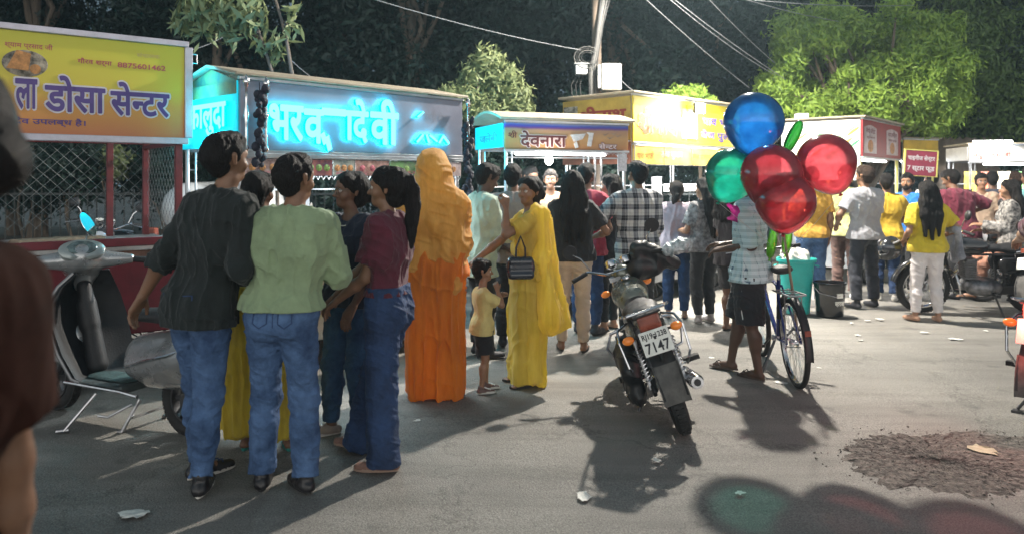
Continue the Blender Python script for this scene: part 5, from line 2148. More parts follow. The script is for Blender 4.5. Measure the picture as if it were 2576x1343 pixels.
# utility pole with meter boxes
def pole():
    p = A3(1501, 245, 11.3)
    t = thing('utility_pole', 'round concrete utility pole wrapped in cables behind the yellow stall', 'utility pole', (p.x, 11.3, 0))
    mb = MB()
    mb.tube([(0, 0, -0.1), (0.0, 0, 3.2), (-0.03, 0, 8.2)], [0.085, 0.072, 0.055], 16)
    mb.build('pole', mat('pole_concrete', (0.10, 0.075, 0.055), 0.85, bump=(20, 0.6), var=(4, 0.3)), t, smooth=True)
    C = mat('cable', (0.03, 0.03, 0.03), 0.6)
    CL = mat('cable_grey', (0.10, 0.10, 0.095), 0.6)
    rr = random.Random(3)

    def q(x, y, dy=0.0):
        a = A3(x, y, 11.3 + dy)
        return Vector((a.x - p.x, dy, a.z))
    for k in range(9):
        o1 = rr.uniform(-14, 14)
        pts = [q(1520 + o1 + 8, -120, -0.1), q(1524 + o1, 0, -0.1), q(1512 + o1 * 0.6, 60, -0.12), q(1503 + o1 * 0.5, 120, -0.13), q(1492 + o1 * 0.8, 180, -0.14), q(1496 + o1, 245, -0.12), q(1490 + o1, 330, -0.1)]
        c = MB()
        c.tube(pts, 0.007 + 0.004 * (k % 3), 6)
        c.build('cable', C if k % 2 else CL, t, smooth=True)
    for k in range(4):
        r = 16 + 6 * k
        pts = [q(1478 + r * math.cos(a), 145 + r * 0.8 * math.sin(a), -0.15 - 0.02 * k) for a in np.linspace(0.3, 5.6, 14)]
        c = MB()
        c.tube(pts, 0.005, 6)
        c.build('cable_loop', CL if k % 2 else C, t, smooth=True)
    for k, x_ in enumerate((1441, 1452, 1463)):
        c = MB()
        c.tube([q(1455 + k * 6, 185, -0.1), q(x_ - 4, 215, -0.1), q(x_, 262, -0.1)], 0.006, 5)
        c.build('cable', C, t, smooth=True)
    # arm and lamp head, above the frame
    arm = MB()
    lt = LAMP - Vector((p.x, 11.3, 0))
    arm.tube([(0, 0, 4.6), (lt.x * 0.45, lt.y * 0.45, 5.25), (lt.x * 0.95, lt.y * 0.95, 5.2)], 0.03, 10)
    arm.build('lamp_arm', M_STL, t, smooth=True)
    hd = MB()
    hd.ball((lt.x, lt.y, lt.z + 0.17), 0.24, 10, (1.2, 1.6, 0.42))
    ho = hd.build('lamp_head', mat('lamp_alu', (0.35, 0.35, 0.36), 0.4, 0.7), t, smooth=True)
    hd = MB()
    hd.ball((lt.x, lt.y, lt.z + 0.085), 0.07, 8, (1.2, 1.6, 0.5))
    hd.build('lamp_glass', emat('lamp_glow', (1, 0.93, 0.8), 30), ho, smooth=True)
    # meter boxes
    a, b = A3(1512, 228, 11.1), A3(1562, 162, 11.1)
    bx = thing('meter_box', 'white electric meter box with slotted vent strapped to the pole', 'meter box', (a.x, 11.02, a.z))
    w, h_ = b.x - a.x, b.z - a.z
    m_ = MB()
    m_.box((0, 0, 0), (w, 0.22, h_))
    WB = mat('box_white', (0.42, 0.42, 0.40), 0.5, var=(6, 0.15))
    m_.build('case', WB, bx, bevel=0.012)
    m_ = MB()
    m_.box((-0.05, 0.03, 0.03), (-0.001, 0.22, h_ - 0.02))
    m_.build('side_flange', WB, bx)
    m_ = MB()
    for i in range(4):
        m_.box((w * 0.62 + i * 0.025, -0.003, h_ * 0.40), (w * 0.62 + i * 0.025 + 0.009, 0.0005, h_ * 0.75))
    m_.tube([(w * 0.58, -0.004, h_ * 0.34), (w * 0.92, -0.004, h_ * 0.34), (w * 0.92, -0.004, h_ * 0.8), (w * 0.58, -0.004, h_ * 0.8)], 0.003, 4, closed=True)
    m_.build('vent', M_INK, bx)
    a, b = A3(1447, 190, 11.2), A3(1476, 164, 11.2)
    bx = thing('junction_box', 'small grey junction box with cables on the left of the pole', 'junction box', (a.x, 11.1, a.z))
    m_ = MB()
    m_.box((0, 0, 0), (b.x - a.x, 0.15, b.z - a.z))
    m_.build('case', mat('box_grey', (0.33, 0.35, 0.36), 0.5, var=(6, 0.2)), bx, bevel=0.01)
    m_ = MB()
    m_.box((-0.02, -0.02, b.z - a.z + 0.001), (b.x - a.x + 0.02, 0.16, b.z - a.z + 0.012))
    m_.build('lid', mat('box_grey', (0.33, 0.35, 0.36)), bx)


pole()
WI = [((925, -6, 9.5), (1462, 127, 11.2), .05, 'single pale cable running from the top left down to the pole'),
      ((1660, -30, 10.5), (1975, 200, 12.6), .04, 'upper of two overhead wires crossing to the neem tree'),
      ((1672, -12, 10.5), (1950, 190, 12.6), .06, 'thicker overhead wire just under its twin toward the neem'),
      ((1615, -10, 11.0), (1885, 222, 12.6), .03, 'thin overhead wire falling steeply behind the blue balloon'),
      ((1775, -10, 10.5), (1950, 160, 12.6), .03, 'short overhead wire entering the neem top left'),
      ((1850, -8, 10.5), (2110, 55, 12.8), .03, 'overhead wire at top right of the frame above the neem'),
      ((1900, 2, 10.5), (2300, 14, 13.2), .04, 'nearly level overhead wire along the top edge'),
      ((735, 155, 8.4), (880, 235, 11.0), .08, 'slack cable from the thin trunk down behind the cyan roof'),
      ((330, 126, 7.5), (560, 95, 9.5), .1, 'faint cable running from the dosa sign toward the slender tree'),
      ((1565, 205, 11.1), (1625, 245, 10.2), .03, 'short cable from the meter box to the yellow stall roof')]
for a, b, sg, lb in WI:
    p, q = A3(*a), A3(*b)
    pts = [p.lerp(q, t) - Vector((0, 0, sg * 4 * t * (1 - t))) for t in np.linspace(0, 1, 14)]
    mb = MB()
    mb.tube(pts, 0.0055, 5)
    tag(mb.build('overhead_wire', mat('wire_grey', (0.17, 0.18, 0.19), 0.5), smooth=True), lb, 'wire', 'overhead wires')

# ---------------------------------------------------------------- stalls
CY = (0.0, 0.62, 1.0)
M_NEON = emat('neon_white_cyan', (0.10, 1.0, 0.98), 1.6)
M_NEONS = emat('neon_cyan_side', (0.0, 0.72, 0.95), 8.0)
M_CYP = mat('cyan_panel', (0.02, 0.42, 0.5), 0.4, emis=(0.0, 0.46, 0.60), es=0.34, var=(5, 0.15))
M_CREAM = mat('roof_cream', (0.36, 0.31, 0.23), 0.6, var=(4, 0.2), bump=(12, 0.2))
M_TUBE = emat('tube_light_glow', (0.9, 0.96, 1.0), 14)
M_INOX = mat('inox', (0.46, 0.47, 0.49), 0.34, 0.9, bump=(2.5, 0.08), var=(2.5, 0.25))
M_FASC = mat('fascia_grey', (0.24, 0.25, 0.32), 0.35, 0.2, var=(3, 0.12))
M_MAROON = mat('maroon_paint', (0.16, 0.015, 0.025), 0.5, bump=(12, 0.15), var=(4, 0.3))
M_REDP = mat('red_paint', (0.15, 0.018, 0.02), 0.5, var=(6, 0.3))


def frame_of(A, B):
    d = Vector((B[0] - A[0], B[1] - A[1], 0))
    return d.length, math.atan2(d.y, d.x)


def tpx(A, B, px):
    """distance along A-B where the column px of the measuring frame meets it, and the depth there"""
    k = (px - CXP) / FPX
    dx, dy = B[0] - A[0], B[1] - A[1]
    t = (k * A[1] - A[0]) / (dx - k * dy)
    return t * math.hypot(dx, dy), A[1] + t * dy


def zpx(y, Y):
    return CAMH - (y - HOR) / FPX * Y


def cart_wheels(root, xs, y0, y1, R=0.27, m=None):
    for xx in xs:
        for yy in (y0, y1):
            w = MB()
            M = Matrix.Translation((xx, yy, R)) @ Matrix.Rotation(rad(90), 4, 'X')
            w.lathe([(R, -0.022), (R, 0.022), (R - 0.04, 0.022), (R - 0.04, -0.022)], 32, M, closed=True)
            wo = w.build('wheel', M_RUB, root, smooth=True)
            w = MB()
            w.lathe([(0.001, -0.04), (0.035, -0.04), (0.035, 0.04), (0.001, 0.04)], 14, M)
            for k in range(10):
                w.box((0.02, -0.006, -0.006), (R - 0.035, 0.006, 0.006), M @ Matrix.Rotation(math.pi * k / 5, 4, 'Z'))
            w.build('spokes', m or M_DST, wo)


def poster(name, root, box, y, cols, seed, m2=None):
    """printed strip with coloured fields"""
    rr = random.Random(seed)
    x0, x1, z0, z1 = box
    b = MB()
    b.box((x0, y, z0), (x1, y + 0.006, z1))
    return b.build(name, m2 or mat('poster_%d' % seed, cols[0], 0.45, var=(9, 0.7, cols[1])), root)


def stall(name, label, A, B, D, ztop, zfb, counter=(0.25, 0.92), roof='flat', post_m=None, body_m=None, fascia_m=None, light=60, lcol=(1, 0.97, 0.92), right_panel=True, left_panel=True, overhang=0.06, tubes=1, left_m=None, right_m=None, sill=None):
    L, a = frame_of(A, B)
    root = thing(name, label, 'food stall', (A[0], A[1], 0), a)
    post_m = post_m or M_INOX
    # posts
    for xx in (0.02, L - 0.02):
        for yy in (0.02, D - 0.02):
            p = MB()
            p.tube([(xx, yy, counter[0] * 0.3), (xx, yy, ztop - 0.03)], 0.019, 10)
            p.tube([(xx + 0.07 * (1 if xx < L / 2 else -1), yy, counter[1]), (xx + 0.07 * (1 if xx < L / 2 else -1), yy, zfb)], 0.010, 8)
            for q in range(4):
                zz = counter[1] + 0.15 + q * (zfb - counter[1] - 0.3) / 3
                p.tube([(xx, yy, zz), (xx + 0.07 * (1 if xx < L / 2 else -1), yy, zz)], 0.007, 6)
            p.build('post', post_m, root, smooth=True)
    # fascia
    f = MB()
    f.box((-0.01, -0.03, zfb), (L + 0.01, -0.005, ztop))
    fo = f.build('front_sign', fascia_m or M_FASC, root, bevel=0.004)
    f = MB()
    for z in (zfb - 0.028, ztop + 0.001):
        f.box((-0.02, -0.042, z), (L + 0.02, 0.004, z + 0.026))
    f.build('sign_frame', M_INOX, fo, bevel=0.004)
    so = []
    for side, on, mm in ((0, left_panel, left_m), (1, right_panel, right_m)):
        if not on:
            so.append(None)
            continue
        xx = -0.028 if side == 0 else L + 0.012
        f = MB()
        f.box((xx, 0.0, zfb + 0.02), (xx + 0.016, D, ztop - 0.005))
        so.append(f.build('side_sign', mm or fascia_m or M_FASC, root, bevel=0.003))
    f = MB()
    f.box((0, D - 0.02, zfb), (L, D, ztop - 0.01))
    f.build('back_board', mat('board_grey', (0.2, 0.2, 0.21), 0.7, var=(3, 0.2)), root)
    # roof
    r = MB()
    o = overhang
    if roof == 'gable':
        r.prism([(-o, ztop + 0.03), (D * 0.45, ztop + 0.13), (D + o, ztop + 0.02), (D + o, ztop + 0.045), (D * 0.45, ztop + 0.155), (-o, ztop + 0.055)], -(L + o), o, Matrix.Rotation(rad(90), 4, 'Z'))
    elif roof == 'curve':
        pts = [(-o + (D + 2 * o) * t, ztop + 0.03 + 0.10 * math.sin(math.pi * t)) for t in np.linspace(0, 1, 9)]
        r.prism(pts + [(x_, z_ + 0.03) for x_, z_ in reversed(pts)], -(L + o), o, Matrix.Rotation(rad(90), 4, 'Z'))
    else:
        r.box((-o, -o - 0.02, ztop + 0.028), (L + o, D + o, ztop + 0.055))
    r.build('roof', M_CREAM, root, bevel=0.006)
    # counter
    c = MB()
    c.box((0.0, 0.0, counter[0]), (L, D, counter[1] - 0.03))
    co = c.build('counter', body_m or M_INOX, root, bevel=0.01)
    c = MB()
    c.box((-0.06, -0.10, counter[1] - 0.028), (L + 0.06, D + 0.04, counter[1]))
    c.build('counter_top', M_INOX, co, bevel=0.006)
    cart_wheels(root, (L * 0.22, L * 0.78), 0.06, D - 0.06)
    for k in range(tubes):
        tb = MB()
        xa = L * (0.12 + 0.8 * k / tubes)
        xb = xa + L * 0.8 / tubes - 0.08
        tb.tube([(xa, 0.14, zfb - 0.045), (xb, 0.14, zfb - 0.045)], 0.014, 10)
        to = tb.build('tube_light', M_TUBE, root, smooth=True)
        tb = MB()
        tb.box((xa - 0.03, 0.12, zfb - 0.027), (xb + 0.03, 0.16, zfb))
        tb.build('fitting', M_WHT, to)
    if light:
        lamp('stall_light', (L / 2, D * 0.4, zfb - 0.08), light, lcol, 0.12, parent=root, kind='AREA', sx=L * 0.8, sy=0.25)
    # shelf rack at the back
    s = MB()
    for z in (counter[1] + 0.28, counter[1] + 0.55):
        s.box((0.08, D - 0.24, z), (L - 0.08, D - 0.04, z + 0.012))
    s.build('shelf', M_INOX, root)
    return root, L, a, fo, so


def local(root, p):
    return Matrix.Translation(root.location) @ Matrix.Rotation(root.rotation_euler.z, 4, 'Z') @ Vector(p)


def goods(root, L, D, z, label, n, seed, ys=(0.05, 0.3)):
    rr = random.Random(seed)
    kinds, made, seen = [], [], set()
    for i in range(n):
        k = rr.choice(['jar', 'bowl', 'bottle', 'pan'])
        col = rr.choice([(0.5, 0.08, 0.03), (0.55, 0.42, 0.06), (0.5, 0.5, 0.48), (0.08, 0.25, 0.06), (0.35, 0.18, 0.07)])
        p = local(root, (L * (0.08 + 0.84 * (i + 0.5) / n), rr.uniform(*ys), z))
        mb = MB()
        if k == 'jar':
            mb.lathe([(0.05, 0), (0.055, 0.01), (0.055, 0.12), (0.042, 0.135), (0.042, 0.15)], 16)
            o = mb.build('jar', mat('jar_%d' % int(col[0] * 100), col, 0.2, coat=0.6, var=(30, 0.4)), smooth=True)
            mb = MB()
            mb.lathe([(0.046, 0.15), (0.046, 0.168), (0.001, 0.17)], 16)
            mb.build('lid', M_STL, o, smooth=True)
        elif k == 'bowl':
            mb.lathe([(0.05, 0), (0.09, 0.05), (0.10, 0.075), (0.096, 0.075), (0.086, 0.05), (0.04, 0.012), (0.001, 0.012)], 20)
            o = mb.build('bowl', M_STL, smooth=True)
            mb = MB()
            mb.ball((0, 0, 0.055), 0.075, 8, (1, 1, 0.35))
            mb.build('food', mat('food_%d' % int(col[0] * 100), col, 0.6, bump=(60, 0.8), var=(40, 0.6)), o, smooth=True)
        elif k == 'bottle':
            mb.lathe([(0.032, 0), (0.035, 0.01), (0.035, 0.15), (0.014, 0.20), (0.014, 0.235)], 14)
            o = mb.build('bottle', mat('bottle_%d' % int(col[0] * 100), col, 0.15, coat=0.8), smooth=True)
            mb = MB()
            mb.lathe([(0.016, 0.235), (0.016, 0.255), (0.001, 0.256)], 12)
            mb.build('cap', M_REDP, o, smooth=True)
        else:
            mb.lathe([(0.11, 0), (0.13, 0.03), (0.135, 0.10), (0.128, 0.10), (0.12, 0.03), (0.001, 0.015)], 22)
            o = mb.build('cooking_pot', M_STL, smooth=True)
        o.location = p
        nm = o.name.split('.')[0].replace('_', ' ')
        kinds.append(nm)
        made.append((o, nm, {0.5: 'red', 0.55: 'yellow', 0.08: 'green', 0.35: 'brown'}.get(col[0], 'pale') if col[1] != 0.5 else 'pale'))
    _label_goods(made, label)


def _label_goods(made, label):
    seen = set()
    for i, (o, nm, cw) in enumerate(made):
        base = {'jar': cw + ' jar with steel lid', 'bowl': 'bowl of ' + cw + ' food', 'bottle': cw + ' bottle', 'cooking pot': 'open steel pot'}[nm]
        lt_ = made[i - 1][1] if i else 'left end'
        rt_ = made[i + 1][1] if i < len(made) - 1 else 'right end'
        lb = base + ' between ' + lt_ + ' and ' + rt_ + ' ' + label
        lb = lb.replace('cooking pot', 'pot')
        if lb in seen:
            lb = base + ', the right-hand one, between ' + lt_ + ' and ' + rt_ + ' ' + label.replace('counter', '').strip()
        seen.add(lb)
        tag(o, lb, nm, nm + 's ' + label)


# ---- stall 1: cyan neon letters
A1, B1 = (-2.06, 5.72), (-0.51, 7.34)
M_TEAL = mat('tarp_teal', (0.06, 0.22, 0.19), 0.6, var=(5, 0.5, (0.24, 0.26, 0.10)), bump=(6, 0.3))
st1, L1, a1, fo1, so1 = stall('food_stall', 'steel stall with glowing cyan letters and gabled cream roof', A1, B1, 1.0, 2.325, 1.80, roof='gable', left_m=M_CYP, right_m=M_CYP, light=22, lcol=(0.85, 0.95, 1.0))
xa, _ = tpx(A1, B1, 665)
ya = lambda px, py: (tpx(A1, B1, px)[0], zpx(py, tpx(A1, B1, px)[1]))


def neon(name, segs, px0, px1, zz, root, offset=0.03, depth=0.03, y=-0.075):
    x0 = tpx(A1, B1, px0)[0]
    x1 = tpx(A1, B1, px1)[0]
    return lettering(name, segs, (x0, x1, zz[0], zz[1]), y + depth, M_NEON, root, offset, depth, M_NEONS)


neon('neon_letters', ['भर'], 664, 752, (1.87, 2.16), fo1)
neon('neon_letters', ['व', '~0.0,0.14;0.06,0.02', '~0.08,0.08;0.15,-0.10', 0.10, '~-0.30,0.615;0.40,0.615', 0.0], 752, 858, (1.80, 2.155), fo1)
neon('neon_letters', ['ादे'], 855, 915, (1.875, 2.25), fo1)
neon('neon_letters', ['वी'], 918, 990, (1.87, 2.27), fo1)
for pts in ('~0,0;0.3,0.35', '~0,0;0.3,0.3'):
    pass
neon('neon_letters', ['~0,0;0.5,0.55'], 1036, 1054, (2.13, 2.19), fo1, 0.05)
neon('neon_letters', ['~0,0;0.4,0.5', 0.3, '~0.0,0.5;0.15,0.0', 0.1, '~0,0.5;0.5,0.1', 0.2, '~0,0;0.3,0.5', 0.0, '~0,0.5;0.4,0.0'], 1034, 1118, (1.90, 1.985), fo1, 0.04)
# unlit small letters
lettering('painted_letters', 'रबड़ी शेक', (tpx(A1, B1, 1062)[0], tpx(A1, B1, 1120)[0], 2.10, 2.20), -0.034, mat('letter_dull', (0.22, 0.22, 0.27), 0.5), fo1, 0.01)
# drip rail under the neon and the strip of food posters
mb = MB()
mb.box((0, -0.05, 1.735), (L1, -0.01, 1.771))
mb.box((0, -0.055, 1.745), (L1, -0.05, 1.75))
mb.build('lower_rail', M_INOX, fo1, bevel=0.004)
ps = [(0.02, 0.30, (0.42, 0.20, 0.19), (0.62, 0.5, 0.48)), (0.31, 0.52, (0.45, 0.34, 0.30), (0.6, 0.55, 0.5)), (0.53, 0.78, (0.06, 0.06, 0.22), (0.4, 0.14, 0.12)), (0.79, 1.00, (0.16, 0.32, 0.34), (0.5, 0.55, 0.5)), (1.01, 1.36, (0.42, 0.13, 0.11), (0.6, 0.40, 0.36)), (1.37, 1.75, (0.35, 0.36, 0.30), (0.14, 0.35, 0.12)), (1.76, 2.22, (0.36, 0.26, 0.32), (0.6, 0.5, 0.5))]
for i, (u, v, c1, c2) in enumerate(ps):
    p = poster('food_poster', st1, (u, v, 1.60, 1.73), -0.045, (c1, c2), 70 + i)
    rr = random.Random(i)
    d = MB()
    for k in range(3):
        d.lathe([(0.0005, 0.003), (0.022, 0.002), (0.028, 0.0)], 14, Matrix.Translation((u + (v - u) * (0.2 + 0.3 * k), -0.0455, 1.665)) @ Matrix.Rotation(rad(90), 4, 'X'))
    d.build('dish_picture', mat('dish_pic_%d' % (i % 3), [(0.5, 0.25, 0.1), (0.45, 0.12, 0.16), (0.2, 0.35, 0.1)][i % 3], 0.5, var=(60, 0.6)), p, smooth=True)
for i_, w_ in enumerate(('आइसक्रीम', 'शेक', 'जूस')):
    lettering('poster_words', w_, (0.06 + i_ * 0.75, 0.42 + i_ * 0.72, 1.605, 1.645), -0.047, mat('letter_pink', (0.55, 0.2, 0.25), 0.5), st1, 0.012)
# ornate scallop under the posters
mb = MB()
for i in range(44):
    mb.tube([(0.03 + i * 0.05, -0.04, 1.595), (0.05 + i * 0.05, -0.04, 1.565), (0.07 + i * 0.05, -0.04, 1.595)], 0.005, 5)
mb.build('scallop_trim', M_INOX, st1)
# left side: gable infill and letters
g = MB()
g.prism([(0, 2.315), (0.45, 2.445), (1.0, 2.34), (1.0, 2.32)], 0.006, 0.014, Matrix.Rotation(rad(90), 4, 'Z'))
g.build('gable', M_TEAL, st1)
f = MB()
f.box((-0.034, 0.0, 2.22), (-0.0285, 1.0, 2.32))
f.build('tarp_band', M_TEAL, st1)


def side_letters(root, segs, ylo, yhi, z0, z1, side_x, m, depth, sm, offset, flip=False):
    """letters on a side panel; reading runs from the back (ylo far) to the front on the left side"""
    o = lettering('side_letters', segs, (0, abs(yhi - ylo), z0, z1), 0, m, root, offset, depth, sm)
    if not flip:
        o.location = (side_x, max(ylo, yhi), 0)
        o.rotation_euler = (0, 0, rad(-90))
    else:
        o.location = (side_x, min(ylo, yhi), 0)
        o.rotation_euler = (0, 0, rad(90))
    return o


side_letters(so1[0], 'फालुदा', 0.12, 0.80, 1.90, 2.17, -0.034, M_NEON, 0.02, M_NEONS, 0.03)
mb = MB()
mb.box((-0.05, 0.84, 1.86), (-0.03, 0.94, 2.19))
mb.build('neon_bar', M_NEON, so1[0], bevel=0.01)
side_letters(so1[1], 'कुल्फी', 0.12, 0.80, 1.90, 2.17, L1 + 0.032, M_NEON, 0.02, M_NEONS, 0.03, flip=True)
lamp('neon_spill', (-0.10, 0.5, 2.05), 2.5, (0.05, 0.7, 1.0), 0.3, parent=st1, kind='AREA', sx=0.9, sy=0.4, rot=(0, rad(-90), 0))
lamp('blue_back_fill', (L1 * 0.5, 1.15, 2.35), 7, (0.05, 0.5, 1.0), 0.3, parent=st1, kind='AREA', sx=1.8, sy=0.1, rot=(rad(125), 0, 0))  # added lamp behind the sign, throws a blue tint on the trees
lamp('neon_spill', (L1 + 0.10, 0.5, 2.0), 14, (0.05, 0.7, 1.0), 0.3, parent=st1, kind='AREA', sx=0.4, sy=0.9, rot=(0, rad(-90), 0))
# finials with black tassels at the front corners
for fx in (0.0, 0.16, L1 + 0.02):
    mb = MB()
    mb.lathe([(0.012, 1.78), (0.022, 1.80), (0.012, 1.83), (0.010, 1.98), (0.020, 2.05), (0.010, 2.12), (0.011, 2.26), (0.024, 2.29), (0.026, 2.31), (0.010, 2.335), (0.0005, 2.36)], 12, Matrix.Translation((fx, -0.10, 0)))
    mb.build('turned_post', M_CHR, st1, smooth=True)
rr = random.Random(2)
for fx, z0, z1, n, lb in ((0.08, 1.66, 2.25, 30, 'string of black tassels hanging at the left corner of the cyan stall'), (L1 - 0.02, 1.30, 2.15, 40, 'string of black tassels hanging at the right corner of the cyan stall')):
    mb = MB()
    for k in range(n):
        z = z1 - (z1 - z0) * k / n
        s = rr.uniform(0.016, 0.034)
        mb.ball((fx + rr.uniform(-0.04, 0.04), -0.15 + rr.uniform(-0.03, 0.03), z), s, 6, (1, 1, 1.2))
    mb.tube([(fx, -0.15, z1 + 0.05), (fx, -0.15, z0)], 0.004, 5)
    o = mb.build('tassel_string', mat('tassel_black', (0.012, 0.014, 0.03), 0.7, bump=(60, 0.8)), smooth=True)
    o.location = st1.location
    o.rotation_euler = st1.rotation_euler
    tag(o, lb, 'tassel string', 'tassel strings')
goods(st1, L1, 1.0, 0.92, 'on the cyan stall counter', 9, 3)
# clear display column
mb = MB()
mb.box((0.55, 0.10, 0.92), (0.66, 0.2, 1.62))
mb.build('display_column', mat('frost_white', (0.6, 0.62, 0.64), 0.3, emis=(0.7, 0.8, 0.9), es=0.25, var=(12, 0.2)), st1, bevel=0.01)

# ---- red cart with the dosa sign
A0, B0 = (-3.86, 4.97), (-2.6, 5.96)
L0, a0 = frame_of(A0, B0)
DEP = 1.12
cart = thing('red_cart', 'red food cart with wire mesh sides under a yellow dosa signboard', 'food cart', (A0[0], A0[1], 0), a0)
Z0, Z1 = 1.895, 2.605
grad_m = grad('dosa_sign', [(0.0, (0.50, 0.16, 0.06)), (0.32, (0.62, 0.30, 0.05)), (0.52, (0.62, 0.50, 0.05)), (1.0, (0.58, 0.55, 0.04))], 'Z', Z0, Z1, 0.4)
mb = MB()
mb.box((0, -0.05, Z0), (L0, -0.02, Z1))
sg = mb.build('signboard', grad_m, cart)
mb = MB()
mb.box((-0.03, -0.075, Z1 + 0.001), (L0 + 0.03, 0.03, Z1 + 0.045))
mb.box((-0.03, -0.07, Z0 - 0.05), (L0 + 0.03, 0.0, Z0 - 0.001))
mb.box((L0 + 0.001, -0.07, Z0), (L0 + 0.06, 0.06, Z1))
mb.build('sign_frame', mat('frame_lilac', (0.50, 0.48, 0.55), 0.4, 0.3, var=(6, 0.15)), sg, bevel=0.005)
mb = MB()
mb.tube([(L0 + 0.05, -0.03, 2.56), (L0 + 0.10, -0.03, 2.56), (L0 + 0.10, -0.03, 2.49), (L0 + 0.05, -0.03, 2.49)], 0.006, 6)
mb.build('hook', M_STL, sg)
M_IND = mat('letter_indigo', (0.085, 0.05, 0.22), 0.5)
M_OUT = mat('letter_outline', (0.62, 0.58, 0.62), 0.5)
S0 = lambda px: tpx(A0, B0, px)[0]


def dosa(segs, x0, x1, z0, z1, m, off, y):
    return lettering('sign_letters', segs, (x0, x1, z0, z1), y, m, sg, off)


SEN = ['से', ('न', 0.0, 0.62), -0.02, 'टर']
for off, m, y, g_ in ((0.075, M_OUT, -0.0525, 0.012), (0.028, M_IND, -0.0545, 0.0)):
    dosa(['डोसा'], S0(110) - g_, S0(262) + g_, 2.05 - g_, 2.315 + g_, m, off, y)
    dosa(SEN, S0(274) - g_, S0(422) + g_, 2.045 - g_, 2.30 + g_, m, off, y)
    dosa(['ला'], S0(36) - g_, S0(92) + g_, 2.06 - g_, 2.275 + g_, m, off, y)
dosa(['सदैव उपलब्ध है।'], S0(10), S0(212), 1.945, 2.01, M_IND, 0.018, -0.0545)
M_MAG = mat('letter_magenta', (0.42, 0.07, 0.10), 0.5)
dosa(['गौरव शर्मा'], S0(192), S0(278), 2.40, 2.455, M_MAG, 0.02, -0.0545)
dosa(['8875601462'], S0(292), S0(412), 2.405, 2.445, M_MAG, 0.02, -0.0545)
dosa(['संचालक'], S0(340), S0(398), 2.495, 2.53, mat('letter_gold', (0.5, 0.4, 0.15), 0.5), 0.01, -0.0545)
dosa(['श्याम प्रसाद जी'], S0(10), S0(130), 2.475, 2.53, M_MAG, 0.01, -0.0545)
mb = MB()
xc = S0(78)
mb.lathe([(0.0005, 0.004), (0.125, 0.003), (0.130, 0.0)], 30, Matrix.Translation((xc - 0.04, -0.051, 2.38)) @ Matrix.Rotation(rad(90), 4, 'X') @ Matrix.Diagonal((1.05, 0.72, 1, 1)))
pic = mb.build('plate_picture', mat('pic_plate', (0.16, 0.14, 0.11), 0.4, var=(18, 0.8, (0.42, 0.36, 0.28))), sg, smooth=True)
mb = MB()
mb.prism([(xc - 0.15, 2.34), (xc - 0.02, 2.33), (xc - 0.005, 2.45), (xc - 0.09, 2.47)], -0.058, -0.0555)
mb.lathe([(0.0005, 0.0065), (0.034, 0.006)], 18, Matrix.Translation((xc + 0.02, -0.052, 2.345)) @ Matrix.Rotation(rad(90), 4, 'X'))
mb.build('dosa_picture', mat('pic_dosa', (0.48, 0.22, 0.07), 0.5, var=(20, 0.4)), pic)
# posts, body
for (xx, yy, mm) in ((0.03, 0.0, M_REDP), (L0 - 0.03, 0.0, M_REDP), (L0 - 0.03, DEP - 0.03, M_REDP), (0.03, DEP - 0.03, M_REDP), (L0 * 0.80, DEP - 0.03, M_REDP)):
    mb = MB()
    mb.box((xx - 0.025, yy - 0.025, 0.3), (xx + 0.025, yy + 0.025, 1.885 if yy < 0.5 else 1.93))
    mb.build('post', mm, cart, bevel=0.004)
mb = MB()
mb.box((0, 0.02, 1.86), (L0, 0.06, 1.892))
mb.box((L0 - 0.05, 0, 1.84), (L0, DEP, 1.87))
mb.box((0, DEP - 0.05, 1.88), (L0, DEP - 0.01, 1.92))
mb.build('top_rail', M_REDP, cart, bevel=0.003)


def wire_mesh(root, x0, x1, z0, z1, M):
    mb = MB()
    step = 0.10
    H_, W_ = z1 - z0, x1 - x0
    k = -H_
    while k < W_:
        for s_ in (0, 1):
            a, b = max(0, k), min(W_, k + H_)
            if b > a:
                za, zb = a - k, b - k
                if s_:
                    za, zb = H_ - za, H_ - zb
                mb.tube([M @ Vector((x0 + a, 0, z0 + za)), M @ Vector((x0 + b, 0, z0 + zb))], 0.0020, 4, caps=False)
        k += step
    return mb.build('wire_mesh', mat('galv_wire', (0.20, 0.21, 0.21), 0.6, 0.4), root)


wire_mesh(cart, 0.45, L0 - 0.05, 1.15, 1.88, Matrix.Translation((0, DEP - 0.02, 0)))
wire_mesh(cart, 0.05, DEP - 0.05, 1.15, 1.84, Matrix.Translation((L0 - 0.02, 0, 0)) @ Matrix.Rotation(rad(90), 4, 'Z'))
mb = MB()
mb.box((-0.3, 0.0, 0.40), (L0, DEP, 1.04))
bd = mb.build('body', M_MAROON, cart, bevel=0.01)
mb = MB()
mb.box((-0.3, -0.10, 1.041), (L0 + 0.05, DEP + 0.02, 1.075))
mb.build('table_top', mat('table_white', (0.48, 0.47, 0.46), 0.5, var=(6, 0.25)), cart, bevel=0.005)
mb = MB()
mb.box((-0.3, -0.115, 1.076), (L0 + 0.05, -0.085, 1.135))
mb.build('edge_board', M_MAROON, cart, bevel=0.004)
mb = MB()
mb.box((-0.3, -0.075, 0.985), (L0, -0.002, 1.0405))
mb.build('apron_board', mat('board_brown', (0.20, 0.10, 0.07), 0.7, var=(8, 0.5)), cart, bevel=0.004)
cart_wheels(cart, (0.2, L0 - 0.25), 0.1, DEP - 0.1, 0.28)
mb = MB()
mb.prism([(0, 0), (0.7, 0), (0.66, 0.025), (0.03, 0.03)], 0, 0.16, Matrix.Translation((0.55, 0.55, 1.077)) @ Matrix.Rotation(rad(20), 4, 'Z'))
tag(mb.build('wooden_plank', mat('plank', (0.30, 0.22, 0.15), 0.7, var=(8, 0.4)), bevel=0.004), 'rough wooden plank lying on the red cart table', 'plank')
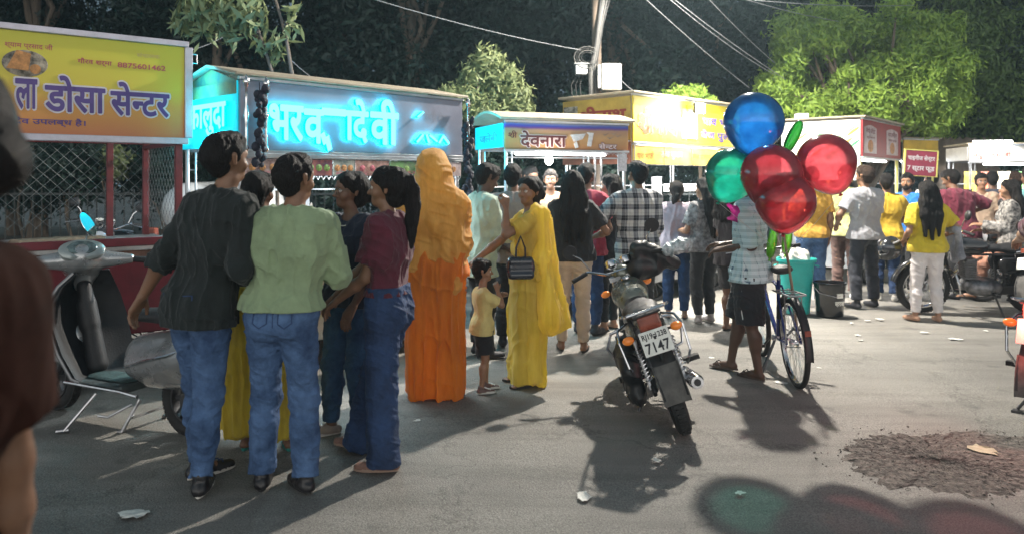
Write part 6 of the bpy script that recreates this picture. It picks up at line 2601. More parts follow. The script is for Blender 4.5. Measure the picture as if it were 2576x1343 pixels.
bpy.data.objects['wooden_plank'].location = cart.location
bpy.data.objects['wooden_plank'].rotation_euler = cart.rotation_euler

# ---- stall 2: cream curved roof
A2, B2 = (-0.08, 8.26), (1.33, 8.80)
mural = grad('sweet_sign', [(0.0, (0.36, 0.15, 0.05)), (0.45, (0.42, 0.24, 0.09)), (0.74, (0.36, 0.20, 0.12)), (0.82, (0.10, 0.03, 0.18)), (0.90, (0.02, 0.05, 0.32)), (1.0, (0.20, 0.22, 0.30))], 'Z', 1.90, 2.19, 0.4, 0.05)
st2, L2, a2, fo2, so2 = stall('food_stall', 'stall with curved cream roof and painted brown lettering', A2, B2, 0.95, 2.19, 1.90, roof='curve', fascia_m=mural, left_m=M_CYP, light=22, lcol=(1, 0.93, 0.82), overhang=0.08)
M_BRN = mat('letter_brown', (0.10, 0.02, 0.02), 0.5)
M_PNK = mat('letter_pale_pink', (0.62, 0.48, 0.46), 0.5)
S2 = lambda px: tpx(A2, B2, px)[0]
for off, m, y, g_ in ((0.08, M_PNK, -0.033, 0.008), (0.028, M_BRN, -0.035, 0.0)):
    lettering('sign_letters', ['देवनारा'], (S2(1306) - g_, S2(1422) + g_, 1.915 - g_, 2.105 + g_), y, m, fo2, off)
    lettering('sign_letters', ['से', ('न', 0.0, 0.62), -0.02, 'टर'], (S2(1503) - g_, S2(1548) + g_, 1.91 - g_, 1.985 + g_), y, M_BRN if m is M_PNK else M_PNK, fo2, off)
lettering('sign_letters', ['श', '~-0.07,0.24;-0.26,0.02', 'ी'], (S2(1276), S2(1298), 2.02, 2.10), -0.035, M_BRN, fo2, 0.01)
mb = MB()
mb.prism([(S2(1432), 2.07), (S2(1470), 2.085), (S2(1462), 2.02), (S2(1440), 1.99)], -0.036, -0.0325)
mb.prism([(S2(1472), 2.10), (S2(1490), 2.095), (S2(1484), 1.94), (S2(1474), 1.94), (S2(1478), 2.07)], -0.036, -0.0325)
mb.prism([(S2(1440), 1.97), (S2(1447), 2.0), (S2(1452), 1.93), (S2(1444), 1.915)], -0.036, -0.0325)
mb.build('glass_picture', mat('pic_glass', (0.58, 0.56, 0.56), 0.4, var=(14, 0.3)), fo2)
mb = MB()
for (u, v) in ((1520, 2.09), (1542, 2.10), (1532, 2.05), (1552, 2.075)):
    mb.prism([(S2(u) - 0.045, v), (S2(u) - 0.01, v - 0.028), (S2(u) + 0.05, v + 0.012), (S2(u) - 0.004, v - 0.006)], -0.0355, -0.0325)
mb.build('leaf_picture', mat('pic_leaf', (0.26, 0.17, 0.11), 0.5, var=(14, 0.4)), fo2)
side_letters(so2[0], 'जलेबी', 0.15, 0.75, 1.99, 2.10, -0.032, mat('letter_teal', (0.05, 0.30, 0.35), 0.5), 0.004, None, 0.02)
mb = MB()
for i in range(34):
    mb.tube([(0.03 + i * 0.0435, -0.035, 1.87), (0.05 + i * 0.0435, -0.035, 1.845), (0.07 + i * 0.0435, -0.035, 1.87)], 0.005, 5)
mb.box((0, -0.04, 1.80), (L2, -0.03, 1.815))
mb.build('scallop_trim', M_INOX, st2)
mb = MB()
mb.ball((0.52, -0.02, 1.78), 0.045, 8, (1, 1, 1.2))
mb.tube([(0.52, -0.02, 1.80), (0.52, -0.02, 1.86)], 0.012, 6)
mb.build('bulb', emat('bulb_glow', (1, 0.97, 0.9), 14), st2, smooth=True)
lamp('bulb_light', (0.52, -0.10, 1.72), 9, (1, 0.94, 0.85), 0.05, parent=st2)
mb = MB()
mb.box((L2 - 0.14, -0.05, 1.66), (L2 - 0.02, -0.044, 1.86))
mb.build('notice', mat('notice_grey', (0.42, 0.42, 0.44), 0.5, var=(40, 0.3)), st2)
mb = MB()
for q in (0.5, 0.58):
    mb.tube([(0.62 + q, 0.03, 0.92), (0.62 + q, 0.03, 1.86)], 0.014, 8)
mb.build('pipe_post', M_CHR, st2, smooth=True)
mb = MB()
for q in range(4):
    mb.tube([(L2 * 0.62, -0.13, 1.0 + q * 0.05), (L2 + 0.05, -0.13, 1.0 + q * 0.05)], 0.010, 6)
mb.build('counter_rail', M_CHR, st2, smooth=True)
bn = MB()
bn.box((L2 * 0.55, -0.115, 0.25), (L2 + 0.02, -0.105, 0.92))
bno = bn.build('banner', mat('banner_brown', (0.28, 0.19, 0.16), 0.5, var=(7, 0.6, (0.40, 0.18, 0.22))), st2)
fc = MB()
fc.ball((L2 * 0.78, -0.116, 0.72), 0.095, 12, (0.78, 0.03, 1.05))
fco = fc.build('face_picture', mat('pic_face', (0.42, 0.29, 0.24), 0.5), bno, smooth=True)
fc = MB()
fc.ball((L2 * 0.78, -0.1145, 0.745), 0.125, 12, (0.85, 0.02, 1.05))
fc.build('hair_picture', mat('pic_hair', (0.04, 0.02, 0.025), 0.5), bno, smooth=True)
fc = MB()
for q in (-0.03, 0.03):
    fc.ball((L2 * 0.78 + q, -0.1195, 0.735), 0.012, 6, (1, 0.05, 0.5))
fc.ball((L2 * 0.78, -0.1195, 0.675), 0.016, 6, (1, 0.05, 0.4))
fc.build('features_picture', mat('pic_features', (0.10, 0.03, 0.03), 0.5), fco, smooth=True)
goods(st2, L2, 0.95, 0.92, 'on the cream-roofed stall counter', 6, 8)

# ---- stall 3: yellow two-tier sign
A3_, B3_ = (1.476, 9.3), (3.3, 11.06)
YEL = mat('sign_yellow', (0.62, 0.50, 0.03), 0.45, var=(4, 0.15))
L3, a3 = frame_of(A3_, B3_)
st3, L3, a3, fo3, so3 = stall('food_stall', 'yellow two-tier stall under a glaring flood lamp', A3_, B3_, 1.12, 2.60, 2.03, roof='flat', fascia_m=YEL, left_m=mat('sign_ochre', (0.36, 0.27, 0.05), 0.5, var=(4, 0.25)), light=80, tubes=2, lcol=(1, 0.97, 0.95))
mb = MB()
mb.box((0, -0.03, 1.755), (L3, -0.008, 1.99))
lw = mb.build('lower_sign', mat('sign_yellow_pale', (0.62, 0.46, 0.10), 0.45, var=(7, 0.3)), st3, bevel=0.003)
mb = MB()
mb.box((-0.02, -0.05, 1.745), (L3 + 0.02, -0.004, 1.754))
for i in range(4):
    mb.box((L3 * i / 4 + 0.004, -0.036, 1.757), (L3 * i / 4 + 0.018, -0.031, 1.988))
mb.build('sign_frame', M_INOX, lw)
for q in (0.4, 1.0):
    mb = MB()
    mb.box((L3 * 0.22 + q * 0, -0.0, 0), (0, 0, 0)) if False else None
M_RD = mat('letter_red', (0.22, 0.03, 0.02), 0.5)
M_ORG = mat('letter_orange', (0.42, 0.09, 0.015), 0.5)
M_LIL = mat('letter_lilac', (0.10, 0.07, 0.34), 0.5)
S3 = lambda px: tpx(A3_, B3_, px)[0]
SHRINATH = ['श', '~-0.07,0.24;-0.26,0.02', -0.0, 'ीनाथ']
for off, m, y, g_ in ((0.07, mat('letter_cream', (0.66, 0.56, 0.30), 0.5), -0.033, 0.01), (0.03, M_ORG, -0.035, 0.0)):
    lettering('sign_letters', SHRINATH, (S3(1600) - g_, S3(1700) + g_, 2.13 - g_, 2.47 + g_), y, m, fo3, off)
lettering('sign_letters', 'पाव भाजी', (S3(1762), S3(1850), 2.31, 2.45), -0.035, M_LIL, fo3, 0.025)
lettering('sign_letters', 'वेज पुलाव', (S3(1758), S3(1850), 2.09, 2.25), -0.035, M_LIL, fo3, 0.025)
lettering('sign_letters', 'पाव भाजी', (S3(1598), S3(1640), 1.82, 1.92), -0.034, M_ORG, lw, 0.012)
lettering('sign_letters', 'तवा पुलाव', (S3(1658), S3(1712), 1.82, 1.92), -0.034, mat('letter_grey', (0.42, 0.40, 0.38), 0.5), lw, 0.012)
lettering('sign_letters', 'वेज पुलाव', (S3(1738), S3(1782), 1.83, 1.92), -0.034, mat('letter_olive', (0.16, 0.16, 0.05), 0.5), lw, 0.012)
mb = MB()
mb.box((S3(1711), -0.036, 2.10), (S3(1748), -0.031, 2.50))
pn = mb.build('picture_panel', mat('panel_pale', (0.60, 0.58, 0.36), 0.5, var=(16, 0.15)), fo3)
mb = MB()
x0, x1 = S3(1713), S3(1746)
mb.tube([(x0, -0.038, 2.11), (x1, -0.038, 2.11), (x1, -0.038, 2.49), (x0, -0.038, 2.49)], 0.004, 4, closed=True)
rr = random.Random(6)
for k in range(9):
    zz = 2.14 + 0.035 * k
    for xx in (x0 + 0.025, x1 - 0.025):
        mb.ball((xx + rr.uniform(-0.008, 0.008), -0.037, zz), rr.uniform(0.008, 0.014), 6, (1, 0.15, 1.1))
mb.build('panel_ornament', mat('ornament_green', (0.06, 0.13, 0.04), 0.5), pn, smooth=True)
side_letters(so3[0], SHRINATH, 0.06, 0.82, 2.28, 2.50, -0.031, M_RD, 0.004, None, 0.03)
mb = MB()
mb.box((-0.033, 0.86, 2.26), (-0.0285, 1.10, 2.52))
mb.build('side_picture', mat('pic_side', (0.20, 0.21, 0.19), 0.5, var=(14, 0.7, (0.45, 0.45, 0.4))), so3[0])
mb = MB()
mb.box((-0.028, 0.0, 1.755), (-0.010, 1.12, 2.03))
mb.build('lower_side_sign', mat('sign_brown', (0.20, 0.07, 0.04), 0.5, var=(5, 0.3)), st3)
# flood lamp on a bracket
fx = S3(1722)
fl = thing('flood_lamp', 'glaring white flood lamp on a bracket above the yellow sign', 'flood lamp', local(st3, (fx, -0.24, 2.50)), a3)
mb = MB()
mb.box((-0.10, 0.0, -0.07), (0.10, 0.05, 0.07))
fh = mb.build('housing', M_DST, fl, bevel=0.008)
mb = MB()
mb.box((-0.095, -0.009, -0.062), (0.095, -0.001, 0.062))
mb.build('lamp_glass', emat('flood_glow', (1.0, 0.97, 0.86), 60), fl)
mb = MB()
mb.tube([(0, 0.04, 0), (0, 0.12, 0.06), (0, 0.24, 0.05)], 0.012, 8)
mb.build('bracket', M_STL, fl, smooth=True)
o = lamp('flood_light', (0, -0.03, 0), 70, (1, 0.95, 0.80), 0.1, parent=fl, kind='AREA', sx=0.2, sy=0.13, rot=(rad(68), 0, 0))
lamp('flood_spill', (0, -0.05, 0.16), 7, (1, 0.95, 0.75), 0.05, parent=fl)
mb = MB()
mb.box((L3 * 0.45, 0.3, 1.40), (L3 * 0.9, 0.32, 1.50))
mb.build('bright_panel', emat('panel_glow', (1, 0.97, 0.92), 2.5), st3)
for q in (0.34, 0.5):
    mb = MB()
    mb.box((L3 * q, 0.55, 0.92), (L3 * q + 0.16, 0.62, 1.6))
    mb.build('cabinet', M_INOX, st3, bevel=0.006)
goods(st3, L3, 1.12, 0.92, 'on the yellow stall counter', 8, 12)

# ---- stall 4: white panel with tricolour brush strokes and red menu board
A4, B4 = (5.08, 11.0), (6.50, 12.7)
st4, L4, a4, fo4, so4 = stall('food_stall', 'stall with white brush-stroke side panel and red menu boards', A4, B4, 1.15, 2.44, 1.90, roof='flat', fascia_m=mat('menu_red', (0.30, 0.03, 0.035), 0.45, var=(4, 0.2)), left_m=mat('panel_white', (0.70, 0.72, 0.70), 0.45, var=(4, 0.08)), post_m=mat('post_yellow', (0.6, 0.55, 0.15), 0.5), light=55, right_panel=False)
mb = MB()
mb.box((-0.027, 0.0, 1.55), (-0.012, 1.15, 1.915))
mb.build('lower_side_panel', mat('panel_white', (0.7, 0.7, 0.7)), st4)
sr = random.Random(12)
for k in range(16):
    col = [('stroke_orange', (0.70, 0.30, 0.06)), ('stroke_green', (0.05, 0.42, 0.12)), ('stroke_pale', (0.35, 0.58, 0.38))][k % 3]
    u, v = sr.uniform(0.05, 0.85), sr.uniform(1.95, 2.35)
    l_, w_ = sr.uniform(0.18, 0.4), sr.uniform(0.015, 0.05)
    d = (-0.78, 0.55)
    pts = []
    for t in np.linspace(0, 1, 7):
        pts.append((u + d[0] * l_ * (t - 0.5), v + d[1] * l_ * (t - 0.5), w_ * math.sin(math.pi * min(1, t * 0.9 + 0.1))))
    top = [(min(1.14, max(0.01, a)), min(2.43, b + c_ / 2)) for a, b, c_ in pts]
    bot = [(min(1.14, max(0.01, a)), min(2.42, b - c_ / 2)) for a, b, c_ in reversed(pts)]
    mb = MB()
    mb.prism(top + bot, 0.0285 + 0.0004 * k, 0.0290 + 0.0004 * k, Matrix.Rotation(rad(90), 4, 'Z'))
    mb.build('brush_stroke', mat(col[0], col[1], 0.5), so4[0])
for (u, v) in ((0.06, 0.72), (1.30, 2.02)):
    mb = MB()
    pts = [(u, 1.95), (v, 1.95)] + [(v - (v - u) * t, 2.33 + 0.04 * math.sin(math.pi * t)) for t in np.linspace(0, 1, 7)]
    mb.prism(pts, -0.034, -0.031)
    mp_ = mb.build('menu_panel', mat('menu_pale', (0.50, 0.40, 0.40), 0.45, var=(6, 0.3)), fo4)
    mb = MB()
    mb.lathe([(0.0005, 0.003), (0.14, 0.002), (0.15, 0.0)], 24, Matrix.Translation(((u + v) / 2, -0.0345, 2.06)) @ Matrix.Rotation(rad(90), 4, 'X') @ Matrix.Diagonal((1, 0.62, 1, 1)))
    mb.build('dish_picture', mat('pic_dosa', (0.5, 0.22, 0.07)), mp_, smooth=True)
    lettering('menu_letters', 'मैगी पॉइंट' if u < 1 else 'चाउमीन', (u + 0.08, v - 0.08, 2.24, 2.33), -0.0355, mat('letter_wine', (0.16, 0.02, 0.04), 0.5), mp_, 0.02)
    lettering('menu_letters', 'स्पेशल' if u < 1 else 'मोमोज पास्ता', (u + 0.12, v - 0.10, 2.16, 2.21), -0.0355, mat('letter_wine', (0.16, 0.02, 0.04), 0.5), mp_, 0.02)
goods(st4, L4, 1.15, 0.92, 'on the red menu stall counter', 6, 15)
# small white box on the roof
mb = MB()
mb.box((0, 0, 0), (0.18, 0.14, 0.09))
o = mb.build('roof_box', M_WHT, bevel=0.01)
o.location = local(st4, (0.1, 0.95, 2.495))
tag(o, 'small white box sitting on the roof of the brush-stroke stall', 'box')
# green leg posts
# ---- stall 5: plain yellow panel, brown tarpaulin wall, red board, white-lit stall
A5, B5 = (7.72, 14.4), (8.28, 15.0)
st5, L5, a5, fo5, so5 = stall('food_stall', 'small stall with a plain yellow fascia half hidden behind the menu boards', (7.35, 14.2), (8.15, 14.5), 0.9, 2.30, 1.95, fascia_m=mat('sign_amber', (0.62, 0.40, 0.04), 0.45, var=(4, 0.15)), light=35, right_panel=False, left_panel=False)
wl = thing('tarpaulin_screen', 'tall brown tarpaulin screen between the yellow fascia and the white-lit stall', 'tarpaulin', (8.35, 14.9, 0), rad(8))
mb = MB()
vs, fs = [], []
for i in range(31):
    for j in range(9):
        vs.append((i * 0.05, 0.03 * math.sin(i * 1.1) + 0.015 * math.sin(i * 2.7 + j), j * 0.30 - 0.05 * (j == 8) * math.sin(i * 0.9) ** 2))
for i in range(30):
    for j in range(8):
        fs.append((i * 9 + j, (i + 1) * 9 + j, (i + 1) * 9 + j + 1, i * 9 + j + 1))
mb.add(vs, fs)
o = mb.build('sheet', mat('tarp_brown', (0.15, 0.12, 0.095), 0.8, bump=(8, 0.6), var=(3, 0.35)), wl, smooth=True)
md = o.modifiers.new('thick', 'SOLIDIFY')
md.thickness = 0.004
for xx in (0, 1.5):
    mb = MB()
    mb.tube([(xx, 0.05, 0), (xx, 0.05, 2.42)], 0.025, 8)
    mb.build('pole', M_STL, wl, smooth=True)
# tilted red board
pa = A3(2276, 440, 10.9)
rb = thing('sign_board', 'tilted red board with two rows of white lettering on yellow legs', 'sign', (pa.x, 10.9, 0), rad(4))
Mt = Matrix.Translation((0, 0, 1.63)) @ Matrix.Rotation(rad(3.5), 4, 'Y')
mb = MB()
mb.box((0, 0, 0), (0.47, 0.02, 0.36), Mt)
rbo = mb.build('board', mat('board_crimson', (0.24, 0.03, 0.06), 0.5, var=(6, 0.25)), rb, bevel=0.004)
mb = MB()
mb.box((-0.02, -0.006, -0.008), (0.49, 0.026, -0.001), Mt)
mb.box((-0.02, -0.006, 0.361), (0.49, 0.026, 0.375), Mt)
mb.box((0.471, -0.006, 0), (0.488, 0.026, 0.36), Mt)
mb.box((-0.018, -0.006, 0), (-0.001, 0.026, 0.36), Mt)
mb.build('frame', mat('post_yellow', (0.6, 0.55, 0.15)), rbo)
for i, (tx, z0, z1) in enumerate((('चाइनीज सेन्टर', 0.20, 0.30), ('7 स्टार फूड', 0.05, 0.14))):
    o = lettering('board_letters', tx, (0.03, 0.44, z0, z1), -0.003, mat('letter_white', (0.62, 0.58, 0.6), 0.5), rbo, 0.025)
    o.matrix_local = Mt
for xx in (0.02, 0.45):
    mb = MB()
    mb.tube([(xx - 0.04, 0.04, 0), (xx, 0.04, 1.66)], 0.014, 8)
    mb.build('leg', mat('post_yellow', (0.6, 0.55, 0.15)), rb, smooth=True)
# stall 6: white-lit
A6, B6 = (7.75, 12.8), (9.9, 12.3)
st6, L6, a6, fo6, so6 = stall('food_stall', 'brightly lit white stall with red letters at the right edge', A6, B6, 1.1, 2.12, 1.86, fascia_m=mat('sign_white', (0.72, 0.70, 0.66), 0.45, var=(5, 0.1)), light=40, tubes=2, lcol=(1, 0.98, 0.95), body_m=mat('body_white', (0.6, 0.6, 0.6), 0.5))
lettering('sign_letters', 'न्यू पावभाजी', (0.05, 0.62, 1.90, 2.03), -0.034, mat('letter_scarlet', (0.55, 0.04, 0.03), 0.5), fo6, 0.03)
mb = MB()
mb.tube([(0.02, -0.12, 2.18), (0.60, -0.12, 2.18)], 0.03, 10)
tb = mb.build('sign_tube', emat('sign_tube_glow', (1, 1, 0.97), 8), st6, smooth=True)
lamp('sign_light', (0.31, -0.16, 2.14), 2.5, (1, 0.99, 0.95), 0.1, parent=st6, kind='AREA', sx=0.6, sy=0.06, rot=(rad(35), 0, 0))
mb = MB()
vs, fs = [], []
for i in range(21):
    for j in range(9):
        vs.append((0.66 + i * 0.10, -0.75 + j * 0.19, 2.10 + 0.02 * math.sin(i * 0.9 + j) + 0.012 * j))
for i in range(20):
    for j in range(8):
        fs.append((i * 9 + j, (i + 1) * 9 + j, (i + 1) * 9 + j + 1, i * 9 + j + 1))
mb.add(vs, fs)
o = mb.build('awning', mat('awning_blue', (0.18, 0.24, 0.32), 0.6, bump=(8, 0.4), var=(4, 0.3)), st6, smooth=True)
md = o.modifiers.new('thick', 'SOLIDIFY')
md.thickness = 0.004
goods(st6, L6, 1.1, 0.92, 'on the white-lit stall counter', 8, 19)
for i in range(7):
    mb = MB()
    mb.box((0.2 + i * 0.27, 0.86, 1.0), (0.40 + i * 0.27, 0.875, 1.7))
    mb.build('snack_packets', mat('packet_%d' % (i % 4), [(0.6, 0.45, 0.05), (0.5, 0.1, 0.05), (0.6, 0.55, 0.4), (0.15, 0.4, 0.12)][i % 4], 0.35, var=(10, 0.5), emis=[(0.6, 0.45, 0.05), (0.5, 0.1, 0.05), (0.6, 0.55, 0.4), (0.15, 0.4, 0.12)][i % 4], es=0.0), st6)


# ---- white car behind the red cart
def car():
    t = thing('parked_car', 'white parked car seen from behind through the wire mesh', 'car', (-3.55, 8.85, 0), 0)
    PW = mat('car_white', (0.62, 0.63, 0.63), 0.25, coat=0.7, var=(3, 0.06))
    b = Field(0.018)
    b.cap((-0.48, 0.35, 0.62), (0.48, 0.35, 0.62), 0.33, k=0.1)
    b.cap((-0.48, 3.2, 0.60), (0.48, 3.2, 0.60), 0.30, k=0.1)
    for q in (-0.48, 0, 0.48):
        b.cap((q, 0.35, 0.62), (q, 3.2, 0.60), 0.33, 0.30, k=0.1)
        b.cap((q * 0.85, 0.45, 1.20), (q * 0.85, 1.75, 1.22), 0.33, 0.32, k=0.08)
        b.cap((q * 0.85, 1.8, 1.1), (q, 2.5, 0.75), 0.30, 0.2, k=0.1)
    b.post.append(lambda X, Y, Z, D: np.maximum(D, 0.28 - Z + 0 * X + 0 * Y))
    b.build('body', PW, t)
    DG = mat('car_glass', (0.015, 0.02, 0.022), 0.05, 0.1, coat=1.0)
    g = MB()
    g.prism([(-0.56, 0.98), (0.56, 0.98), (0.50, 1.40), (-0.50, 1.40)], 0.0, 0.02, Matrix.Translation((0, 0.12, 0)) @ Matrix.Rotation(rad(-4), 4, 'X'))
    g.build('rear_window', DG, t, bevel=0.01)
    for s_ in (-1, 1):
        g = MB()
        g.prism([(0.45, 1.0), (2.1, 1.0), (1.75, 1.42), (0.55, 1.42)], -s_ * 0.725 - 0.008, -s_ * 0.725 + 0.008, Matrix.Rotation(rad(90), 4, 'Z'))
        g.build('side_window', DG, t)
        l = MB()
        l.box((s_ * 0.70 - 0.07, 0.0, 0.72), (s_ * 0.70 + 0.07, 0.10, 1.0))
        l.build('tail_light', M_RED_L, t, bevel=0.02)
        for yy in (0.65, 2.95):
            w = MB()
            w.lathe([(0.30, -0.09), (0.30, 0.09), (0.18, 0.095), (0.17, 0.05), (0.001, 0.05)], 28, Matrix.Translation((s_ * 0.70, yy, 0.30)) @ Matrix.Rotation(rad(90 * s_), 4, 'Y'))
            w.build('wheel', M_RUB, t, smooth=True)
    w = MB()
    w.box((-0.75, -0.06, 0.34), (0.75, 0.06, 0.56))
    w.build('bumper', PW, t, bevel=0.04)


car()

# ---------------------------------------------------------------- balloons
def balloon_mat(name, c, dens=0.5):
    m = bpy.data.materials.new('balloon_' + name)
    m.use_nodes = True
    nt = m.node_tree
    N, L = nt.nodes, nt.links
    N.clear()
    o = N.new('ShaderNodeOutputMaterial')
    t = N.new('ShaderNodeBsdfTransparent')
    t.inputs[0].default_value = _lin([min(1, q ** 0.42) for q in c])
    tr = N.new('ShaderNodeBsdfTranslucent')
    tr.inputs[0].default_value = _lin(c)
    d = N.new('ShaderNodeBsdfDiffuse')
    tc = N.new('ShaderNodeTexCoord')
    n = N.new('ShaderNodeTexNoise')
    n.inputs['Scale'].default_value = 9
    n.inputs['Detail'].default_value = 4
    L.new(tc.outputs['Object'], n.inputs['Vector'])
    r = N.new('ShaderNodeValToRGB')
    r.color_ramp.elements[0].position = 0.35
    r.color_ramp.elements[1].position = 0.65
    r.color_ramp.elements[0].color = _lin([q * 0.75 for q in c])
    r.color_ramp.elements[1].color = _lin([min(1, q * 1.25 + 0.03) for q in c])
    L.new(n.outputs['Fac'], r.inputs[0])
    L.new(r.outputs[0], d.inputs[0])
    L.new(r.outputs[0], tr.inputs[0])
    a = N.new('ShaderNodeAddShader')
    m1 = N.new('ShaderNodeMixShader')
    m1.inputs[0].default_value = 0.72
    L.new(d.outputs[0], m1.inputs[1])
    L.new(tr.outputs[0], m1.inputs[2])
    m2 = N.new('ShaderNodeMixShader')
    m2.inputs[0].default_value = dens
    L.new(t.outputs[0], m2.inputs[1])
    L.new(m1.outputs[0], m2.inputs[2])
    g = N.new('ShaderNodeBsdfGlossy')
    g.inputs['Roughness'].default_value = 0.14
    fr = N.new('ShaderNodeFresnel')
    fr.inputs[0].default_value = 1.5
    m3 = N.new('ShaderNodeMixShader')
    L.new(fr.outputs[0], m3.inputs[0])
    L.new(m2.outputs[0], m3.inputs[1])
    L.new(g.outputs[0], m3.inputs[2])
    L.new(m3.outputs[0], o.inputs[0])
    return m


HUBP = A3(1972, 640, 5.75)


def balloon(label, px, py, r_px, Y, m, tilt=0, tz=0):
    c = A3(px, py, Y)
    r = r_px / FPX * Y
    t = thing('balloon', label, 'balloon', c, 0, 'round balloons in the bunch')
    mb = MB()
    prof = []
    for i in range(33):
        a = math.pi * i / 32
        z = -math.cos(a)
        rr_ = math.sin(a)
        if z < -0.3:
            rr_ *= 1 - 0.20 * ((-z - 0.3) / 0.7)
            z = -0.3 + (z + 0.3) * 1.22
        prof.append((max(rr_ * r, 1e-5), z * r))
    mb.lathe(prof, 48)
    o = link('skin', mb.mesh('skin'), m, t, smooth=True)
    k = MB()
    k.lathe([(0.006, 0.004), (0.009, -0.006), (0.016, -0.016), (0.012, -0.017), (0.001, -0.008)], 12, Matrix.Translation((0, 0, -r * 1.15)))
    k.build('knot', m, t, smooth=True)
    t.rotation_euler = (rad(tilt), rad(tz), 0)
    Rm_ = t.rotation_euler.to_matrix()
    s = MB()
    kn = Vector((0, 0, -r * 1.17))
    hub = Rm_.inverted() @ (HUBP - c)
    s.tube([kn, kn.lerp(hub, 0.5) + Vector((0.01, 0, -0.01)), hub], 0.0016, 4)
    s.build('string', mat('string', (0.5, 0.5, 0.48), 0.8), t)
    return t


BM = {'blue': balloon_mat('blue', (0.03, 0.34, 0.92), 0.52), 'teal': balloon_mat('teal', (0.03, 0.70, 0.52), 0.48), 'red': balloon_mat('red', (0.95, 0.13, 0.17), 0.52), 'green': balloon_mat('green', (0.03, 0.42, 0.05), 0.6), 'lime': balloon_mat('lime', (0.25, 0.72, 0.05), 0.65), 'pink': balloon_mat('pink', (0.85, 0.08, 0.50), 0.7)}
balloon('round deep blue balloon at the top of the bunch', 1896, 308, 75, 5.35, BM['blue'], 0, 8)
balloon('round teal balloon at the left of the bunch', 1840, 440, 66, 5.45, BM['teal'], 0, 25)
balloon('red balloon in the middle of the bunch just below the blue one', 1940, 440, 76, 5.2, BM['red'], 0, 10)
balloon('red balloon at the upper right of the bunch', 2078, 411, 73, 5.3, BM['red'], 0, -25)
balloon('lowest red balloon hanging over the bicycle', 1976, 507, 74, 5.15, BM['red'], 10, 0)


def longballoon(label, a, b, r_px, Y, m, cat='balloon'):
    p, q = A3(*a, Y), A3(*b, Y)
    t = thing('long_balloon', label, cat, p)
    d = q - p
    mb = MB()
    r = r_px / FPX * Y
    n = 14
    pts = [d * (i / n) for i in range(n + 1)]
    rs = [r * math.sin(math.pi * min(0.93, max(0.07, 0.12 + 0.8 * i / n))) ** 0.45 for i in range(n + 1)]
    rs[0] = r * 0.15
    rs[-1] = r * 0.4
    mb.tube(pts, rs, 18)
    mb.build('skin', m, t, smooth=True)
    k = MB()
    u = -d.normalized() * 0.02
    k.tube([Vector(), u * 0.5, u], [0.006, 0.008, 0.014], 8)
    k.build('knot', m, t, smooth=True)
    return t


longballoon('long dark green balloon sticking up between the blue and red balloons', (1978, 380), (2014, 306), 15, 5.5, BM['green'])
longballoon('lime green long balloon hanging down beside the seller', (1936, 650), (1950, 560), 12, 5.7, BM['lime'])
longballoon('second lime green long balloon half hidden below the red balloon', (1975, 640), (1985, 570), 12, 5.85, BM['lime'])
# pink rabbit-eared inflatable
pk = A3(1856, 540, 5.9)
F = Field(0.006)
F.cap((0, 0, 0.02), (0, 0, -0.01), 0.055, 0.05, fd=(0, 1, 0), f=0.7)
F.cap((-0.03, 0, 0.04), (-0.075, 0, 0.075), 0.02, 0.016)
F.cap((0.03, 0, 0.04), (0.07, 0, 0.08), 0.02, 0.016)
F.cap((0.02, 0, -0.04), (0.035, 0, -0.12), 0.024, 0.012)
F.cap((-0.03, 0, -0.03), (-0.075, 0, -0.03), 0.02, 0.012)
o = F.build('pink_inflatable', BM['pink'])
o.location = pk
tag(o, 'bright pink star-shaped inflatable toy hanging left of the seller', 'inflatable toy')
s = MB()
s.tube([Vector((0, 0, 0.03)), HUBP - pk], 0.0016, 4)
s.build('string', mat('string', (0.5, 0.5, 0.48)), o)
# stick that carries the bunch
p0, p1 = A3(2008, 860, 6.0), A3(1968, 565, 5.75)
mb = MB()
mb.tube([p0, p0.lerp(p1, 0.5) + Vector((0.01, 0, 0)), p1], [0.012, 0.011, 0.009], 8)
tag(mb.build('bamboo_stick', mat('bamboo', (0.22, 0.17, 0.12), 0.7, var=(20, 0.3)), smooth=True), 'thin wooden stick tied to the bicycle that carries the balloon bunch', 'stick')

# ---------------------------------------------------------------- parked vehicles
PL = [('RJ19 1238', 0.014, 0.058, .078), ('7147', -0.062, 0.002, .076)]
motorcycle('dusty motorcycle with white number plate leaning alone in the middle of the road', 1.08, 4.72, 87, 19, plate=PL).scale = (0.97, 0.97, 0.97)
scooter('grey step-through scooter on its stand beside the red cart', -1.98, 4.66, 155, steer=-36).scale = (1.02, 1.02, 1.02)
bicycle('blue bicycle on its kickstand with the balloon bunch tied to it', 2.16, 5.72, 86, 4)
mc = motorcycle('black motorcycle parked side-on behind the woman in white jeans', 6.1, 8.85, 176, 8, tank_m=mat('tank_black', (0.03, 0.03, 0.033), 0.2, 0.2, coat=0.7), group='motorcycles parked at the right')
m2 = copy_tree(mc)
m2.location = (7.3, 9.5, 0)
m2.rotation_euler = (Matrix.Rotation(rad(168), 3, 'Z') @ Matrix.Rotation(rad(-9), 3, 'X')).to_euler()
tag(m2, 'dark motorcycle parked behind the first one at the right edge', 'motorcycle', 'motorcycles parked at the right')
m3 = motorcycle('red motorcycle parked in front of the row at the right edge', 5.85, 8.15, 12, 9, tank_m=mat('tank_red', (0.35, 0.03, 0.08), 0.2, 0.2, coat=0.7), group='motorcycles parked at the right')
NEONL = emat('lens_cyan', (0.0, 0.55, 0.75), 1.6)
motorcycle('dark motorcycle parked behind the red cart facing the road', -5.0, 9.45, -72, 6, tank_m=mat('tank_black', (0.03, 0.03, 0.03)), loc_z=0.06)

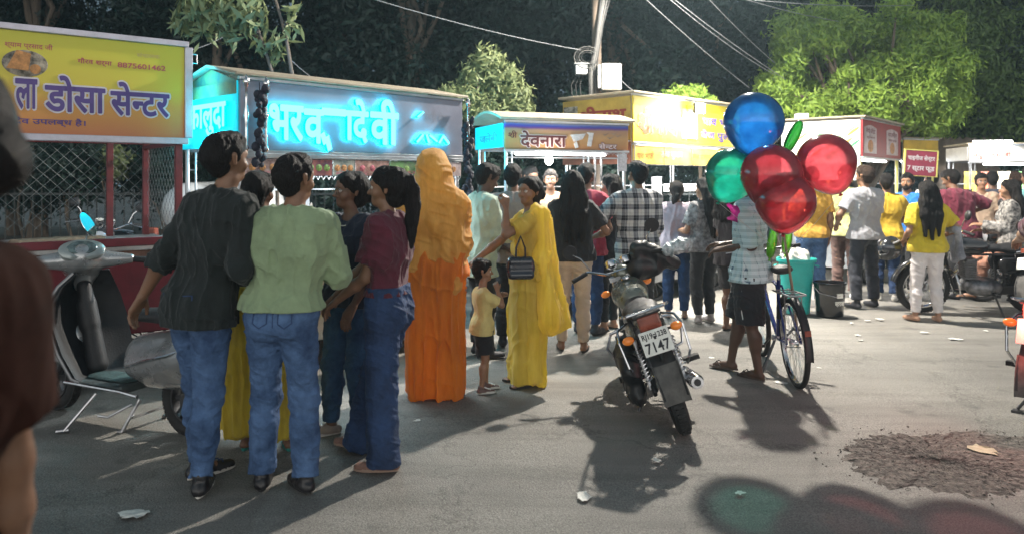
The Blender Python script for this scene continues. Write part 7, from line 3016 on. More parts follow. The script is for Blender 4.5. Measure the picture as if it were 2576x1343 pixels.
# bin and bucket
t = thing('dustbin', 'tall teal plastic dustbin overflowing behind the bicycle', 'dustbin', (*G(2003, 786), 0))
mb = MB()
mb.lathe([(0.14, 0), (0.15, 0.01), (0.20, 0.60), (0.225, 0.605), (0.225, 0.64), (0.205, 0.64), (0.145, 0.03), (0.001, 0.03)], 28)
mb.build('body', mat('teal_plastic', (0.02, 0.36, 0.33), 0.4, var=(4, 0.15)), t, smooth=True)
for s_ in (-1, 1):
    mb = MB()
    mb.tube([(s_ * 0.21, -0.05, 0.56), (s_ * 0.245, -0.04, 0.55), (s_ * 0.245, 0.04, 0.55), (s_ * 0.21, 0.05, 0.56)], 0.012, 6)
    mb.build('handle', MATS['teal_plastic'], t, smooth=True)
F = Field(0.01)
rr = random.Random(5)
for k in range(12):
    a = (rr.uniform(-0.12, 0.12), rr.uniform(-0.12, 0.12), rr.uniform(0.62, 0.70))
    F.cap(a, a, rr.uniform(0.04, 0.075), k=0.02)
F.fold(0.02, 20, 20, 20, 3)
o = F.build('rubbish', mat('rubbish_white', (0.6, 0.6, 0.56), 0.6, var=(14, 0.4)))
o.location = t.location
tag(o, 'white crumpled rubbish heaped on top of the teal dustbin', 'rubbish')
t = thing('bucket', 'black paint bucket with white label standing right of the teal dustbin', 'bucket', (*G(2087, 792), 0))
mb = MB()
mb.lathe([(0.145, 0), (0.15, 0.01), (0.172, 0.36), (0.182, 0.362), (0.182, 0.385), (0.168, 0.385), (0.14, 0.03), (0.001, 0.03)], 28)
mb.build('body', M_GBK, t, smooth=True)
mb = MB()
mb.lathe([(0.1495, 0.035), (0.1525, 0.075)], 28)
mb.build('base_band', mat('band_pale', (0.45, 0.45, 0.42), 0.5), t, smooth=True)
mb = MB()
mb.box((-0.045, -0.171, 0.22), (0.035, -0.160, 0.27), Rm(rz=20))
mb.build('label', M_PLATE, t)
lt = lettering('label_writing', 'महाराजा', (-0.07, 0.06, 0.12, 0.18), -0.162, M_PLATE, t, 0.03)
lt.rotation_euler = (0, 0, rad(20))
mb = MB()
mb.tube([(-0.182, 0, 0.33), (-0.16, -0.1, 0.27), (0, -0.19, 0.235), (0.16, -0.1, 0.27), (0.182, 0, 0.33)], 0.004, 6)
mb.build('handle', M_STL, t, smooth=True)

# ---------------------------------------------------------------- the crowd
JE = mat('cloth_jeans', (0.030, 0.075, 0.19), 0.85, bump=(17, 0.9, 0.03), var=(5.5, 0.35, (0.10, 0.185, 0.36)))
JD = mat('cloth_jeans_dark', (0.012, 0.032, 0.09), 0.85, bump=(17, 0.9, 0.03), var=(5, 0.35, (0.025, 0.058, 0.15)))
JT = mat('cloth_jeans_tight', (0.02, 0.055, 0.13), 0.85, bump=(17, 0.9, 0.03), var=(6, 0.3, (0.04, 0.10, 0.20)))
STITCH = mat('denim_seam', (0.03, 0.06, 0.15), 0.85)
C = cloth
BLK = C('black', (0.012, 0.013, 0.016), 0.3)
SN = mat('canvas_brown', (0.22, 0.12, 0.09), 0.8, var=(20, 0.3))
SOLEW = mat('sole_white', (0.6, 0.57, 0.52), 0.6, var=(14, 0.15))
LACE = mat('lace_white', (0.7, 0.68, 0.64), 0.7)
DKS = mat('shoe_leather', (0.018, 0.016, 0.018), 0.35, var=(12, 0.4))
GRP = 'people buying food at the stalls'
P_ = {}


def pp(px, Y):
    return (px - CXP) / FPX * Y


# near group
P_['man1'] = person('man in a dark long shirt and blue jeans standing right beside the grey scooter', pp(500, 3.93), 3.93, -28, 1.79, 1, h=0.005, hy=-6, w=0.94,
    top=dict(mat=C('dark_green_black', (0.006, 0.011, 0.011), 0.3), sleeve='rolled', hem=0.46, collar=True, loose=0.012, fold=0.011), bottom=dict(kind='slim', mat=JE, pockets=True, stitch=STITCH, len=0.97),
    shoe=dict(kind='sneaker', mat=DKS, sole=SOLEW, laces=MATS['denim_seam']), lh=(-0.20, -0.06, 0.50), lpole=(-1, -0.7, 0.2), rh=(0.13, 0.13, 0.58), feet=[(0.075, -0.055, -38), (-0.035, 0.03, 12)], lean=(0.085, 0.02))
P_['man2'] = person('man in a green long-sleeved shirt and faded jeans with his back to the camera', pp(708, 3.86), 3.86, -4, 1.68, 1, h=0.005, hy=-24, w=0.98,
    top=dict(mat=C('sage_green', (0.25, 0.33, 0.19), 0.14), sleeve='long', hem=0.545, collar=True, loose=0.020, sl=0.018, fold=0.011, seed=4), bottom=dict(kind='straight', mat=JE, pockets=True, stitch=STITCH, waist=0.59, len=0.99, seed=6),
    shoe=dict(kind='shoe', mat=DKS, sole=mat('sole_dark', (0.03, 0.03, 0.03), 0.7)), rh=(0.07, 0.17, 0.66), lh=(-0.08, 0.15, 0.58), rpole=(0.7, -0.5, -0.7), lpole=(-1, -0.5, -0.3), lean=(0.04, 0), feet=[(0.08, -0.015, -42), (-0.06, 0.0, -14)])
YS = sheer('saree_mustard', (0.52, 0.37, 0.03), (0.72, 0.56, 0.05), t=0.3, scale=9)
P_['w_yellow'] = person('woman with black hair in a mustard skirt half hidden between the two men in jeans', pp(650, 4.42), 4.42, -10, 1.60, 2, sex='f', h=0.007,
    top=dict(mat=C('navy_black', (0.012, 0.014, 0.025), 0.3), sleeve='elbow', hem=0.54), bottom=dict(kind='skirt', mat=YS, width=0.115, zb=0.075, waist=0.60), shoe=dict(kind='sandal', sole=mat('sole_teal', (0.02, 0.22, 0.2), 0.6)), hair='bun', feet=[(0.11, 0.02, -30), (-0.05, 0.0, -15)], rh=(0.08, 0.18, 0.62), lh=(-0.08, 0.18, 0.62))
P_['w_navy'] = person('young woman with glasses in a navy T-shirt and tight jeans facing the camera', pp(884, 4.66), 4.66, 150, 1.60, 2, sex='f', h=0.0055, hy=-28, face=True, glasses=True,
    top=dict(mat=C('navy', (0.010, 0.016, 0.036), 0.25), sleeve='short', hem=0.50, loose=0.014, trim=mat('trim_white', (0.6, 0.58, 0.52), 0.7)), bottom=dict(kind='slim', mat=JT, len=0.95), shoe=dict(kind='flat', mat=C('taupe', (0.28, 0.22, 0.19)), sole=SOLEW, laces=LACE), hair='bun',
    feet=[(0.075, 0.03, 38), (-0.045, 0.0, 0)], rh=(0.06, 0.17, 0.60), lh=(-0.10, 0.10, 0.52))
P_['w_maroon'] = person('young woman with a ponytail in a maroon T-shirt and wide dark jeans in profile', pp(977, 4.24), 4.24, 76, 1.625, 1, sex='f', h=0.005, hy=8, face=True, w=0.92,
    top=dict(mat=C('maroon', (0.085, 0.010, 0.024), 0.22), sleeve='short', hem=0.575, loose=0.018, fold=0.011), bottom=dict(kind='wide', mat=JD, waist=0.605, loose=0.010), shoe=dict(kind='sneaker', mat=SN, sole=mat('sole_tan', (0.32, 0.22, 0.17), 0.6), laces=LACE), hair='ponytail',
    rh=(0.015, 0.215, 0.545), lh=(-0.05, 0.165, 0.555), rpole=(0.4, -0.9, -0.5), lpole=(-0.4, -0.9, -0.5), feet=[(0.06, 0.13, 4), (-0.085, -0.035, -12)])



OR = sheer('saree_orange', (0.80, 0.21, 0.015), (0.90, 0.31, 0.03))
OV = sheer('veil_orange', (0.78, 0.36, 0.05), (0.90, 0.50, 0.11), t=0.35)
P = P_['w_orange'] = person('woman wrapped head to foot in an orange saree seen from behind', pp(1090, 5.47), 5.47, -3, 1.74, 1, sex='f', h=0.007, w=1.15, hair='none',
    top=dict(mat=OV, sleeve='elbow', hem=0.53, loose=0.02), bottom=dict(kind='saree', mat=OR, width=0.052, waist=0.62, loose=0.024, amp=1.15), shoe='sandal', rh=(0.06, 0.14, 0.60), lh=(-0.06, 0.14, 0.60), feet=[(0.07, 0.0, 10), (-0.06, 0.0, -10)])
F = Field(0.008)
c, ch, H = P['c'], P['ch'], P['H']
ch(F, (0, -0.020, 0.957), (0, 0.014, 0.960), 0.053, 0.050, add=0.008)
ch(F, (0, -0.020, 0.930), (0, 0.0, 0.900), 0.050, 0.052, k=0.02, add=0.008)
for a, b, r0, r1 in (((0, -0.01, 0.93), (0, -0.015, 0.83), 0.052, 0.075), ((0, -0.02, 0.90), (0, -0.03, 0.74), 0.055, 0.085)):
    c(F, a, b, r0, r1, k=0.04, add=0.004)
for s_ in (-1, 1):
    c(F, (s_ * 0.03, -0.01, 0.835), (s_ * 0.100, 0.0, 0.785), 0.046, 0.046, k=0.04)
    c(F, (s_ * 0.100, 0.0, 0.785), (s_ * 0.112, 0.02, 0.64), 0.046, 0.042, k=0.04)
    c(F, (s_ * 0.112, 0.02, 0.64), (s_ * 0.08, 0.03, 0.56), 0.042, 0.035, k=0.04)
for z0, z1, xx in ((0.80, 0.60, 0.03), (0.80, 0.60, -0.03), (0.80, 0.58, 0.07), (0.80, 0.56, -0.07)):
    c(F, (xx, -0.022, z0), (xx, -0.02, z1), 0.060, 0.064, k=0.03)
c(F, (0.05, -0.03, 0.60), (0.085, -0.025, 0.47), 0.055, 0.035, k=0.03)
F.fold(0.018, 5, 5, 8, 5)
F.fold(0.012, 11, 11, 20, 7)
F.build('veil', OV, P['root'])

YL = sheer('saree_lemon', (0.82, 0.53, 0.05), (0.92, 0.68, 0.15))
P = P_['w_lemon'] = person('woman in a lemon yellow saree raising her left hand to her mouth', pp(1328, 5.85), 5.85, 104, 1.575, 1, sex='f', h=0.006, hy=32, face=True, hair='bun',
    top=dict(mat=YL, sleeve='short', hem=0.56, loose=0.010, fold=0.006), bottom=dict(kind='saree', mat=YL, width=0.075, waist=0.61, loose=0.012), shoe='sandal',
    lh=(-0.055, 0.125, 0.865), lpole=(-0.6, 0.5, -1), rh=(0.10, 0.27, 0.575), rpole=(0.5, -0.5, -1), feet=[(0.06, 0.0, 0), (-0.06, 0.0, -10)], lean=(0, -0.01), curl=0.9)
F = Field(0.007)
c = P['c']
c(F, (-0.085, -0.02, 0.83), (-0.09, -0.055, 0.62), 0.034, 0.04, k=0.02, add=0.006)
c(F, (-0.04, -0.05, 0.83), (-0.06, -0.085, 0.60), 0.034, 0.045, k=0.03)
c(F, (-0.09, -0.055, 0.62), (-0.12, -0.085, 0.32), 0.040, 0.060, k=0.03)
c(F, (-0.06, -0.085, 0.60), (-0.08, -0.13, 0.30), 0.04, 0.055, k=0.03)
c(F, (-0.02, 0.04, 0.66), (-0.085, -0.02, 0.83), 0.05, 0.035, k=0.04)
F.fold(0.026, 16, 16, 1.6, 5)
F.fold(0.010, 34, 34, 4, 7)
H = P['H']
F.post.append(lambda X, Y, Z, D: np.maximum(D, 0.265 * H + 0.03 * np.sin(Y * 16) - Z + 0 * X))
F.build('saree_end', YL, P['root'])
mb = MB()
for q in (0.0, 0.012):
    mb.tube([P['LW'] + Vector((0.021 * math.cos(a), 0.021 * math.sin(a) * 0.8, -0.02 - q)) for a in np.linspace(0, 6.1, 12)], 0.003, 5, closed=True)
mb.build('bangles', mat('gold', (0.7, 0.45, 0.12), 0.25, 1.0), P['root'], smooth=True)
# black handbag on her left forearm
el = P['M'] @ P['LE']
bg = thing('handbag', 'black handbag hanging from the arm of the woman in the lemon saree', 'handbag', el + Vector((0.11, -0.04, -0.24)), rad(8))
bg.scale = (0.82, 0.9, 0.86)
F = Field(0.006)
for s_ in (-1, 1):
    F.cap((-0.085, s_ * 0.025, -0.06), (0.085, s_ * 0.025, -0.06), 0.035, k=0.03)
    F.cap((-0.08, s_ * 0.01, 0.055), (0.08, s_ * 0.01, 0.055), 0.03, k=0.05)
F.cap((-0.09, 0, 0), (0.09, 0, 0), 0.04, k=0.04)
F.build('body', mat('bag_leather', (0.015, 0.018, 0.028), 0.28, coat=0.4, var=(6, 0.3)), bg)
for s_ in (-1, 1):
    mb = MB()
    mb.tube([(-0.045, s_ * 0.02, 0.05), (-0.04, s_ * 0.02, 0.17), (0, s_ * 0.02, 0.27), (0.04, s_ * 0.02, 0.17), (0.045, s_ * 0.02, 0.05)], 0.006, 6)
    mb.build('handle', MATS['bag_leather'], bg, smooth=True)
P_['child'] = person('small child with curly hair in a pale yellow T-shirt and black shorts', pp(1214, 5.62), 5.62, -72, 0.935, 0, h=0.005, child=True, hair='curly', face=True, hy=-10,
    top=dict(mat=C('child_yellow', (0.66, 0.52, 0.20), 0.12), sleeve='short', hem=0.46, loose=0.008, fold=0.005), bottom=dict(kind='shorts', mat=C('shorts_black', (0.015, 0.014, 0.016)), waist=0.50, len=0.8, loose=0.012), shoe=dict(kind='sneaker', mat=mat('kid_shoe', (0.14, 0.08, 0.07), 0.6), sole=SOLEW, laces=LACE),
    rh=(0.03, 0.115, 0.80), lh=(-0.02, 0.15, 0.74), rpole=(0.6, 0.3, -1), lpole=(-0.5, 0.2, -1), curl=0.8, feet=[(0.07, -0.03, 0), (-0.05, 0.04, 0)])
# second row at the counters
P_['m_mint'] = person('man in a pale mint shirt bending his head beside the orange saree', pp(1205, 6.75), 6.75, -62, 1.70, 4, hp=-24,
    top=dict(mat=C('mint', (0.36, 0.44, 0.36), 0.12), sleeve='long', hem=0.42, loose=0.02), bottom=dict(kind='straight', mat=BLK), shoe='sneaker', rh=(0.06, 0.20, 0.62), lh=(-0.06, 0.16, 0.56), lean=(0, 0.02))
P_['m_grey'] = person('grey-haired man in a taupe shirt with his back turned under the cream roof', pp(1290, 7.1), 7.1, -6, 1.69, 2, hy=0, w=1.12,
    top=dict(mat=C('taupe_shirt', (0.21, 0.185, 0.18), 0.14), sleeve='short', hem=0.47, loose=0.02, collar=True), bottom=dict(kind='straight', mat=BLK), shoe='sneaker', rh=(0.1, 0.2, 0.62), lh=(-0.1, 0.2, 0.62))
LH_ = P_['w_black'] = person('woman with long hair in a black T-shirt and cream trousers seen from behind', pp(1440, 6.92), 6.92, -6, 1.63, 1, sex='f', w=1.08,
    top=dict(mat=BLK, sleeve='short', hem=0.51, loose=0.016), bottom=dict(kind='slim', mat=C('cream', (0.50, 0.41, 0.32), 0.10), len=0.96), shoe='sandal', hair='verylong', rh=(0.115, 0.14, 0.63), rpole=(1, -0.6, -0.5), lh=(-0.06, 0.2, 0.62), feet=[(0.062, 0.0, 8), (-0.062, 0.03, -8)], hy=10)
P_['m_red'] = person('man in a crimson T-shirt behind the woman with cream trousers', pp(1474, 7.7), 7.7, -25, 1.71, 2,
    top=dict(mat=C('crimson', (0.30, 0.02, 0.045), 0.2), sleeve='short', hem=0.47), bottom=dict(kind='slim', mat=JD), shoe='sneaker', rh=(0.1, 0.16, 0.60), lh=(-0.1, 0.2, 0.6))
P_['w_dark'] = person('woman in black looking left behind the man in the checked shirt', pp(1535, 7.9), 7.9, 60, 1.60, 0, sex='f', face=True, hair='long',
    top=dict(mat=C('ink', (0.016, 0.016, 0.02), 0.3), sleeve='long', hem=0.44), bottom=dict(kind='slim', mat=BLK), shoe='sandal', rh=(0.08, 0.18, 0.6), lh=(-0.05, 0.2, 0.62))


def plaid(name, base, dark, pale, sx=0.105, sz=0.105):
    m = bpy.data.materials.new(name)
    m.use_nodes = True
    nt = m.node_tree
    N, L = nt.nodes, nt.links
    b = N['Principled BSDF']
    b.inputs['Roughness'].default_value = 0.85
    tc = N.new('ShaderNodeTexCoord')
    sp = N.new('ShaderNodeSeparateXYZ')
    L.new(tc.outputs['Object'], sp.inputs[0])
    outs = []
    for axn, s in (('X', sx), ('Z', sz)):
        mu = N.new('ShaderNodeMath')
        mu.operation = 'MULTIPLY_ADD'
        mu.inputs[1].default_value = 1 / s
        mu.inputs[2].default_value = 20.3
        L.new(sp.outputs[axn], mu.inputs[0])
        fr = N.new('ShaderNodeMath')
        fr.operation = 'FRACT'
        L.new(mu.outputs[0], fr.inputs[0])
        r = N.new('ShaderNodeValToRGB')
        r.color_ramp.interpolation = 'CONSTANT'
        el = r.color_ramp.elements
        el[0].position = 0
        el[0].color = (1, 1, 1, 1)
        el[1].position = 0.55
        el[1].color = (0, 0, 0, 1)
        for p_, v in ((0.20, 0.55), (0.24, 1.0), (0.80, 0.5), (0.84, 0.0)):
            e = el.new(p_)
            e.color = (v, v, v, 1)
        L.new(fr.outputs[0], r.inputs[0])
        outs.append(r)
    ad = N.new('ShaderNodeMix')
    ad.data_type = 'RGBA'
    ad.inputs[0].default_value = 0.5
    L.new(outs[0].outputs[0], ad.inputs[6])
    L.new(outs[1].outputs[0], ad.inputs[7])
    r = N.new('ShaderNodeValToRGB')
    r.color_ramp.elements[0].color = _lin(dark)
    r.color_ramp.elements[1].color = _lin(pale)
    e = r.color_ramp.elements.new(0.5)
    e.color = _lin(base)
    L.new(ad.outputs[2], r.inputs[0])
    L.new(r.outputs[0], b.inputs['Base Color'])
    return m


P_['m_plaid'] = person('man in a black and white checked shirt reaching left over the counter', pp(1604, 7.25), 7.25, 10, 1.72, 1, w=1.05, hy=10, h=0.007,
    top=dict(mat=plaid('plaid_black_white', (0.20, 0.20, 0.22), (0.02, 0.022, 0.03), (0.52, 0.51, 0.50)), sleeve='rolled', hem=0.44, collar=True, loose=0.02), bottom=dict(kind='straight', mat=BLK), shoe='sneaker', lh=(-0.235, 0.17, 0.655), lpole=(-1, -0.2, -0.8), rh=(0.1, 0.2, 0.62))
P_['w_lav'] = person('woman in a lavender T-shirt and blue jeans right of the checked shirt', pp(1702, 8.55), 8.55, -4, 1.53, 1, sex='f', w=1.12,
    top=dict(mat=C('lavender', (0.36, 0.30, 0.35), 0.12), sleeve='short', hem=0.49, loose=0.018), bottom=dict(kind='slim', mat=JD), shoe='sandal', hair='lowpony', rh=(0.12, 0.16, 0.63), rpole=(1, -0.5, -0.5), lh=(-0.08, 0.18, 0.62))
P_['w_grey'] = person('woman in a grey patterned top and black trousers with hair falling to the right', pp(1772, 8.3), 8.3, 22, 1.56, 0, sex='f', hy=25,
    top=dict(mat=mat('cloth_heather', (0.16, 0.165, 0.18), 0.85, var=(24, 0.6, (0.30, 0.30, 0.31))), sleeve='short', hem=0.50, loose=0.016), bottom=dict(kind='slim', mat=BLK), shoe=dict(kind='sneaker', mat=mat('shoe_grey', (0.3, 0.27, 0.26), 0.7), sole=SOLEW), hair='verylong', lh=(-0.10, 0.17, 0.64), rh=(0.08, 0.18, 0.6), feet=[(0.05, 0.0, 0), (-0.05, 0.0, 30)])
sky = plaid('check_sky', (0.36, 0.48, 0.52), (0.05, 0.10, 0.16), (0.50, 0.62, 0.66), 0.05, 0.05)
sky.node_tree.nodes['Color Ramp'].color_ramp.elements[1].position = 0.93
P_['seller'] = person('balloon seller in a pale blue checked shirt and black shorts behind the balloons', pp(1886, 6.06), 6.06, 62, 1.66, 4, h=0.006, hy=10, hp=-8,
    top=dict(mat=sky, sleeve='elbow', hem=0.46, loose=0.024, collar=True, fold=0.012), bottom=dict(kind='shorts', mat=C('shorts_ink', (0.012, 0.012, 0.016), 0.3), len=1.02, loose=0.03), shoe=dict(kind='sandal', sole=mat('sole_brown', (0.08, 0.06, 0.05), 0.7)),
    rh=(0.05, 0.125, 0.625), lh=(-0.045, 0.11, 0.61), rpole=(0.3, -0.9, -0.6), lpole=(-0.3, -0.9, -0.6), feet=[(0.05, 0.10, 12), (-0.055, -0.05, 22)])
P = P_['seller']
H = P['H']
mb = MB()
mb.tube([P['U']((-0.118, 0.012 + 0.004 * math.sin(z * 60), z)) for z in np.linspace(0.52, 0.29, 8)], 0.006, 6)
mb.build('side_stripe', mat('stripe_white', (0.7, 0.7, 0.68), 0.7), P['root'], smooth=True)
mb = MB()
# thin dark lines of the check, as stitched threads on the shirt back and side are left to the cloth itself
P_['m_amber'] = person('man in an amber T-shirt and jeans standing behind the red balloons', pp(2042, 9.35), 9.35, -8, 1.70, 1,
    top=dict(mat=C('amber', (0.50, 0.27, 0.035), 0.15), sleeve='short', hem=0.50), bottom=dict(kind='straight', mat=JE), shoe='sneaker', rh=(0.13, 0.04, 0.50), lh=(-0.1, 0.15, 0.60))
P_['m_lemonshirt'] = person('man in a pale lime checked shirt and brown trousers facing the menu stall', pp(2126, 10.0), 10.0, -32, 1.71, 1, hy=20,
    top=dict(mat=C('pale_lime', (0.50, 0.50, 0.22), 0.2), sleeve='rolled', hem=0.48, collar=True), bottom=dict(kind='straight', mat=C('brown', (0.10, 0.055, 0.045), 0.2)), shoe=dict(kind='sneaker', mat=LACE, sole=SOLEW), lh=(-0.16, 0.05, 0.52), rh=(0.1, 0.2, 0.6))
P_['m_greytee'] = person('man in a light grey T-shirt and dark trousers in front of the red menu boards', pp(2176, 9.25), 9.25, 14, 1.71, 1, hy=14, w=1.05,
    top=dict(mat=C('light_grey', (0.36, 0.36, 0.39), 0.10), sleeve='short', hem=0.49, loose=0.02), bottom=dict(kind='straight', mat=C('charcoal', (0.03, 0.033, 0.045), 0.2)), shoe='sneaker', lh=(-0.13, 0.13, 0.60), lpole=(-1, -0.8, -0.2), rh=(0.1, 0.18, 0.6), feet=[(0.10, 0.03, 5), (-0.07, 0.0, -5)], haircol=1)
P_['m_yellow2'] = person('man in a deep yellow shirt right behind the light grey T-shirt', pp(2230, 9.8), 9.8, -20, 1.62, 1,
    top=dict(mat=C('deep_yellow', (0.55, 0.36, 0.03), 0.15), sleeve='short', hem=0.48, collar=True), bottom=dict(kind='straight', mat=JD), shoe=dict(kind='sneaker', mat=LACE, sole=SOLEW), rh=(0.10, 0.19, 0.64), rpole=(1, -0.5, -0.5), lh=(-0.1, 0.15, 0.56))
P_['m_blue'] = person('bearded man in a bright blue shirt turning toward the camera', pp(2283, 10.25), 10.25, 118, 1.63, 0, face=True, beard=True, hy=20,
    top=dict(mat=C('azure', (0.02, 0.16, 0.50), 0.2), sleeve='short', hem=0.48), bottom=dict(kind='straight', mat=BLK), shoe=dict(kind='sneaker', mat=LACE, sole=SOLEW), lh=(-0.08, 0.17, 0.62), rh=(0.1, 0.12, 0.56))
P_['w_white'] = person('woman with long black hair in a yellow top and white jeans at the right', pp(2333, 8.38), 8.38, -6, 1.53, 0, sex='f', w=1.12, h=0.007,
    top=dict(mat=C('golden', (0.56, 0.42, 0.02), 0.14), sleeve='short', hem=0.50, loose=0.018), bottom=dict(kind='slim', mat=C('white', (0.62, 0.58, 0.58), 0.06), len=0.92), shoe=dict(kind='flat', mat=C('tan', (0.35, 0.2, 0.13)), sole=mat('sole_tan2', (0.3, 0.18, 0.12), 0.6)), hair='verylong', rh=(0.14, 0.10, 0.60), rpole=(1, -0.6, -0.5), lh=(-0.13, 0.08, 0.58), feet=[(0.075, 0.0, 8), (-0.075, 0.02, -22)])
P_['m_white'] = person('dark-haired man in a white shirt behind the woman in the yellow top', pp(2342, 11.2), 11.2, 5, 1.67, 1, top=dict(mat=C('off_white', (0.55, 0.52, 0.52), 0.1), sleeve='short', hem=0.48), bottom=dict(kind='straight', mat=BLK), shoe='sneaker')
P_['m_maroon'] = person('man in a maroon T-shirt and dark cap leaning over the counter at right', pp(2425, 9.9), 9.9, 12, 1.68, 1, w=1.12, lean=(-0.035, 0.06), hy=25, hp=-20, hair='flat',
    top=dict(mat=C('wine', (0.17, 0.022, 0.045), 0.2), sleeve='elbow', hem=0.48, loose=0.022), bottom=dict(kind='straight', mat=BLK), shoe='sneaker', rh=(0.18, 0.14, 0.66), rpole=(1, -0.6, -0.1), lh=(-0.1, 0.2, 0.66))
P_['m_beige'] = person('man facing the camera in a beige shirt beside the maroon T-shirt', pp(2468, 11.0), 11.0, 165, 1.63, 0, face=True, top=dict(mat=C('beige', (0.50, 0.36, 0.26), 0.12), sleeve='short', hem=0.48), bottom=dict(kind='straight', mat=BLK), shoe='sneaker')
P_['m_shadow'] = person('man in a dark jacket seen from behind near the white-lit stall', pp(2496, 11.5), 11.5, -20, 1.66, 2, top=dict(mat=C('jacket_dark', (0.05, 0.055, 0.08), 0.2), sleeve='long', hem=0.48), bottom=dict(kind='straight', mat=BLK), shoe='sneaker')
P_['m_peach'] = person('man in a peach shirt with his back to the camera at the white-lit stall', pp(2556, 10.9), 10.9, 0, 1.65, 1, haircol=1, top=dict(mat=C('peach', (0.60, 0.36, 0.28), 0.1), sleeve='short', hem=0.48), bottom=dict(kind='straight', mat=BLK), shoe='sneaker')
P_['w_pattern'] = person('woman in a grey patterned dress and brown shawl sitting on the parked motorcycle', pp(2540, 9.0), 9.0, 62, 1.55, 0, sex='f', face=True, seat=0.80, hair='long',
    top=dict(mat=mat('cloth_print', (0.10, 0.10, 0.11), 0.85, var=(26, 0.8, (0.46, 0.43, 0.40))), sleeve='long', hem=0.46, loose=0.024), bottom=dict(kind='slim', mat=C('salmon', (0.45, 0.22, 0.15), 0.15), loose=0.02), shoe='sandal',
    feet=[(0.06, 0.26, 0, 0.16), (-0.05, 0.25, 0, 0.14)], lh=(-0.03, 0.18, 0.66), rh=(0.05, 0.18, 0.62))
P_['m_cyan'] = person('man in a pale cyan shirt cut by the right edge of the picture', pp(2592, 9.6), 9.6, 10, 1.70, 1, top=dict(mat=C('pale_cyan', (0.22, 0.50, 0.52), 0.12), sleeve='long', hem=0.45), bottom=dict(kind='straight', mat=BLK), shoe='sneaker')
P_['vendor'] = person('vendor in a tan vest facing out from inside the cream-roofed stall', pp(1385, 9.0), 9.0, 175, 1.66, 2, face=True, top=dict(mat=C('vendor_tan', (0.32, 0.20, 0.12), 0.15), sleeve='short', hem=0.48), bottom=dict(kind='straight', mat=BLK), shoe='sneaker', rh=(0.12, 0.2, 0.64), lh=(-0.1, 0.22, 0.62))
P_['vendor2'] = person('young man inside the cream-roofed stall beside the white bulb', pp(1335, 9.35), 9.35, -150, 1.70, 2, top=dict(mat=C('ink', (0.016, 0.016, 0.02)), sleeve='short', hem=0.48), bottom=dict(kind='straight', mat=BLK), shoe='sneaker')
P_['crouch'] = person('dark-clothed person standing just left of the balloon seller', pp(1838, 7.8), 7.8, -60, 1.56, 2, top=dict(mat=C('ink2', (0.02, 0.015, 0.02), 0.3), sleeve='short', hem=0.44), bottom=dict(kind='shorts', mat=C('shorts_grey', (0.03, 0.03, 0.035)), len=0.9), shoe='sandal', sex='f', hair='long', rh=(0.06, 0.19, 0.62), lh=(-0.08, 0.15, 0.6))

# helmet carried by the woman in the yellow top
hl = P_['w_white']
q = hl['M'] @ hl['LH']
helmet_obj('black full-face helmet held at the hip by the woman in the yellow top', q + Vector((-0.14, 0.02, -0.05)), 120)
# jacket over her right arm
q = hl['M'] @ hl['RE'].lerp(hl['RW'], 0.4)
F = Field(0.008)
F.cap((0, -0.08, 0.03), (0, 0.08, 0.03), 0.045, k=0.02)
F.cap((0.03, -0.08, 0.0), (0.06, -0.07, -0.25), 0.04, 0.05, k=0.03, fd=(0, 1, 0), f=0.6)
F.cap((0.03, 0.06, 0.0), (0.07, 0.05, -0.30), 0.04, 0.04, k=0.03, fd=(0, 1, 0), f=0.6)
F.fold(0.02, 14, 14, 4, 3)
o = F.build('jacket', mat('cloth_steel', (0.16, 0.17, 0.22), 0.7, var=(5, 0.5, (0.36, 0.37, 0.40))))
o.location = q
tag(o, 'blue-grey jacket draped over the arm of the woman in the yellow top', 'jacket')
# bags on the central motorcycle's handlebar
M1 = [o for o in bpy.data.objects if o.name == 'motorcycle'][0]
Mm = Matrix.Translation(M1.location) @ M1.rotation_euler.to_matrix().to_4x4()
q = Mm @ Vector((1.02, -0.16, 0.99))
F = Field(0.009)
F.cap((-0.07, 0, 0.06), (0.03, 0, 0.04), 0.065, 0.06, k=0.04)
F.cap((-0.06, 0, -0.08), (0.06, 0.02, -0.08), 0.09, 0.07, k=0.05)
F.cap((0.12, 0, 0.0), (0.20, 0, -0.04), 0.055, 0.05, k=0.06)
F.fold(0.018, 9, 9, 12, 3)
o = F.build('carry_bag', mat('bag_black', (0.014, 0.015, 0.017), 0.45, bump=(40, 0.3), var=(8, 0.4)))
o.location = q + Vector((0.06, -0.02, 0.0))
tag(o, 'black cloth bag bundled over the right handlebar of the leaning motorcycle', 'bag')
F = Field(0.007)
F.cap((0, 0, 0), (0.11, 0, 0.05), 0.045, 0.05, k=0.02)
F.fold(0.02, 24, 24, 24, 3)
o = F.build('plastic_bag', mat('bag_clear_blue', (0.38, 0.50, 0.56), 0.3, coat=0.5, var=(30, 0.6, (0.65, 0.72, 0.74)), bump=(40, 0.8)))
o.location = q + Vector((0.20, -0.10, 0.05))
tag(o, 'crumpled pale blue plastic bag on the leaning motorcycle handlebar', 'plastic bag')
# left pannier
F = Field(0.009)
F.cap((0.36, 0.20, 0.50), (0.10, 0.20, 0.46), 0.10, 0.10, k=0.04, fd=(0, 1, 0), f=0.7)
F.cap((0.34, 0.21, 0.32), (0.10, 0.21, 0.30), 0.09, 0.08, k=0.04, fd=(0, 1, 0), f=0.7)
F.fold(0.018, 12, 12, 12, 3)
o = F.build('side_bag', MATS['bag_black'], M1)
# polythene-covered tan bundle at scooter mouth
q = A3(368, 880, 4.75)
F = Field(0.007)
F.cap((-0.03, 0, 0), (0.03, 0, 0.0), 0.03, k=0.02)
F.fold(0.02, 24, 24, 24, 3)
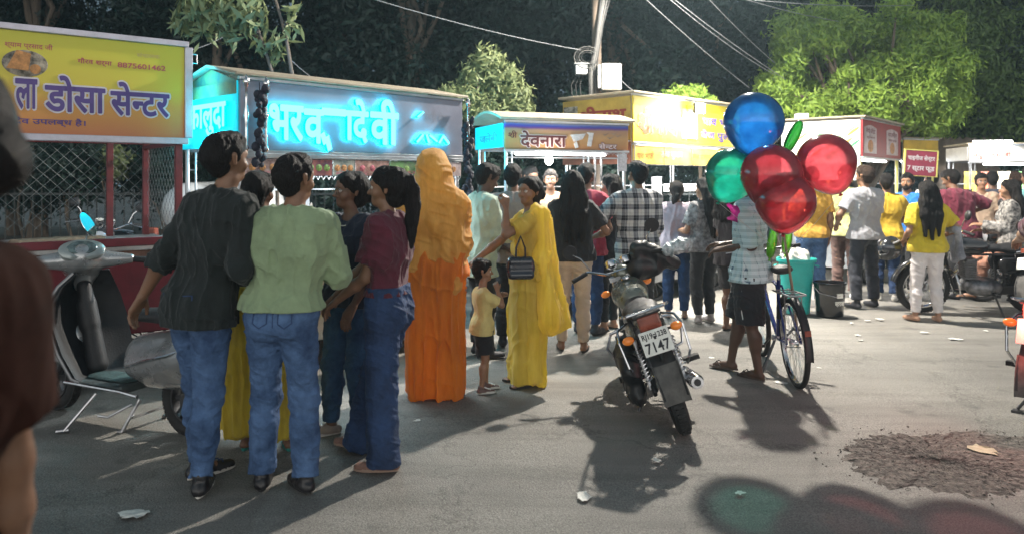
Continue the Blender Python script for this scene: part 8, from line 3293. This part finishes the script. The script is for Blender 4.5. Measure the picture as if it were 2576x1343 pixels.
# ---------------------------------------------------------------- motorcyclist at the right edge
R_ = motorcycle('red-glowing motorcycle leaving the picture at the right edge', 3.27, 4.62, 43, 0, tank_m=MATS['tank_red'])
TL = emat('tail_lamp_glow', (1.0, 0.05, 0.03), 3)
for o in R_.children:
    if o.name.startswith('tail_light'):
        o.data = o.data.copy()
        o.data.materials.clear()
        o.data.materials.append(TL)
lamp('tail_lamp_light', (-0.34, 0, 0.78), 4, (1, 0.12, 0.08), 0.05, parent=R_)
mid = Matrix.Translation(R_.location) @ Matrix.Rotation(rad(43), 4, 'Z') @ Vector((0.55, 0, 0))
P_['rider'] = person('rider in pale trousers with one foot on the peg at the right edge', mid.x, mid.y, -40, 1.70, 0, seat=0.80, h=0.007, top=dict(mat=C('rider_wine', (0.10, 0.02, 0.04), 0.3), sleeve='short', hem=0.48),
    bottom=dict(kind='straight', mat=C('pale_denim', (0.30, 0.33, 0.40), 0.25), len=0.97), shoe=dict(kind='sneaker', mat=SN, sole=SOLEW), feet=[(0.13, 0.10, 5, 0.14), (-0.13, 0.10, -5, 0.14)], rh=(0.2, 0.34, 0.70), lh=(-0.2, 0.34, 0.70), hair='short')
# ---------------------------------------------------------------- passer-by close to the lens
P = P_['near'] = person('blurred dark-haired woman in brown passing very close at the left edge', -0.985, 1.12, 76, 1.74, 1, sex='f', h=0.007, hair='bun', w=0.95, lean=(0, -0.075),
    top=dict(mat=mat('russet_cloth', (0.035, 0.014, 0.010), 0.95, var=(6, 0.4), spec=0.1), sleeve='short', hem=0.40, loose=0.02, fold=0.004), bottom=dict(kind='slim', mat=C('blue_grey', (0.12, 0.22, 0.32), 0.2)), shoe='sandal', lh=(-0.16, 0.10, 0.60), lpole=(-1, -1, -0.2))
mb = MB()
mb.tube([P['T']((0.052 * math.sin(t), 0.050 * math.cos(t) + 0.006, 0.835 - 0.02 * math.cos(t))) for t in np.linspace(0, 6.28, 24)[:-1]], 0.006, 6, closed=True)
mb.build('necklace', MATS['gold'], P['root'], smooth=True)

# ---------------------------------------------------------------- thin blue haze, added to give the lamps a bloom
hz = MB()
hz.box((-30, -3, -1.0), (30, 32, 14))
hm = bpy.data.materials.new('haze')
hm.use_nodes = True
hn = hm.node_tree
hn.nodes.clear()
ho_ = hn.nodes.new('ShaderNodeOutputMaterial')
pv = hn.nodes.new('ShaderNodeVolumePrincipled')
pv.inputs['Color'].default_value = (0.62, 0.86, 1.0, 1)
pv.inputs['Density'].default_value = 0.0019
pv.inputs['Anisotropy'].default_value = 0.3
hn.links.new(pv.outputs[0], ho_.inputs['Volume'])
tag(hz.build('haze', hm), kind='stuff')
